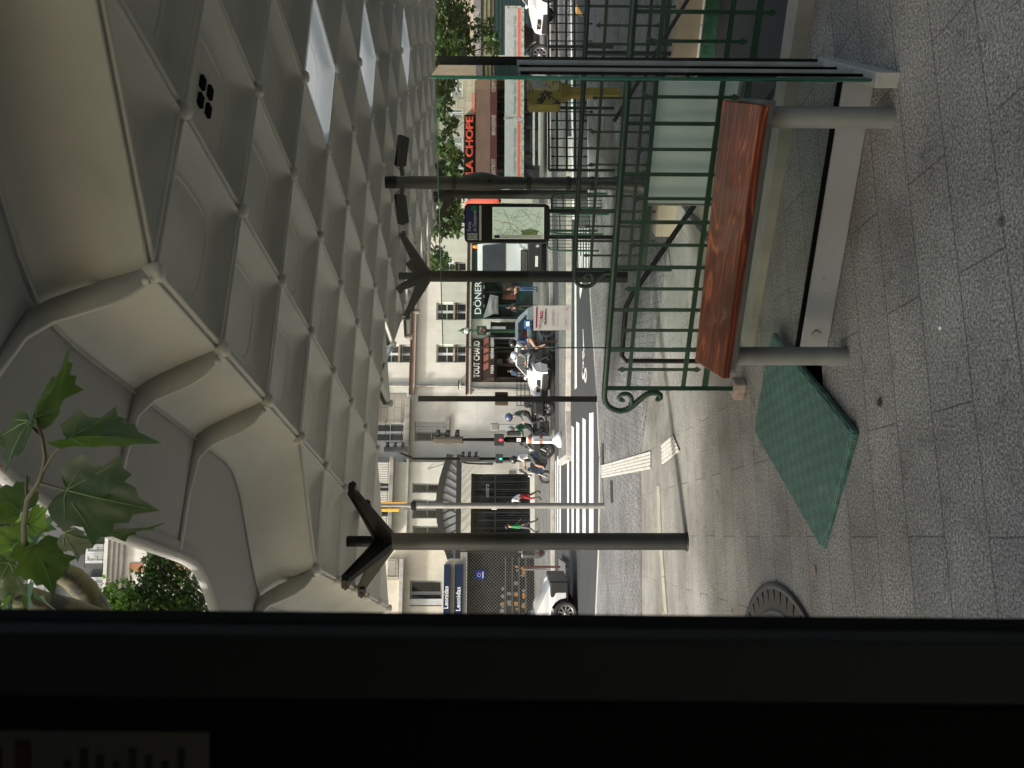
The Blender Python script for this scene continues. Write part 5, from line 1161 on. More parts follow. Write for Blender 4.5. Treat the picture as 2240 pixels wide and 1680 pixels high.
car('white delivery van with black bumper cut off by the bus pillar', (W(1200, 1277, 20.6).x-1.75, 21.1, -.13), R(4), L=4.2, H=1.82, van=True, spokes=9)
car('white car nose at the top edge of the photo in front of the flatbed truck', (W(1180, 50, 30).x+1.8, 30.2, -.13), R(183), L=4.3, H=1.55)

# flatbed truck
tb = thing('flatbed_truck', 'long flatbed with grey drop sides, an orange stripe and a worn white headboard', 'truck', (W(1140, 392, 33).x, 33, -.13), R(2))
zt0, zt1, zo0, zo1 = [EYE+.13-(v-1100)/F*33 for v in (1137.5, 1102, 1137, 1130)]
Lb = (W(1140, 10, 33)-W(1140, 392, 33)).x
bb = MB(); nseg = 3; bnd = [0, .345, .66, 1.0]
for k in range(3):
    a, c = .08+Lb*bnd[k], Lb*bnd[k+1]-.04
    s_ = MB().box((a, -.03, zt0), (c, .02, zt1)).build('side_board', 'board', tb); MB().box((a+.02, -.036, zo0+.02), (c-.02, -.031, zo1)).build('orange_stripe', 'orangered', s_)
    sx0 = a+.15; o = text(('Location / Vente - Echafaudages', 'Monte-Charges - Bennes & Treuils', 'Monte-Charges - Bennes & Treuils')[k], .2, 'ink', s_, (sx0, -.034, zo1+.06), ext=.001); o.scale = ((c-a-.5)/o.dimensions.x, 1, 1)
    MB().box((a-.06, -.05, zt0-.12), (a, .03, zt1+.04)).build('side_post', 'boardedge', tb)
MB().box((0, -.04, zt0-.13), (Lb, 2.2, zt0-.001)).build('platform', 'boardedge', tb)
MB().box((0, 2.15, zt0), (Lb, 2.2, zt1)).build('far_side_board', 'board', tb)
MB().box((-.12, -.05, zt0), (-.02, 2.2, zt1+.25)).build('head_board', 'boardedge', tb); MB().box((Lb, -.05, zt0), (Lb+.05, 2.2, zt1)).build('tail_board', 'boardedge', tb)
mb = MB(); mb.box((-.1, .1, .45), (Lb+.1, .2, .72)); mb.box((-.1, 1.9, .45), (Lb+.1, 2.0, .72))
for x in (.3, 2.2, 4.5, 6.6): mb.box((x, .05, .5), (x+.12, 2.0, zt0-.13))
mb.box((1.2, -.02, .42), (2.1, .35, .85)); mb.build('chassis', 'plastic', tb)
mb = MB()
for z in (.42, .66): mb.box((.6, -.03, z), (3.1, .0, z+.09))
mb.build('side_guard', 'alu', tb)
wheel(tb, Lb-2.0, .12, .45, .3, 8); wheel(tb, Lb-2.0, 1.95, .45, .3, 8); 
mb = MB(); pr = [(Lb-2.0+.55*math.cos(a), .45+.55*math.sin(a)) for a in [math.pi*k/10 for k in range(1, 10)]]; mb.loft([[(x, -.06, z) for x, z in pr], [(x, .34, z) for x, z in pr]], True, closed=False); mb.build('mudguard', 'boardedge', tb)
vt = thing('white_van', 'white van with amber roof beacon facing the camera between the map totem and steel column', 'van', (W(1140, 574, 33.5).x, 33.2, -.13), R(-99)); vt.scale = (1, .86, 1.10)
vp = [(0, .35), (.02, .62), (-.02, 1.02), (-.12, 1.14), (-.62, 1.42), (-1.02, 1.66), (-1.72, 2.66), (-2.0, 2.86), (-5.2, 2.9), (-5.3, .4)]
tri = geometry.tessellate_polygon([[Vector((x, z, 0)) for x, z in vp]]); mb = MB(); hv_ = lambda z: 1.0-.09*max(0, z-1.4)
for s in (-1, 1): mb.add([(x, s*hv_(z), z) for x, z in vp], tri)
for i in range(len(vp)): a, c = vp[i], vp[(i+1) % len(vp)]; mb.add([(a[0], -hv_(a[1]), a[1]), (c[0], -hv_(c[1]), c[1]), (c[0], hv_(c[1]), c[1]), (a[0], hv_(a[1]), a[1])], [(0, 1, 2, 3)])
mb.build('body', 'carwhite', vt, bevel=.05)
a_, c_ = Vector((-1.05, 0, 1.70)), Vector((-1.69, 0, 2.62)); o_v = Vector((.05, 0, .03))
MB().add([tuple(a_+o_v+Vector((0, -.9, 0))), tuple(a_+o_v+Vector((0, .9, 0))), tuple(c_+o_v+Vector((0, .80, 0))), tuple(c_+o_v+Vector((0, -.80, 0)))], [(0, 1, 2, 3)]).build('windscreen', 'window', vt)
for s in (-1, 1):
    MB().add([(-1.35, s*.985, 1.75), (-2.3, s*.985, 1.75), (-2.3, s*.915, 2.5), (-1.85, s*.915, 2.5)], [(0, 1, 2, 3)]).build('side_window', 'window', vt)
    q = MB(); q.box((-1.35, s*1.2-.1, 1.45), (-1.2, s*1.2+.1, 1.85)); q.box((-1.33, min(s*.95, s*1.2), 1.6), (-1.25, max(s*.95, s*1.2), 1.66)); q.build('mirror', 'plastic', vt, bevel=.02)
    MB().loft([[(.04, s*.62, .86), (.03, s*.9, .88), (-.20, s*.96, 1.22), (-.08, s*.66, 1.12)], [(.07, s*.62, .86), (.06, s*.9, .88), (-.17, s*.97, 1.24), (-.05, s*.66, 1.14)]], False, True, True).build('headlight', 'lens', vt)
    wheel(vt, -.85, s*.86, .34, .22, 6); wheel(vt, -4.2, s*.86, .34, .22, 6)
    MB().tube([(.07, s*.75, .48), (.085, s*.75, .48)], .07, 12).build('fog_light', 'lens', vt)
MB().box((-.1, -.97, .3), (.07, .97, .84)).build('bumper', 'plastic', vt, bevel=.03); MB().box((-.02, -.56, .86), (.06, .56, 1.13)).build('grille', 'plastic', vt, bevel=.01)
q = MB()
for k in range(4): q.box((.061, -.5, .90+k*.055), (.07, .5, .92+k*.055))
q.build('grille_bars', 'galv', vt)
MB().box((.071, -.26, .46), (.08, .26, .57)).build('number_plate', 'letters', vt)
MB().lathe([(.001, .2), (.07, .18), (.09, .08), (.09, 0), (.001, 0)], 14, Matrix.Translation((-2.3, .75, 2.88))).build('beacon', 'beacon', vt)
q = MB(); 
for s in (-.35, .35): q.tube([(-1.0, s, 1.72), (-1.12, s+.5, 1.86)], .012, 5)
q.build('wiper', 'plastic', vt)
mb = MB()
for z in (zt1+.1, zt1+.3): mb.box((-.02, .0, z), (Lb*.97, .02, z+.012)) if 0 else None
for k in range(5): mb.box((Lb*.66+k*.02, -.01, zt1), (Lb*.66+k*.02+.01, .01, zt1+.3))
mb.build('lashing_bar', 'boardedge', tb)

def motorbike(label, loc, rz, wb=1.45, m='bikedark', panel='bikenavy', scooter=False, case=None, cat='motorbike', r=.30, fairing=True):
    t = thing('motor_scooter' if scooter else 'motorbike', label, 'scooter' if scooter else cat, loc, rz, None); xf, xr_ = wb*.52, -wb*.48
    wheel(t, xf, 0, r, .13, 6, 'front_wheel', 'plastic' if not scooter else 'rimmetal', True); wheel(t, xr_, 0, r, .16, 6, 'rear_wheel', 'plastic', True)
    mb = MB()
    for s in (-1, 1): mb.tube([(xf, s*.1, r), (xf-.22, s*.09, .78), (xf-.30, s*.08, 1.0)], .024, 8)
    mb.build('fork', 'chrome', t)
    mb = MB(); fp = [(xf+r*1.12*math.cos(a), r+r*1.12*math.sin(a)) for a in [R(20+14*k) for k in range(9)]]; mb.loft([[(x, -.07, z) for x, z in fp], [(x, .07, z) for x, z in fp]], True, closed=False); mb.build('mudguard', panel, t).modifiers.new('s', 'SOLIDIFY').thickness = .01
    if scooter: pr = [(xf-.16, .38), (xf-.12, .62), (xf-.25, 1.0), (xf-.36, 1.0), (xf-.34, .5), (xf-.55, .36), (.02, .34), (-.02, .62), (-.1, .78), (xr_+.05, .86), (xr_-.28, .80), (xr_-.22, .62), (xr_+.2, .5), (.0, .24), (xf-.5, .24)]
    else: pr = [(xf-.10, .62), (xf-.02, .84), (xf-.18, 1.04), (xf-.42, 1.02), (.28, 1.0), (.06, .80), (-.2, .76), (xr_+.02, .84), (xr_-.30, .92), (xr_-.2, .76), (-.25, .56), (-.2, .26), (.15, .2), (.38, .3), (.42, .55)]
    tri = [[Vector((x, z, 0)) for x, z in pr]]; tri = geometry.tessellate_polygon(tri); mb = MB(); hw = lambda x, z: (.16 if z > .5 else .12)+(.05 if -.3 < x < .35 else 0)
    for s in (-1, 1): mb.add([(x, s*hw(x, z)*.8, z) for x, z in pr], tri); 
    n = len(pr)
    for i in range(n): a, c = pr[i], pr[(i+1) % n]; mb.add([(a[0], -hw(*a)*.8, a[1]), (c[0], -hw(*c)*.8, c[1]), (c[0], hw(*c)*.8, c[1]), (a[0], hw(*a)*.8, a[1])], [(0, 1, 2, 3)])
    mb.build('bodywork', m, t, bevel=.02)
    for s in (-1, 1): 
        MB().loft([[(.05, s*.17, .5), (.40, s*.17, .62), (xf-.2, s*.15, .9), (.20, s*.17, .88)], [(.07, s*.185, .52), (.38, s*.185, .63), (xf-.24, s*.165, .88), (.22, s*.185, .86)]], True, True, True).build('side_panel', panel, t)
    mb = MB(); mb.loft([[(x, y*sc, z) for y, z in ((-.13, z0), (.13, z0), (.11, z0+.09), (-.11, z0+.09))] for x, z0, sc in ((.05, .74, .7), (-.15, .75, 1), (-.4, .78, 1.1), (xr_-.15, .86, .8))], True, True, True); mb.build('seat', 'seat', t)
    MB().box((-.28, -.15, .22), (.25, .15, .55)).build('engine', 'plastic', t, bevel=.04)
    MB().tube([(.1, -.17, .3), (-.3, -.19, .3), (xr_-.25, -.2, .42)], [.03, .045, .055], 10).build('exhaust', 'bikesilver', t)
    mb = MB(); mb.tube([(xf-.40, -.36, 1.05), (xf-.33, -.22, 1.08), (xf-.3, 0, 1.04), (xf-.33, .22, 1.08), (xf-.40, .36, 1.05)], .014, 8); mb.build('handlebar', 'plastic', t)
    for s in (-1, 1): q = MB(); q.tube([(xf-.32, s*.26, 1.08), (xf-.26, s*.34, 1.22)], .008, 6); q.ball((xf-.25, s*.36, 1.25), .06, 10, (.4, 1.2, .8)); q.build('mirror', 'plastic', t)
    MB().ball((xf-.04, 0, .9), .09, 12, (.7, 1.2, .9)).build('headlight', 'lens', t)
    ws = MB(); ws.loft([[(xf-.12, -.16, 1.0), (xf-.05, 0, 1.0), (xf-.12, .16, 1.0)], [(xf-.3, -.14, 1.32), (xf-.25, 0, 1.36), (xf-.3, .14, 1.32)]], True, closed=False); wo = ws.build('windscreen', 'visor', t); wo.modifiers.new('s', 'SOLIDIFY').thickness = .006
    if not scooter:
        for s in ((-1, 1) if r > .31 else ()): MB().box((xr_-.30, s*.30-.13, .42), (xr_+.22, s*.30+.13, .80)).build('pannier', m, t, bevel=.06)
        MB().loft([[(xf-.05, -.22, .55), (xf-.05, .22, .55), (-.1, .24, .45), (-.1, -.24, .45)], [(xf+.02, -.2, .8), (xf+.02, .2, .8), (.1, .24, .8), (.1, -.24, .8)], [(xf-.16, -.17, 1.05), (xf-.16, .17, 1.05), (xf-.5, .15, 1.0), (xf-.5, -.15, 1.0)]], False, True, True).build('fairing', m, t, bevel=.04)
    MB().box((xr_-.31, -.08, .82), (xr_-.27, .08, .88)).build('tail_light', 'redlens', t)
    if case: tc_ = MB().box((xr_-.38, -.18, .92), (xr_-.04, .18, 1.18)).build('top_case', case, t, bevel=.05); MB().box((xr_-.30, -.186, .98), (xr_-.12, .186, 1.12)).build('case_panel', 'letters' if case == 'blue' else 'plastic', tc_)
    mb = MB(); mb.tube([(0, .1, .25), (.02, .22, .0)], .012, 6); mb.build('side_stand', 'plastic', t)
    return t

# ================================================================== PEOPLE
def person(label, loc, rz, J, cols, scale=1.0, helmet=None, hair='hair', dress=False):
    """J overrides joints; figure faces +x"""
    B = dict(pelvis=(0, 0, .93), waist=(0, 0, 1.08), chest=(.01, 0, 1.27), neck=(.0, 0, 1.45), head=(.03, 0, 1.60), crown=(.02, 0, 1.68), nose=(.115, 0, 1.585),
             shL=(0, .17, 1.39), shR=(0, -.17, 1.39), elL=(-.02, .23, 1.12), elR=(-.02, -.23, 1.12), waL=(.06, .24, .88), waR=(.06, -.24, .88),
             hipL=(0, .09, .90), hipR=(0, -.09, .90), knL=(.02, .1, .49), knR=(.02, -.1, .49), anL=(-.01, .1, .09), anR=(-.01, -.1, .09), toL=(.15, .12, .035), toR=(.15, -.12, .035))
    B.update(J); B = {k: Vector(v) for k, v in B.items()}
    RAD = dict(pelvis=.125, waist=.115, chest=.135, neck=.052, head=.088, crown=.07, nose=.018, shL=.062, shR=.062, elL=.043, elR=.043, waL=.028, waR=.028, hipL=.092, hipR=.092, knL=.058, knR=.058, anL=.042, anR=.042, toL=.034, toR=.034)
    ED = [('pelvis', 'waist'), ('waist', 'chest'), ('chest', 'neck'), ('neck', 'head'), ('head', 'crown'), ('head', 'nose'), ('chest', 'shL'), ('chest', 'shR'), ('shL', 'elL'), ('shR', 'elR'), ('elL', 'waL'), ('elR', 'waR'), ('pelvis', 'hipL'), ('pelvis', 'hipR'), ('hipL', 'knL'), ('hipR', 'knR'), ('knL', 'anL'), ('knR', 'anR'), ('anL', 'toL'), ('anR', 'toR')]
    REG = {}
    for a, b in ED:
        REG[(a, b)] = 'skin' if b in ('neck', 'head', 'crown', 'nose') and b != 'neck' else 'top' if b in ('waist', 'chest', 'neck', 'shL', 'shR', 'elL', 'elR') else 'sleeve' if b in ('waL', 'waR') else 'leg' if b in ('hipL', 'hipR', 'knL', 'knR') else 'shin' if b in ('anL', 'anR') else 'shoe'
    names = list(B); vs_ = [B[n] for n in names]; rad = [RAD[n] for n in names]; ed = [(names.index(a), names.index(b)) for a, b in ED]; reg = [REG[e] for e in ED]
    for s in 'LR':                                   # palm, four fingers and thumb
        w_, e_ = B['wa'+s], B['el'+s]; d = (w_-e_).normalized(); sd = d.cross(Vector((1, 0, .2))).normalized(); cu = d.cross(sd).normalized()
        if cu.x < 0: cu = -cu
        wi = names.index('wa'+s); vs_.append(w_+d*.075); rad.append(.030); pi = len(vs_)-1; ed.append((wi, pi)); reg.append('skin')
        for k, (o_f, l_) in enumerate(((-.027, .062), (-.009, .072), (.009, .068), (.027, .052))):
            a = w_+d*.095+sd*o_f; b = a+d*l_*.5+cu*.008; c = b+d*l_*.35+cu*.025; i0 = len(vs_); vs_ += [a, b, c]; rad += [.0095, .0088, .0075]; ed += [(pi, i0), (i0, i0+1), (i0+1, i0+2)]; reg += ['skin']*3
        a = w_+d*.04+sd*-.034; b = a+d*.035-sd*.012+cu*.015; i0 = len(vs_); vs_ += [a, b]; rad += [.0105, .009]; ed += [(pi, i0), (i0, i0+1)]; reg += ['skin']*2
    me = bpy.data.meshes.new('b'); me.from_pydata(vs_, ed, []); ob = bpy.data.objects.new('b', me); COL.objects.link(ob)
    sk_ = ob.modifiers.new('k', 'SKIN'); sk_.use_smooth_shade = True
    for i, r_ in enumerate(rad):
        v = me.skin_vertices[0].data[i]; v.radius = (r_, r_*(1.25 if names[i] in ('chest', 'pelvis', 'waist') else 1)) if i < len(names) else (r_, r_); v.use_root = i == 0
    ss = ob.modifiers.new('s', 'SUBSURF'); ss.levels = ss.render_levels = 1
    bpy.context.view_layer.update(); dg = bpy.context.evaluated_depsgraph_get(); m2 = bpy.data.meshes.new_from_object(ob.evaluated_get(dg)); bpy.data.objects.remove(ob)
    m2.materials.clear(); keys = ['skin', 'top', 'sleeve', 'leg', 'shin', 'shoe']
    for k in keys: m2.materials.append(M[cols.get(k, cols.get({'sleeve': 'top', 'shin': 'leg'}.get(k, 'x'), 'skin' if k == 'skin' else 'cloth_black'))])
    segs = [(vs_[a], vs_[b], keys.index(r_)) for (a, b), r_ in zip(ed, reg)]
    for p_ in m2.polygons:
        c = p_.center; best = 9; bi = 0
        for a, b, k in segs:
            ab = b-a; t_ = max(0, min(1, (c-a).dot(ab)/ab.length_squared)); dd = (a+ab*t_-c).length
            if dd < best: best = dd; bi = k
        p_.material_index = bi
    t = bpy.data.objects.new('person', m2); COL.objects.link(t); t.location = loc; t.rotation_euler = (0, 0, rz); t.scale = (scale,)*3; tag(t, label, 'person')
    h, hd = B['head'], (B['nose']-B['head']).normalized()
    q = MB()
    if helmet:
        q.ball(h+Vector((-.01, 0, .03)), .15, 18, (1.08, .92, 1.0)); q.build('helmet', helmet, t)
        v_ = MB(); v_.ball(h+hd*.055+Vector((0, 0, .015)), .115, 14, (.95, 1.05, .55)); v_.build('visor', 'visor', t)
    else:
        q.ball(h+Vector((-.035, 0, .045)), .104, 14, (1.05, .95, .95)); q.build('hair', hair, t)
        e = MB(); up_ = Vector((0, 0, 1)); sd = up_.cross(hd)
        for s in (-1, 1): e.ball(h+hd*.085+sd*s*.032+up_*.02, .011, 8)
        e.beam(h+hd*.088-sd*.025-up_*.05, h+hd*.088+sd*.025-up_*.05, .012, .008); e.build('face_features', 'hair', t)
    return t
ride = dict(pelvis=(-.02, 0, .88), waist=(.0, 0, 1.02), chest=(.07, 0, 1.2), neck=(.12, 0, 1.38), head=(.17, 0, 1.52), crown=(.16, 0, 1.60), nose=(.255, 0, 1.50), shL=(.09, .18, 1.33), shR=(.09, -.18, 1.33), elL=(.22, .27, 1.12), elR=(.22, -.27, 1.12), waL=(.37, .33, 1.12), waR=(.37, -.33, 1.12), hipL=(.02, .12, .86), hipR=(.02, -.12, .86), knL=(.36, .2, .68), knR=(.36, -.2, .68), anL=(.20, .24, .32), anR=(.20, -.24, .32), toL=(.34, .26, .26), toR=(.34, -.26, .26))
def at(px, py, z): p = G(px, py, z); return (p.x, p.y, z)
def mid_at(V, ya, yb): return at(V, (ya+yb)/2, -.13)
pa = mid_at(1214, 734, 830); pb = mid_at(1213, 893, 984); pcx = mid_at(1209, 966, 1040)
pa = (pa[0]+.28, pa[1], pa[2])
motorbike('navy and grey motorbike with a blue top case before the white hatchback', pa, R(180), wb=1.62, m='bikedark', panel='bikenavy', case='blue')
motorbike('big black touring motorbike carrying two riders behind the traffic light', pb, R(178), wb=1.62, m='bikedark', panel='bikedark', case='bikedark', r=.32)
motorbike('dark blue scooter ridden by the person in shorts', pcx, R(180), wb=1.4, m='bikenavy', panel='bikedark', scooter=True, r=.27)
sh_ = lambda p, dx, dz=0: (p[0]+dx, p[1], p[2]+dz)
person('rider in dark jacket and navy helmet on the motorbike beside the white hatchback', sh_(pa, -.05), R(180), ride, dict(top='cloth_grey', leg='cloth_black', shin='cloth_black'), helmet='helmet_white')
person('passenger in blue jacket and black helmet at the rear of the motorbike by the bakery', sh_(pa, .42, .06), R(180), {**ride, 'waL': (.25, .2, 1.05), 'waR': (.25, -.2, 1.05), 'elL': (.1, .27, 1.1), 'elR': (.1, -.27, 1.1)}, dict(top='cloth_blue', leg='skin', shin='skin', sleeve='cloth_blue'), helmet='helmet_black')
person('rider in green jacket and silver helmet behind the white plastic base', sh_(pb, .12, .06), R(178), ride, dict(top='cloth_green', leg='cloth_black'), scale=1.04, helmet='helmet_silver')
person('pillion rider in grey jacket and navy helmet on the black motorbike', sh_(pb, .62, .14), R(178), {**ride, 'waL': (.28, .2, 1.05), 'waR': (.28, -.2, 1.05), 'elL': (.12, .27, 1.12), 'elR': (.12, -.27, 1.12)}, dict(top='cloth_grey', leg='cloth_black'), scale=1.04, helmet='helmet_navy')
person('scooter rider in white shirt and shorts with bare legs and black helmet', sh_(pcx, .12, .0), R(180), {**ride, 'anL': (.42, .18, .38), 'anR': (.42, -.18, .38), 'toL': (.56, .18, .33), 'toR': (.56, -.18, .33)}, dict(top='cloth_white', leg='cloth_grey', shin='skin', sleeve='skin', shoe='sill'), helmet='helmet_black')
g1 = at(1177, 631, 0)
person('man in black t-shirt and jeans with arms crossed outside the kebab shop', g1, R(215), dict(elL=(.05, .25, 1.14), elR=(.05, -.25, 1.14), waL=(.20, -.04, 1.22), waR=(.17, .05, 1.18), anL=(.02, .12, .09), anR=(-.04, -.14, .09)), dict(top='cloth_black', sleeve='skin', leg='cloth_jeans'))
g2 = at(1176, 672, 0)
person('person in black clothes leaning by the kebab shop window', g2, R(250), dict(head=(.08, 0, 1.57), nose=(.16, 0, 1.54), crown=(.07, 0, 1.66), elL=(.12, .22, 1.15), waL=(.26, .05, 1.30), elR=(.1, -.23, 1.12), waR=(.26, -.02, 1.22), hipL=(0, .1, .9)), dict(top='cloth_black', leg='cloth_black'))
g3 = at(1168, 818, 0)
person('person in navy top bending towards the bakery counter', g3, R(60), dict(chest=(.18, 0, 1.22), neck=(.30, 0, 1.36), head=(.40, 0, 1.46), crown=(.41, 0, 1.55), nose=(.49, 0, 1.42), shL=(.22, .17, 1.32), shR=(.22, -.17, 1.32), elL=(.3, .2, 1.08), elR=(.3, -.2, 1.08), waL=(.5, .15, 1.05), waR=(.5, -.15, 1.05)), dict(top='cloth_navy', leg='cloth_grey'))
person('baker in white shirt behind the bakery doorway', tuple(FP.o+FP.x*FP.hit(1140, 783)[0]-FP.n*.45), R(260), {}, dict(top='cloth_white', leg='cloth_black'), scale=1.02)
g4 = at(1184.5, 1085, 0)
person('pedestrian in white t-shirt and red shorts leaning forward by the dark glass entrance', g4, R(185), dict(chest=(.16, 0, 1.24), neck=(.26, 0, 1.40), head=(.36, 0, 1.50), crown=(.36, 0, 1.59), nose=(.45, 0, 1.46), shL=(.18, .17, 1.35), shR=(.18, -.17, 1.35), elL=(.22, .24, 1.08), elR=(.08, -.26, 1.1), waL=(.4, .18, .98), waR=(.3, -.22, 1.0), knL=(.12, .1, .5), anL=(.04, .1, .09), toL=(.2, .1, .035), knR=(-.06, -.1, .5), anR=(-.25, -.1, .14), toR=(-.12, -.1, .04)), dict(skin='skindark', top='cloth_white', sleeve='skindark', leg='cloth_red', shin='skindark'))
g5 = at(1180, 1152, 0)
person('pedestrian in bright green top walking behind the steel column', g5, R(15), dict(elL=(.12, .24, 1.14), waL=(.3, .22, 1.0), knL=(.2, .1, .52), anL=(.32, .1, .12), toL=(.46, .1, .08), knR=(-.08, -.1, .5), anR=(-.32, -.1, .16), toR=(-.2, -.1, .05)), dict(top='cloth_brightgreen', leg='cloth_grey', sleeve='cloth_brightgreen'))

# ================================================================== STREET FURNITURE
def post_at(px, py, z=0.0): p = G(px, py, z); return Vector((p.x, p.y, z))
def zof(V, Y): return EYE-(V-1100)/F*Y
# dark post with the back of a sign
b = post_at(1306, 873); t = thing('sign_post', 'square black post carrying the dark back of a small sign at the kerb', 'sign post', tuple(b))
MB().box((-.055, -.055, 0), (.055, .055, zof(915, b.y))).build('post', 'matte_black', t, bevel=.008)
MB().box((-.135, .056, zof(1111, b.y)), (.135, .09, zof(1082, b.y))).build('sign_box', 'sigbrown', t, bevel=.02)
MB().lathe([(.075, 0), (.075, .28), (.06, .29)], 4, Matrix.Rotation(R(45), 4, 'Z')).build('base_sleeve', 'matte_black', t)
# grey pole with orange panel
b = post_at(1322, 1106.5); t = thing('galvanised_pole', 'tall grey metal pole with an orange panel near its top', 'pole', tuple(b))
MB().tube([(0, 0, 0), (0, 0, 3.55)], .054, 20).build('lower_tube', 'galv', t); MB().tube([(0, 0, 3.5), (0, 0, 6.2)], .04, 16).build('upper_tube', 'galv', t)
MB().lathe([(.054, 3.42), (.085, 3.43), (.085, 3.50), (.04, 3.52)], 16).build('collar', 'matte_black', t); MB().tube([(-.05, -.02, 3.45), (-.06, -.04, 3.75)], .015, 8).build('clamp', 'chrome', t)
MB().box((-.10, -.06, 3.72), (-.045, -.02, 6.0)).build('orange_panel', 'orange', t, bevel=.008); MB().box((.041, -.02, 3.6), (.06, .02, 6.0)).build('orange_edge', 'orange', t)
def hood_signal(parent, x, y, z0, z1, face, m='sigbrown'):
    """three lamp signal facing along x (face=+1 right)"""
    h = z1-z0; s_ = MB().box((x-.11, y-.14, z0), (x+.07, y+.14, z1)).build('signal_head', m, parent, bevel=.03)
    MB().box((x+.071*face if face > 0 else x-.19, y-.16, z0), (x+.12 if face > 0 else x-.111, y+.16, z1)).build('front_plate', 'sigdark', s_, bevel=.01)
    for k in range(3):
        zc = z0+h*(.17+.33*k); mm = MB(); pts = [(math.cos(a), math.sin(a)) for a in [R(-20+22*q) for q in range(11)]]
        mm.loft([[(x+.12*face, y+.115*c, zc+.115*s) for c, s in pts], [(x+.33*face, y+.09*c, zc-.01+.09*s) for c, s in pts]], True, closed=False); ho = mm.build('hood', 'sigdark', s_); ho.modifiers.new('s', 'SOLIDIFY').thickness = .012
    return s_
def pedlight(parent, x, y, z0, z1, m, figure, man=True):
    w_ = (z1-z0)*.62; s_ = MB().box((x-w_, y-.12, z0), (x+w_, y+.02, z1)).build('pedestrian_signal', 'sigdark', parent, bevel=.02)
    h = z1-z0; f_ = MB(); zz = z0+h*.08; k = h*.42; f_.ball((x, y-.13, zz+k*.9+h*0), k*.13, 8, (1, .3, 1)); f_.beam((x, y-.13, zz+k*.35), (x, y-.13, zz+k*.78), k*.32, .01, upv=(0, 1, 0)); 
    for q in (-1, 1): f_.beam((x+q*k*.08, y-.13, zz+k*.38), (x+q*k*(.1 if figure == 'stand' else .25), y-.13, zz), k*.12, .01, upv=(0, 1, 0)); f_.beam((x+q*k*.17, y-.13, zz+k*.75), (x+q*k*.3, y-.13, zz+k*.45), k*.1, .01, upv=(0, 1, 0))
    if figure == 'walk':
        for v in f_.v: v.z += h*.0
    f_.build('man_symbol', m, s_); return s_
b = post_at(1228, 962, -.01); Yt = b.y; t = thing('traffic_light', 'traffic light with red pedestrian figure rising from a white plastic base', 'traffic light', tuple(b))
zz = lambda V: zof(V, Yt)+.01
MB().tube([(0, 0, .3), (0, 0, zz(1105))], .09, 16).build('lower_pole', 'matte_black', t); MB().tube([(0, 0, zz(1105)), (0, 0, zz(1012))], [.06, .045], 12).build('pole', 'matte_black', t)
w_ = MB(); w_.lathe([(.001, 0), (.25, 0), (.255, .07), (.23, .13), (.15, .2), (.118, .3), (.115, zz(1152)), (.10, zz(1151)), (.001, zz(1151))], 24); wb_ = w_.build('white_base', 'letters', t)
MB().lathe([(.117, zz(1163)), (.119, zz(1162)), (.119, zz(1156)), (.117, zz(1155))], 24).build('brown_ring', 'orangered', wb_); MB().lathe([(.117, zz(1187)), (.119, zz(1186)), (.119, zz(1181)), (.117, zz(1180))], 24).build('brown_ring', 'orangered', wb_)
MB().box((-.05, -.118, zz(1208)), (.05, -.112, zz(1166))).build('grey_strip', 'galv', wb_)
hood_signal(t, -.02, 0, zz(1013), zz(949), 1); pedlight(t, -.0, -.06, zz(1102), zz(1081), 'redled', 'stand')
MB().box((-.055, -.096, zz(1139)), (.055, -.09, zz(1130))).build('sticker', 'letters', t); MB().tube([(-.025+.03*math.cos(a*.7)+.02, -.098, zz(1134.5)+.03*math.sin(a*.7)) for a in range(10)], .006, 5).build('sticker_emblem', 'ink', t)
s_ = MB().box((.13, -.05, zz(1139)), (.29, .1, zz(1109))).build('low_signal', 'sigdark', t, bevel=.04)
b = post_at(1190, 1004, 0); Yt = b.y; t = thing('traffic_light', 'taller traffic light with curved mast and green pedestrian figure in front of the limestone building', 'traffic light', tuple(b))
zz = lambda V: zof(V, Yt); k_ = Yt/F
MB().tube([(0, 0, 0), (0, 0, zz(1000)), (0, 0, zz(905)), ((1004-999)*k_, 0, zz(895)), ((1004-993)*k_, 0, zz(880)), ((1004-985)*k_, 0, zz(868))], [.075, .065, .055, .05, .045, .04], 12).build('mast', 'matte_black', t)
hood_signal(t, (1004-984)*k_, 0, zz(891), zz(841), 1, 'sigdark'); hood_signal(t, .0, -.15, zz(1050), zz(1007), 1, 'sigdark'); pedlight(t, .02, -.1, zz(1100), zz(1084), 'greenled', 'walk')
# parking meter like grey terminal on the far pavement
b = post_at(1176, 934, 0); Yt = b.y; t = thing('speed_camera', 'grey terminal with glazed head standing against the limestone wall', 'terminal', tuple(b)); zz = lambda V: zof(V, Yt)
MB().box((-.14, -.1, 0), (.14, .1, zz(1090))).build('column', 'greyframe', t, bevel=.02); MB().box((-.2, -.14, zz(1090)), (.2, .14, zz(1073))).build('head', 'greysteel', t, bevel=.04); MB().box((-.14, -.15, zz(1087)), (.14, -.141, zz(1077))).build('screen', 'galv', t)
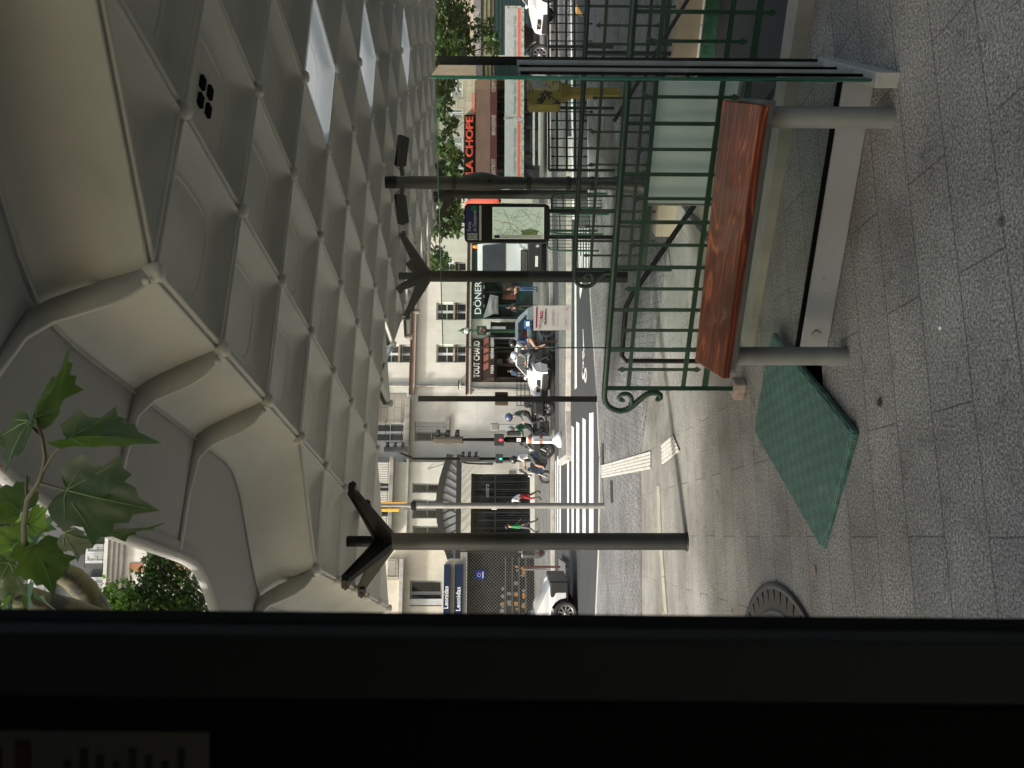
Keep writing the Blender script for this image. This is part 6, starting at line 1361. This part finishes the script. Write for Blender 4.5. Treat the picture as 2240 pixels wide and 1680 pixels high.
# green lamp with white globe and red map
b = post_at(1180, 724, 0); Yt = b.y; t = thing('street_lamp', 'dark green metro lamp with a white globe and a small red map panel', 'lamp', tuple(b)); zz = lambda V: zof(V, Yt)
MB().lathe([(.001, 0), (.22, 0), (.22, .25), (.14, .4), (.1, .6), (.085, zz(1065)), (.13, zz(1064)), (.13, zz(1063))], 16).build('column', 'green', t)
m_ = MB().box((-.24, -.16, zz(1063)), (.24, .16, zz(1042))).build('map_case', 'green', t, bevel=.03); q = MB().box((-.17, -.17, zz(1061)), (.17, -.161, zz(1046))).build('map_panel', 'noticered', m_); rg_ = MB(); rn = random.Random(5)
for k in range(12): x0_ = rn.uniform(-.15, .1); z0_ = rn.uniform(zz(1060), zz(1048)); rg_.box((x0_, -.173, z0_), (x0_+rn.uniform(.02, .07), -.171, z0_+.012))
rg_.build('map_marks', 'letters', q)
MB().lathe([(.12, zz(1042)), (.06, zz(1040)), (.05, zz(1034)), (.10, zz(1029)), (.05, zz(1027)), (.1, zz(1025))], 14).build('neck', 'green', t)
gc = (zz(1025)+zz(1012))/2; MB().ball((0, 0, gc), .165, 18).build('globe', 'globe', t); mb = MB(); mb.lathe([(.17, gc+.02), (.175, gc+.035), (.17, gc+.05)], 18); mb.lathe([(.15, gc+.10), (.1, gc+.2), (.05, gc+.3), (.02, gc+.38), (.001, gc+.42)], 14); mb.build('finial', 'green', t)
# map totem
YT = 12.6; X0, X1 = W(1100, 531, YT).x, W(1100, 448, YT).x; t = thing('map_totem', 'black framed metro map totem with a blue name panel', 'map totem', ((X0+X1)/2, YT, 0), R(-4)); zz = lambda V: zof(V, YT); hw = (X1-X0)/2
fr_ = rounded([Vector((-hw, zz(1200))), Vector((hw, zz(1200))), Vector((hw, zz(1015))), Vector((-hw, zz(1015)))], .08); mb = MB(); mb.loft([[(p.x, y, p.y) for p in fr_] for y in (-.09, .09)], False, True, True); cs = mb.build('case', 'black', t)
fi = rounded([Vector((-hw+.03, zz(1044))), Vector((hw-.03, zz(1044))), Vector((hw-.03, zz(1019))), Vector((-hw+.03, zz(1019)))], .05); mb = MB(); mb.loft([[(p.x, y, p.y) for p in fi] for y in (-.098, -.091)], False, True, True); bp = mb.build('name_panel', 'signblue', t)
MB().box((-hw+.035, -.1015, zz(1043)), (-hw+.14, -.0985, zz(1022))).build('line_badges', 'letters', bp)
rb = MB(); 
for z_, c_ in ((1027, 0), (1037, 0)): rb.tube([(-hw+.088+.032*math.cos(a*.7), -.1035, zz(z_)+.032*math.sin(a*.7)) for a in range(10)], .006, 5)
rb.build('badge_ring', 'ink', bp)
text('Porte', .085, 'letters', bp, (-hw+.17, -.1, zz(1029.5)), ext=.002, sx=.8); text('de Champerret', .085, 'letters', bp, (-hw+.17, -.1, zz(1041)), ext=.002, sx=.62)
MB().box((hw-.12, -.1015, zz(1042)), (hw-.04, -.0985, zz(1030))).build('green_square', 'signgreen', bp)
MB().box((-hw+.03, -.098, zz(1052)), (hw-.03, -.0905, zz(1047))).build('caption_strip', 'letters', t)
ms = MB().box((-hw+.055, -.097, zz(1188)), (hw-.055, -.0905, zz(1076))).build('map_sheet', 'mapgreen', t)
mx0, mx1, mz0, mz1 = -hw+.07, hw-.07, zz(1186), zz(1078); rn = random.Random(8)
def mapwalk(n_, step, m, w_, nm, seed):
    rn = random.Random(seed); mb = MB()
    for _ in range(n_):
        x, z = rn.uniform(mx0, mx1), rn.uniform(mz0, mz1); a = rn.uniform(0, 6.28)
        for _ in range(22):
            a += rn.gauss(0, .35); x2, z2 = x+math.cos(a)*step, z+math.sin(a)*step
            if not (mx0 < x2 < mx1 and mz0 < z2 < mz1): break
            mb.beam((x, -.0985, z), (x2, -.0985, z2), w_, .001, upv=(0, 1, 0)); x, z = x2, z2
    mb.build(nm, m, ms)
mapwalk(34, .028, 'mapline', .0035, 'street_lines', 3); mapwalk(7, .035, 'redlens', .005, 'route_lines', 4)
pk = MB(); pk.add([(x, -.0975, z) for x, z in ((mx0+.04, mz0+.1), (mx0+.12, mz0+.07), (mx0+.15, mz0+.2), (mx0+.12, mz0+.36), (mx0+.05, mz0+.33))], [(0, 1, 2, 3, 4)]); pk.build('park_patch', 'mappark', ms)
MB().box((mx0-.01, -.0995, mz0), (mx0+.05, -.0975, mz1)).build('legend_strip', 'caption_strip' if 0 else 'paper', ms)
MB().box((mx0-.005, -.101, mz1-.1), (mx0+.045, -.0996, mz1-.02)).build('blue_box', 'signblue', ms)
for s in (-1, 1): MB().box((s*(hw-.1)-.03, -.03, 0), (s*(hw-.1)+.03, .03, zz(1200))).build('leg', 'black', t)
# pole wrapped in plastic with two floodlights
YW = 9.9; b = Vector((W(1200, 401, YW).x, YW, 0)); t = thing('wrapped_pole', 'post wrapped in black plastic with two floodlights under the canopy', 'pole', tuple(b)); zz = lambda V: zof(V, YW)
zs_ = [0, .15, .35, .5]+[.5+(zz(842)-.5)*k/26 for k in range(1, 27)]; rn = random.Random(2)
loops = []
for z in zs_:
    r_ = .078*(1+.0*z) if z > .5 else .078+.10*(1-z/.5)**1.3; lp = []
    for k in range(14): a = 2*math.pi*k/14; q = r_*(1+rn.uniform(-.07, .09)); lp.append((q*math.cos(a), q*math.sin(a), z))
    loops.append(lp)
MB().loft(loops, True, True, True).build('wrapped_shaft', 'plasticwrap', t)
sk_ = MB(); mm = [(.085, zz(1420)), ]
for z in (.7, 1.0, 1.5, 2.0, 2.45): MB().lathe([(.083, z), (.09, z+.01), (.09, z+.045), (.083, z+.055)], 14).build('tape_band', 'black', t)
bag = MB(); loops = []
for k in range(9): z = zz(1010+10*k); lp = [((.09+.05*math.sin(math.pi*k/8)*(1.0 if math.cos(2*math.pi*q/10) > 0 else .2))*math.cos(2*math.pi*q/10), .09*math.sin(2*math.pi*q/10), z) for q in range(10)]; loops.append(lp)
bag.loft(loops, True, True, True).build('loose_bag', 'plasticwrap', t)
for s in (1, -1):
    zc = zz(880); c = [Vector((s*.08, -.02, zc+.0)), Vector((s*.16, -.04, zc-.0)), Vector((s*.27, -.08, zc+.02))]; MB().beam(c[0], c[2], .06, .05).build('arm', 'black', t)
    f_ = MB(); m_ = Matrix.Translation((s*.37, -.1, zc+.03)) @ Matrix.Rotation(R(-25), 4, 'X') @ Matrix.Rotation(s*R(8), 4, 'Y'); f_.box((-.19, -.06, -.05), (.19, .05, .02), m_); f_.box((-.18, -.05, -.09), (.18, .06, -.052), m_); f_.build('floodlight', 'matte_black', t, bevel=.012)
    MB().tube([(s*.1, -.08, zc-.02), (s*.17, -.13, zc+.07), (s*.24, -.1, zc+.04)], .006, 6).build('cable', 'matte_black', t)
# yellow graffitied kiosk
YK = 12.4; b = Vector((W(1200, 203, YK).x, YK, 0)); t = thing('ticket_machine', 'yellow kiosk on a post covered in black graffiti', 'kiosk', tuple(b), R(6)); zz = lambda V: zof(V, YK)
fr_ = rounded([Vector((-.27, zz(1224))), Vector((.24, zz(1224))), Vector((.24, zz(1152))), Vector((-.27, zz(1152)))], .07); MB().loft([[(p.x*.97, y, p.y) for p in fr_] if abs(y) > .1 else [(p.x, y, p.y) for p in fr_] for y in (-.13, -.1, .1, .13)], False, True, True).build('cabinet', 'yellow', t)
MB().loft([[(-.13, -.1, zz(1224)), (.13, -.1, zz(1224)), (.13, .1, zz(1224)), (-.13, .1, zz(1224))], [(-.07, -.06, zz(1250)), (.07, -.06, zz(1250)), (.07, .06, zz(1250)), (-.07, .06, zz(1250))], [(-.06, -.06, 0), (.06, -.06, 0), (.06, .06, 0), (-.06, .06, 0)]], False, True, True).build('post', 'yellow', t)
MB().box((.02, -.14, zz(1190)), (.2, -.131, zz(1160))).build('screen', 'greysteel', t, bevel=.003)
rn = random.Random(21); gt = MB()
for k in range(13):
    x, z = rn.uniform(-.22, .15), rn.uniform(zz(1218), zz(1160)); pts = [(x, -.134, z)]
    for _ in range(9): x += rn.gauss(0, .045); z += rn.gauss(0, .04); pts.append((min(.22, max(-.24, x)), -.134, min(zz(1156), max(zz(1221), z))))
    gt.tube(pts, .009, 4)
gt.build('graffiti', 'tag', t)
# black spear railings behind
def simple_fence(name, label, pA, pB, zs, ztop, zbot, step, m, group=None, tips=True, cat='railing'):
    d = (pB-pA); L = d.length; d.normalize(); t = thing(name, label, cat, tuple(pA), 0, group)
    for z in zs: MB().beam((0, 0, z), tuple(d*L+Vector((0, 0, z))), .03, .035).build('rail', m, t)
    a = step/2; k = 0
    while a < L and k < 95:
        b_ = MB(); hi = ztop-(.10 if k % 2 else 0); lo_ = zbot+(.1 if k % 2 else 0); p_ = d*a; b_.beam(tuple(p_+Vector((0, 0, lo_))), tuple(p_+Vector((0, 0, hi))), .022, .014)
        if tips: spear(b_, p_+Vector((0, 0, lo_)), False, e=Vector((d.x, d.y)))
        if tips and k % 2: spear(b_, p_+Vector((0, 0, hi)), True, e=Vector((d.x, d.y)))
        b_.build('bar', m, t); a += step; k += 1
    for a in [L*q/3 for q in range(4)]: MB().beam(tuple(d*a), tuple(d*a+Vector((0, 0, ztop))), .04, .04).build('post', m, t)
    return t
YF = 12.9
simple_fence('iron_railing', 'black spear topped iron railing behind the stairwell by the road', Vector((W(1200, 372, YF).x, YF, 0)), Vector((W(1200, -30, YF+.3).x, YF+.3, 0)), (1.10, .96, .80, .66), 1.10, .42, .155, 'greendark')
for (ya, yb, Yd, lab) in ((423, 468, 13.6, 'green hoop railing panel beside the black steel column'), (455, 512, 14.4, 'green hoop railing panel below the map totem'), (505, 548, 15.0, 'green hoop railing panel left of the map totem')):
    A_, B_ = Vector((W(1200, yb, Yd).x, Yd, 0)), Vector((W(1200, ya, Yd+.2).x, Yd+.2, 0)); L = (B_-A_).length; t = thing('hoop_railing', lab, 'railing', tuple(A_)); d = (B_-A_).normalized()
    g = lambda a, z: tuple(d*a+Vector((0, 0, z)))
    MB().tube([g(0, 0), g(0, .85), g(.03, .95), g(.1, 1.0), g(L-.1, 1.0), g(L-.03, .95), g(L, .85), g(L, 0)], .02, 8).build('hoop', 'green', t); mb = MB()
    for z in (.8, .5, .25): mb.beam(g(0, z), g(L, z), .015, .02)
    for q in range(1, 6): mb.beam(g(L*q/6, .1), g(L*q/6, 1.0), .012, .012)
    mb.build('bars', 'green', t)
gf = thing('guard_rail', 'low black guard rail in front of the limestone wall behind the motorbikes', 'guard rail', at(1172, 888, 0))
mb = MB()
for z in (.35, .6, .82, 1.05): mb.box((0, -.02, z), (2.4, .02, z+.04))
for k in range(9): mb.box((k*.29, -.022, 0), (k*.29+.035, .022, 1.05))
mb.build('bars', 'matte_black', gf)
# maroon posts on the island
for px, py, lab in ((1226, 1240, 'maroon'), (1219, 747, 'maroon')):
    b = post_at(px, py, -.01); t = thing('bollard_post', 'thin dark red post on the island ' + ('left of the steel column' if py > 1000 else 'in front of the motorbike by the bakery'), 'post', tuple(b), group='dark red posts on the island')
    MB().box((-.03, -.03, 0), (.03, .03, 1.2 if py > 1000 else .8)).build('post', mat('maroon_post', (.06, .015, .015), .5), t)
    if py > 1000: MB().box((-.1, -.05, .45), (-.06, .05, 1.22)).build('white_sign_edge', 'galv', t, bevel=.01)
b = post_at(1198, 1210, 0); t = thing('litter_bag_holder', 'clear litter bag hanging from a hoop on the far pavement beside the steel column', 'litter bin', tuple(b))
MB().tube([(.2*math.cos(k*.63), .2*math.sin(k*.63), 1.05) for k in range(11)], .02, 6).build('hoop', 'galv', t); MB().lathe([(.2, 1.03), (.21, .7), (.2, .3), (.1, .12), (.001, .1)], 14).build('bag', clearglass('clear_bag', (.55, .58, .56), .3, .3), t); MB().box((-.02, .2, 0), (.02, .24, 1.2)).build('post', 'galv', t); MB().ball((0, 0, .3), .14, 10, (1, 1, .8)).build('litter', 'orangered', t)
# red parasol
b = Vector((W(1100, 446, 30).x, 30, 0)); t = thing('parasol', 'red parasol half folded in front of the brasserie', 'parasol', tuple(b)); zz = lambda V: zof(V, 30)
n = 8; mb = MB(); mb.loft([[(r_*math.cos(2*math.pi*k/16), r_*math.sin(2*math.pi*k/16), z-(.12*z_ if k % 2 else 0)) for k in range(16)] for r_, z, z_ in ((.02, zz(1014), 0), (.35, zz(1040), .5), (.75, zz(1088), 1.0))], True); mb.build('canopy', 'redfab', t).modifiers.new('s', 'SOLIDIFY').thickness = .01
MB().tube([(0, 0, 0), (0, 0, zz(1013))], .03, 8).build('pole', 'alu', t)

# ================================================================== TREES
def tree(label, loc, trunk_r, segs, clumps, nleaf, size, seed, group='plane trees along the road', m='leaf', density=None):
    rn = random.Random(seed); t = thing('tree', label, 'tree', loc, 0, group)
    MB().tube(segs, [trunk_r*(1-.55*k/(len(segs)-1)) for k in range(len(segs))], 10).build('trunk', 'bark', t)
    lm_ = MB(); cr_ = MB(); top_ = Vector(segs[-1])
    for (c, r_) in clumps:
        c = Vector(c); mdl = top_.lerp(c, .5)+Vector((rn.gauss(0, .2), rn.gauss(0, .2), .2)); lm_.tube([top_-Vector((0, 0, .5)), mdl, c], [trunk_r*.35, trunk_r*.2, .012], 6)
        for _ in range(3): lm_.tube([c.lerp(mdl, .3), c+Vector((rn.gauss(0, r_*.5), rn.gauss(0, r_*.5), rn.gauss(0, r_*.4)))], [.02, .006], 5)
    tot = sum(r_**2 for _, r_ in clumps)
    for (c, r_) in clumps:
        for _ in range(int(nleaf*r_**2/tot)):
            d = Vector((rn.gauss(0, 1), rn.gauss(0, 1), rn.gauss(0, 1))).normalized()*r_*rn.random()**.45*rn.uniform(.8, 1.15); d.z *= .75
            leafpoly(cr_, Vector(c)+d, size*rn.uniform(.6, 1.2), rn)
    lm_.build('limbs', 'bark', t); cr_.build('crown', m, t, recalc=False); return t
def clumps_px(base, lst): return [(tuple(W(px, py, Y)-Vector(base)), r_) for px, py, Y, r_ in lst]
bA = Vector((W(1200, 152, 23.5).x, 23.5, -.01)); cl = clumps_px(bA, [(955, 30, 23, .9), (985, 60, 23.5, .8), (960, 90, 24, .8), (1000, 20, 24, .7), (990, 105, 23, .7), (940, 60, 22.5, .9), (1010, 80, 23.5, .55), (965, 150, 23, .7), (955, 195, 23.2, .55), (1015, 120, 24, .5), (930, 10, 24, 1.0), (985, 180, 23, .4), (975, 215, 23, .35), (1060, 70, 23.5, .5), (1080, 100, 23, .35), (900, 60, 24, 1.2), (870, 150, 24, 1.4)])
tree('dense dark plane tree at the top right edge in front of the market building', tuple(bA), .17, [(0, 0, 0), (.05, 0, 2.2), (0, .1, 4.2)], cl, 5200, .17, 1)
bB = Vector((W(1200, 400, 21.5).x, 21.5, -.01)); cl = clumps_px(bB, [(965, 240, 21, .35), (985, 275, 21.5, .3), (960, 310, 21, .35), (985, 330, 21, .3), (975, 355, 21.5, .4), (995, 380, 21, .35), (965, 385, 21.5, .4), (1000, 345, 21, .25), (960, 425, 21, .4), (985, 445, 21.5, .4), (1000, 420, 21, .35), (965, 470, 21, .4), (985, 490, 21.5, .35), (1005, 470, 21, .25), (955, 505, 21, .35), (955, 560, 21, .3), (935, 585, 21.5, .35), (970, 575, 21, .3), (950, 590, 21.2, .25), (1000, 505, 21, .2), (900, 450, 22, 1.0), (880, 330, 22, 1.1), (870, 550, 22, .8)])
tree('sparse plane tree with leafy branches hanging below the canopy beside the wrapped pole', tuple(bB), .14, [(0, 0, 0), (.05, 0, 2.4), (0, .1, 4.4)], cl, 4300, .17, 2)
bC = Vector((-9.6, 26, -.01)); cl = clumps_px(bC, [(330, 1300, 26, 1.1), (300, 1335, 26, 1.0), (360, 1330, 26, 1.0), (280, 1310, 25.5, .8), (345, 1250, 26, .6), (335, 1220, 26.3, .45), (375, 1235, 26, .45), (405, 1290, 26, .7), (415, 1330, 26, .7), (250, 1335, 26, .7), (390, 1200+55, 26, .4), (330, 1205, 26, .25), (320, 1400, 26, 1.8), (420, 1400, 26, 1.6), (220, 1400, 26, 1.4), (240, 1290, 26.4, .4)])
tree('green tree rising in front of the tall stone and brick building', tuple(bC), .22, [(0, 0, 0), (-.05, 0, 4.0), (.1, .1, 8.5)], cl, 6500, .19, 3)

# small litter on the near paving
rn = random.Random(31)
for nm, lab, cat, px, py, sz, m in (('dry_leaf', 'small curled dry leaf on the paving left of the green cover', 'leaf', 1786, 1248, .07, 'sill'), ('dry_leaf', 'dark scrap of leaf on the paving below the bench leg', 'leaf', 1924, 888, .05, 'hair'), ('dry_leaf', 'brown leaf lying by the foot of the glass screen', 'leaf', 1845, 200, .06, 'brownlight')):
    b = post_at(px, py, .004); mb = MB(); leafpoly(mb, Vector((0, 0, .006)), sz, rn); n0 = len(mb.v)
    for v in mb.v: v.z = abs(v.z)*.4+.003
    o = mb.build(nm, m); o.location = b; tag(o, lab, cat); o.modifiers.new('s', 'SOLIDIFY').thickness = .001
b = post_at(2056, 717, .004); o = MB().lathe([(.001, .004), (.008, .003), (.011, 0)], 10).build('chewing_gum', 'letters'); o.location = b; tag(o, 'small white lump of gum on the dark paving right of the bench legs', 'gum')
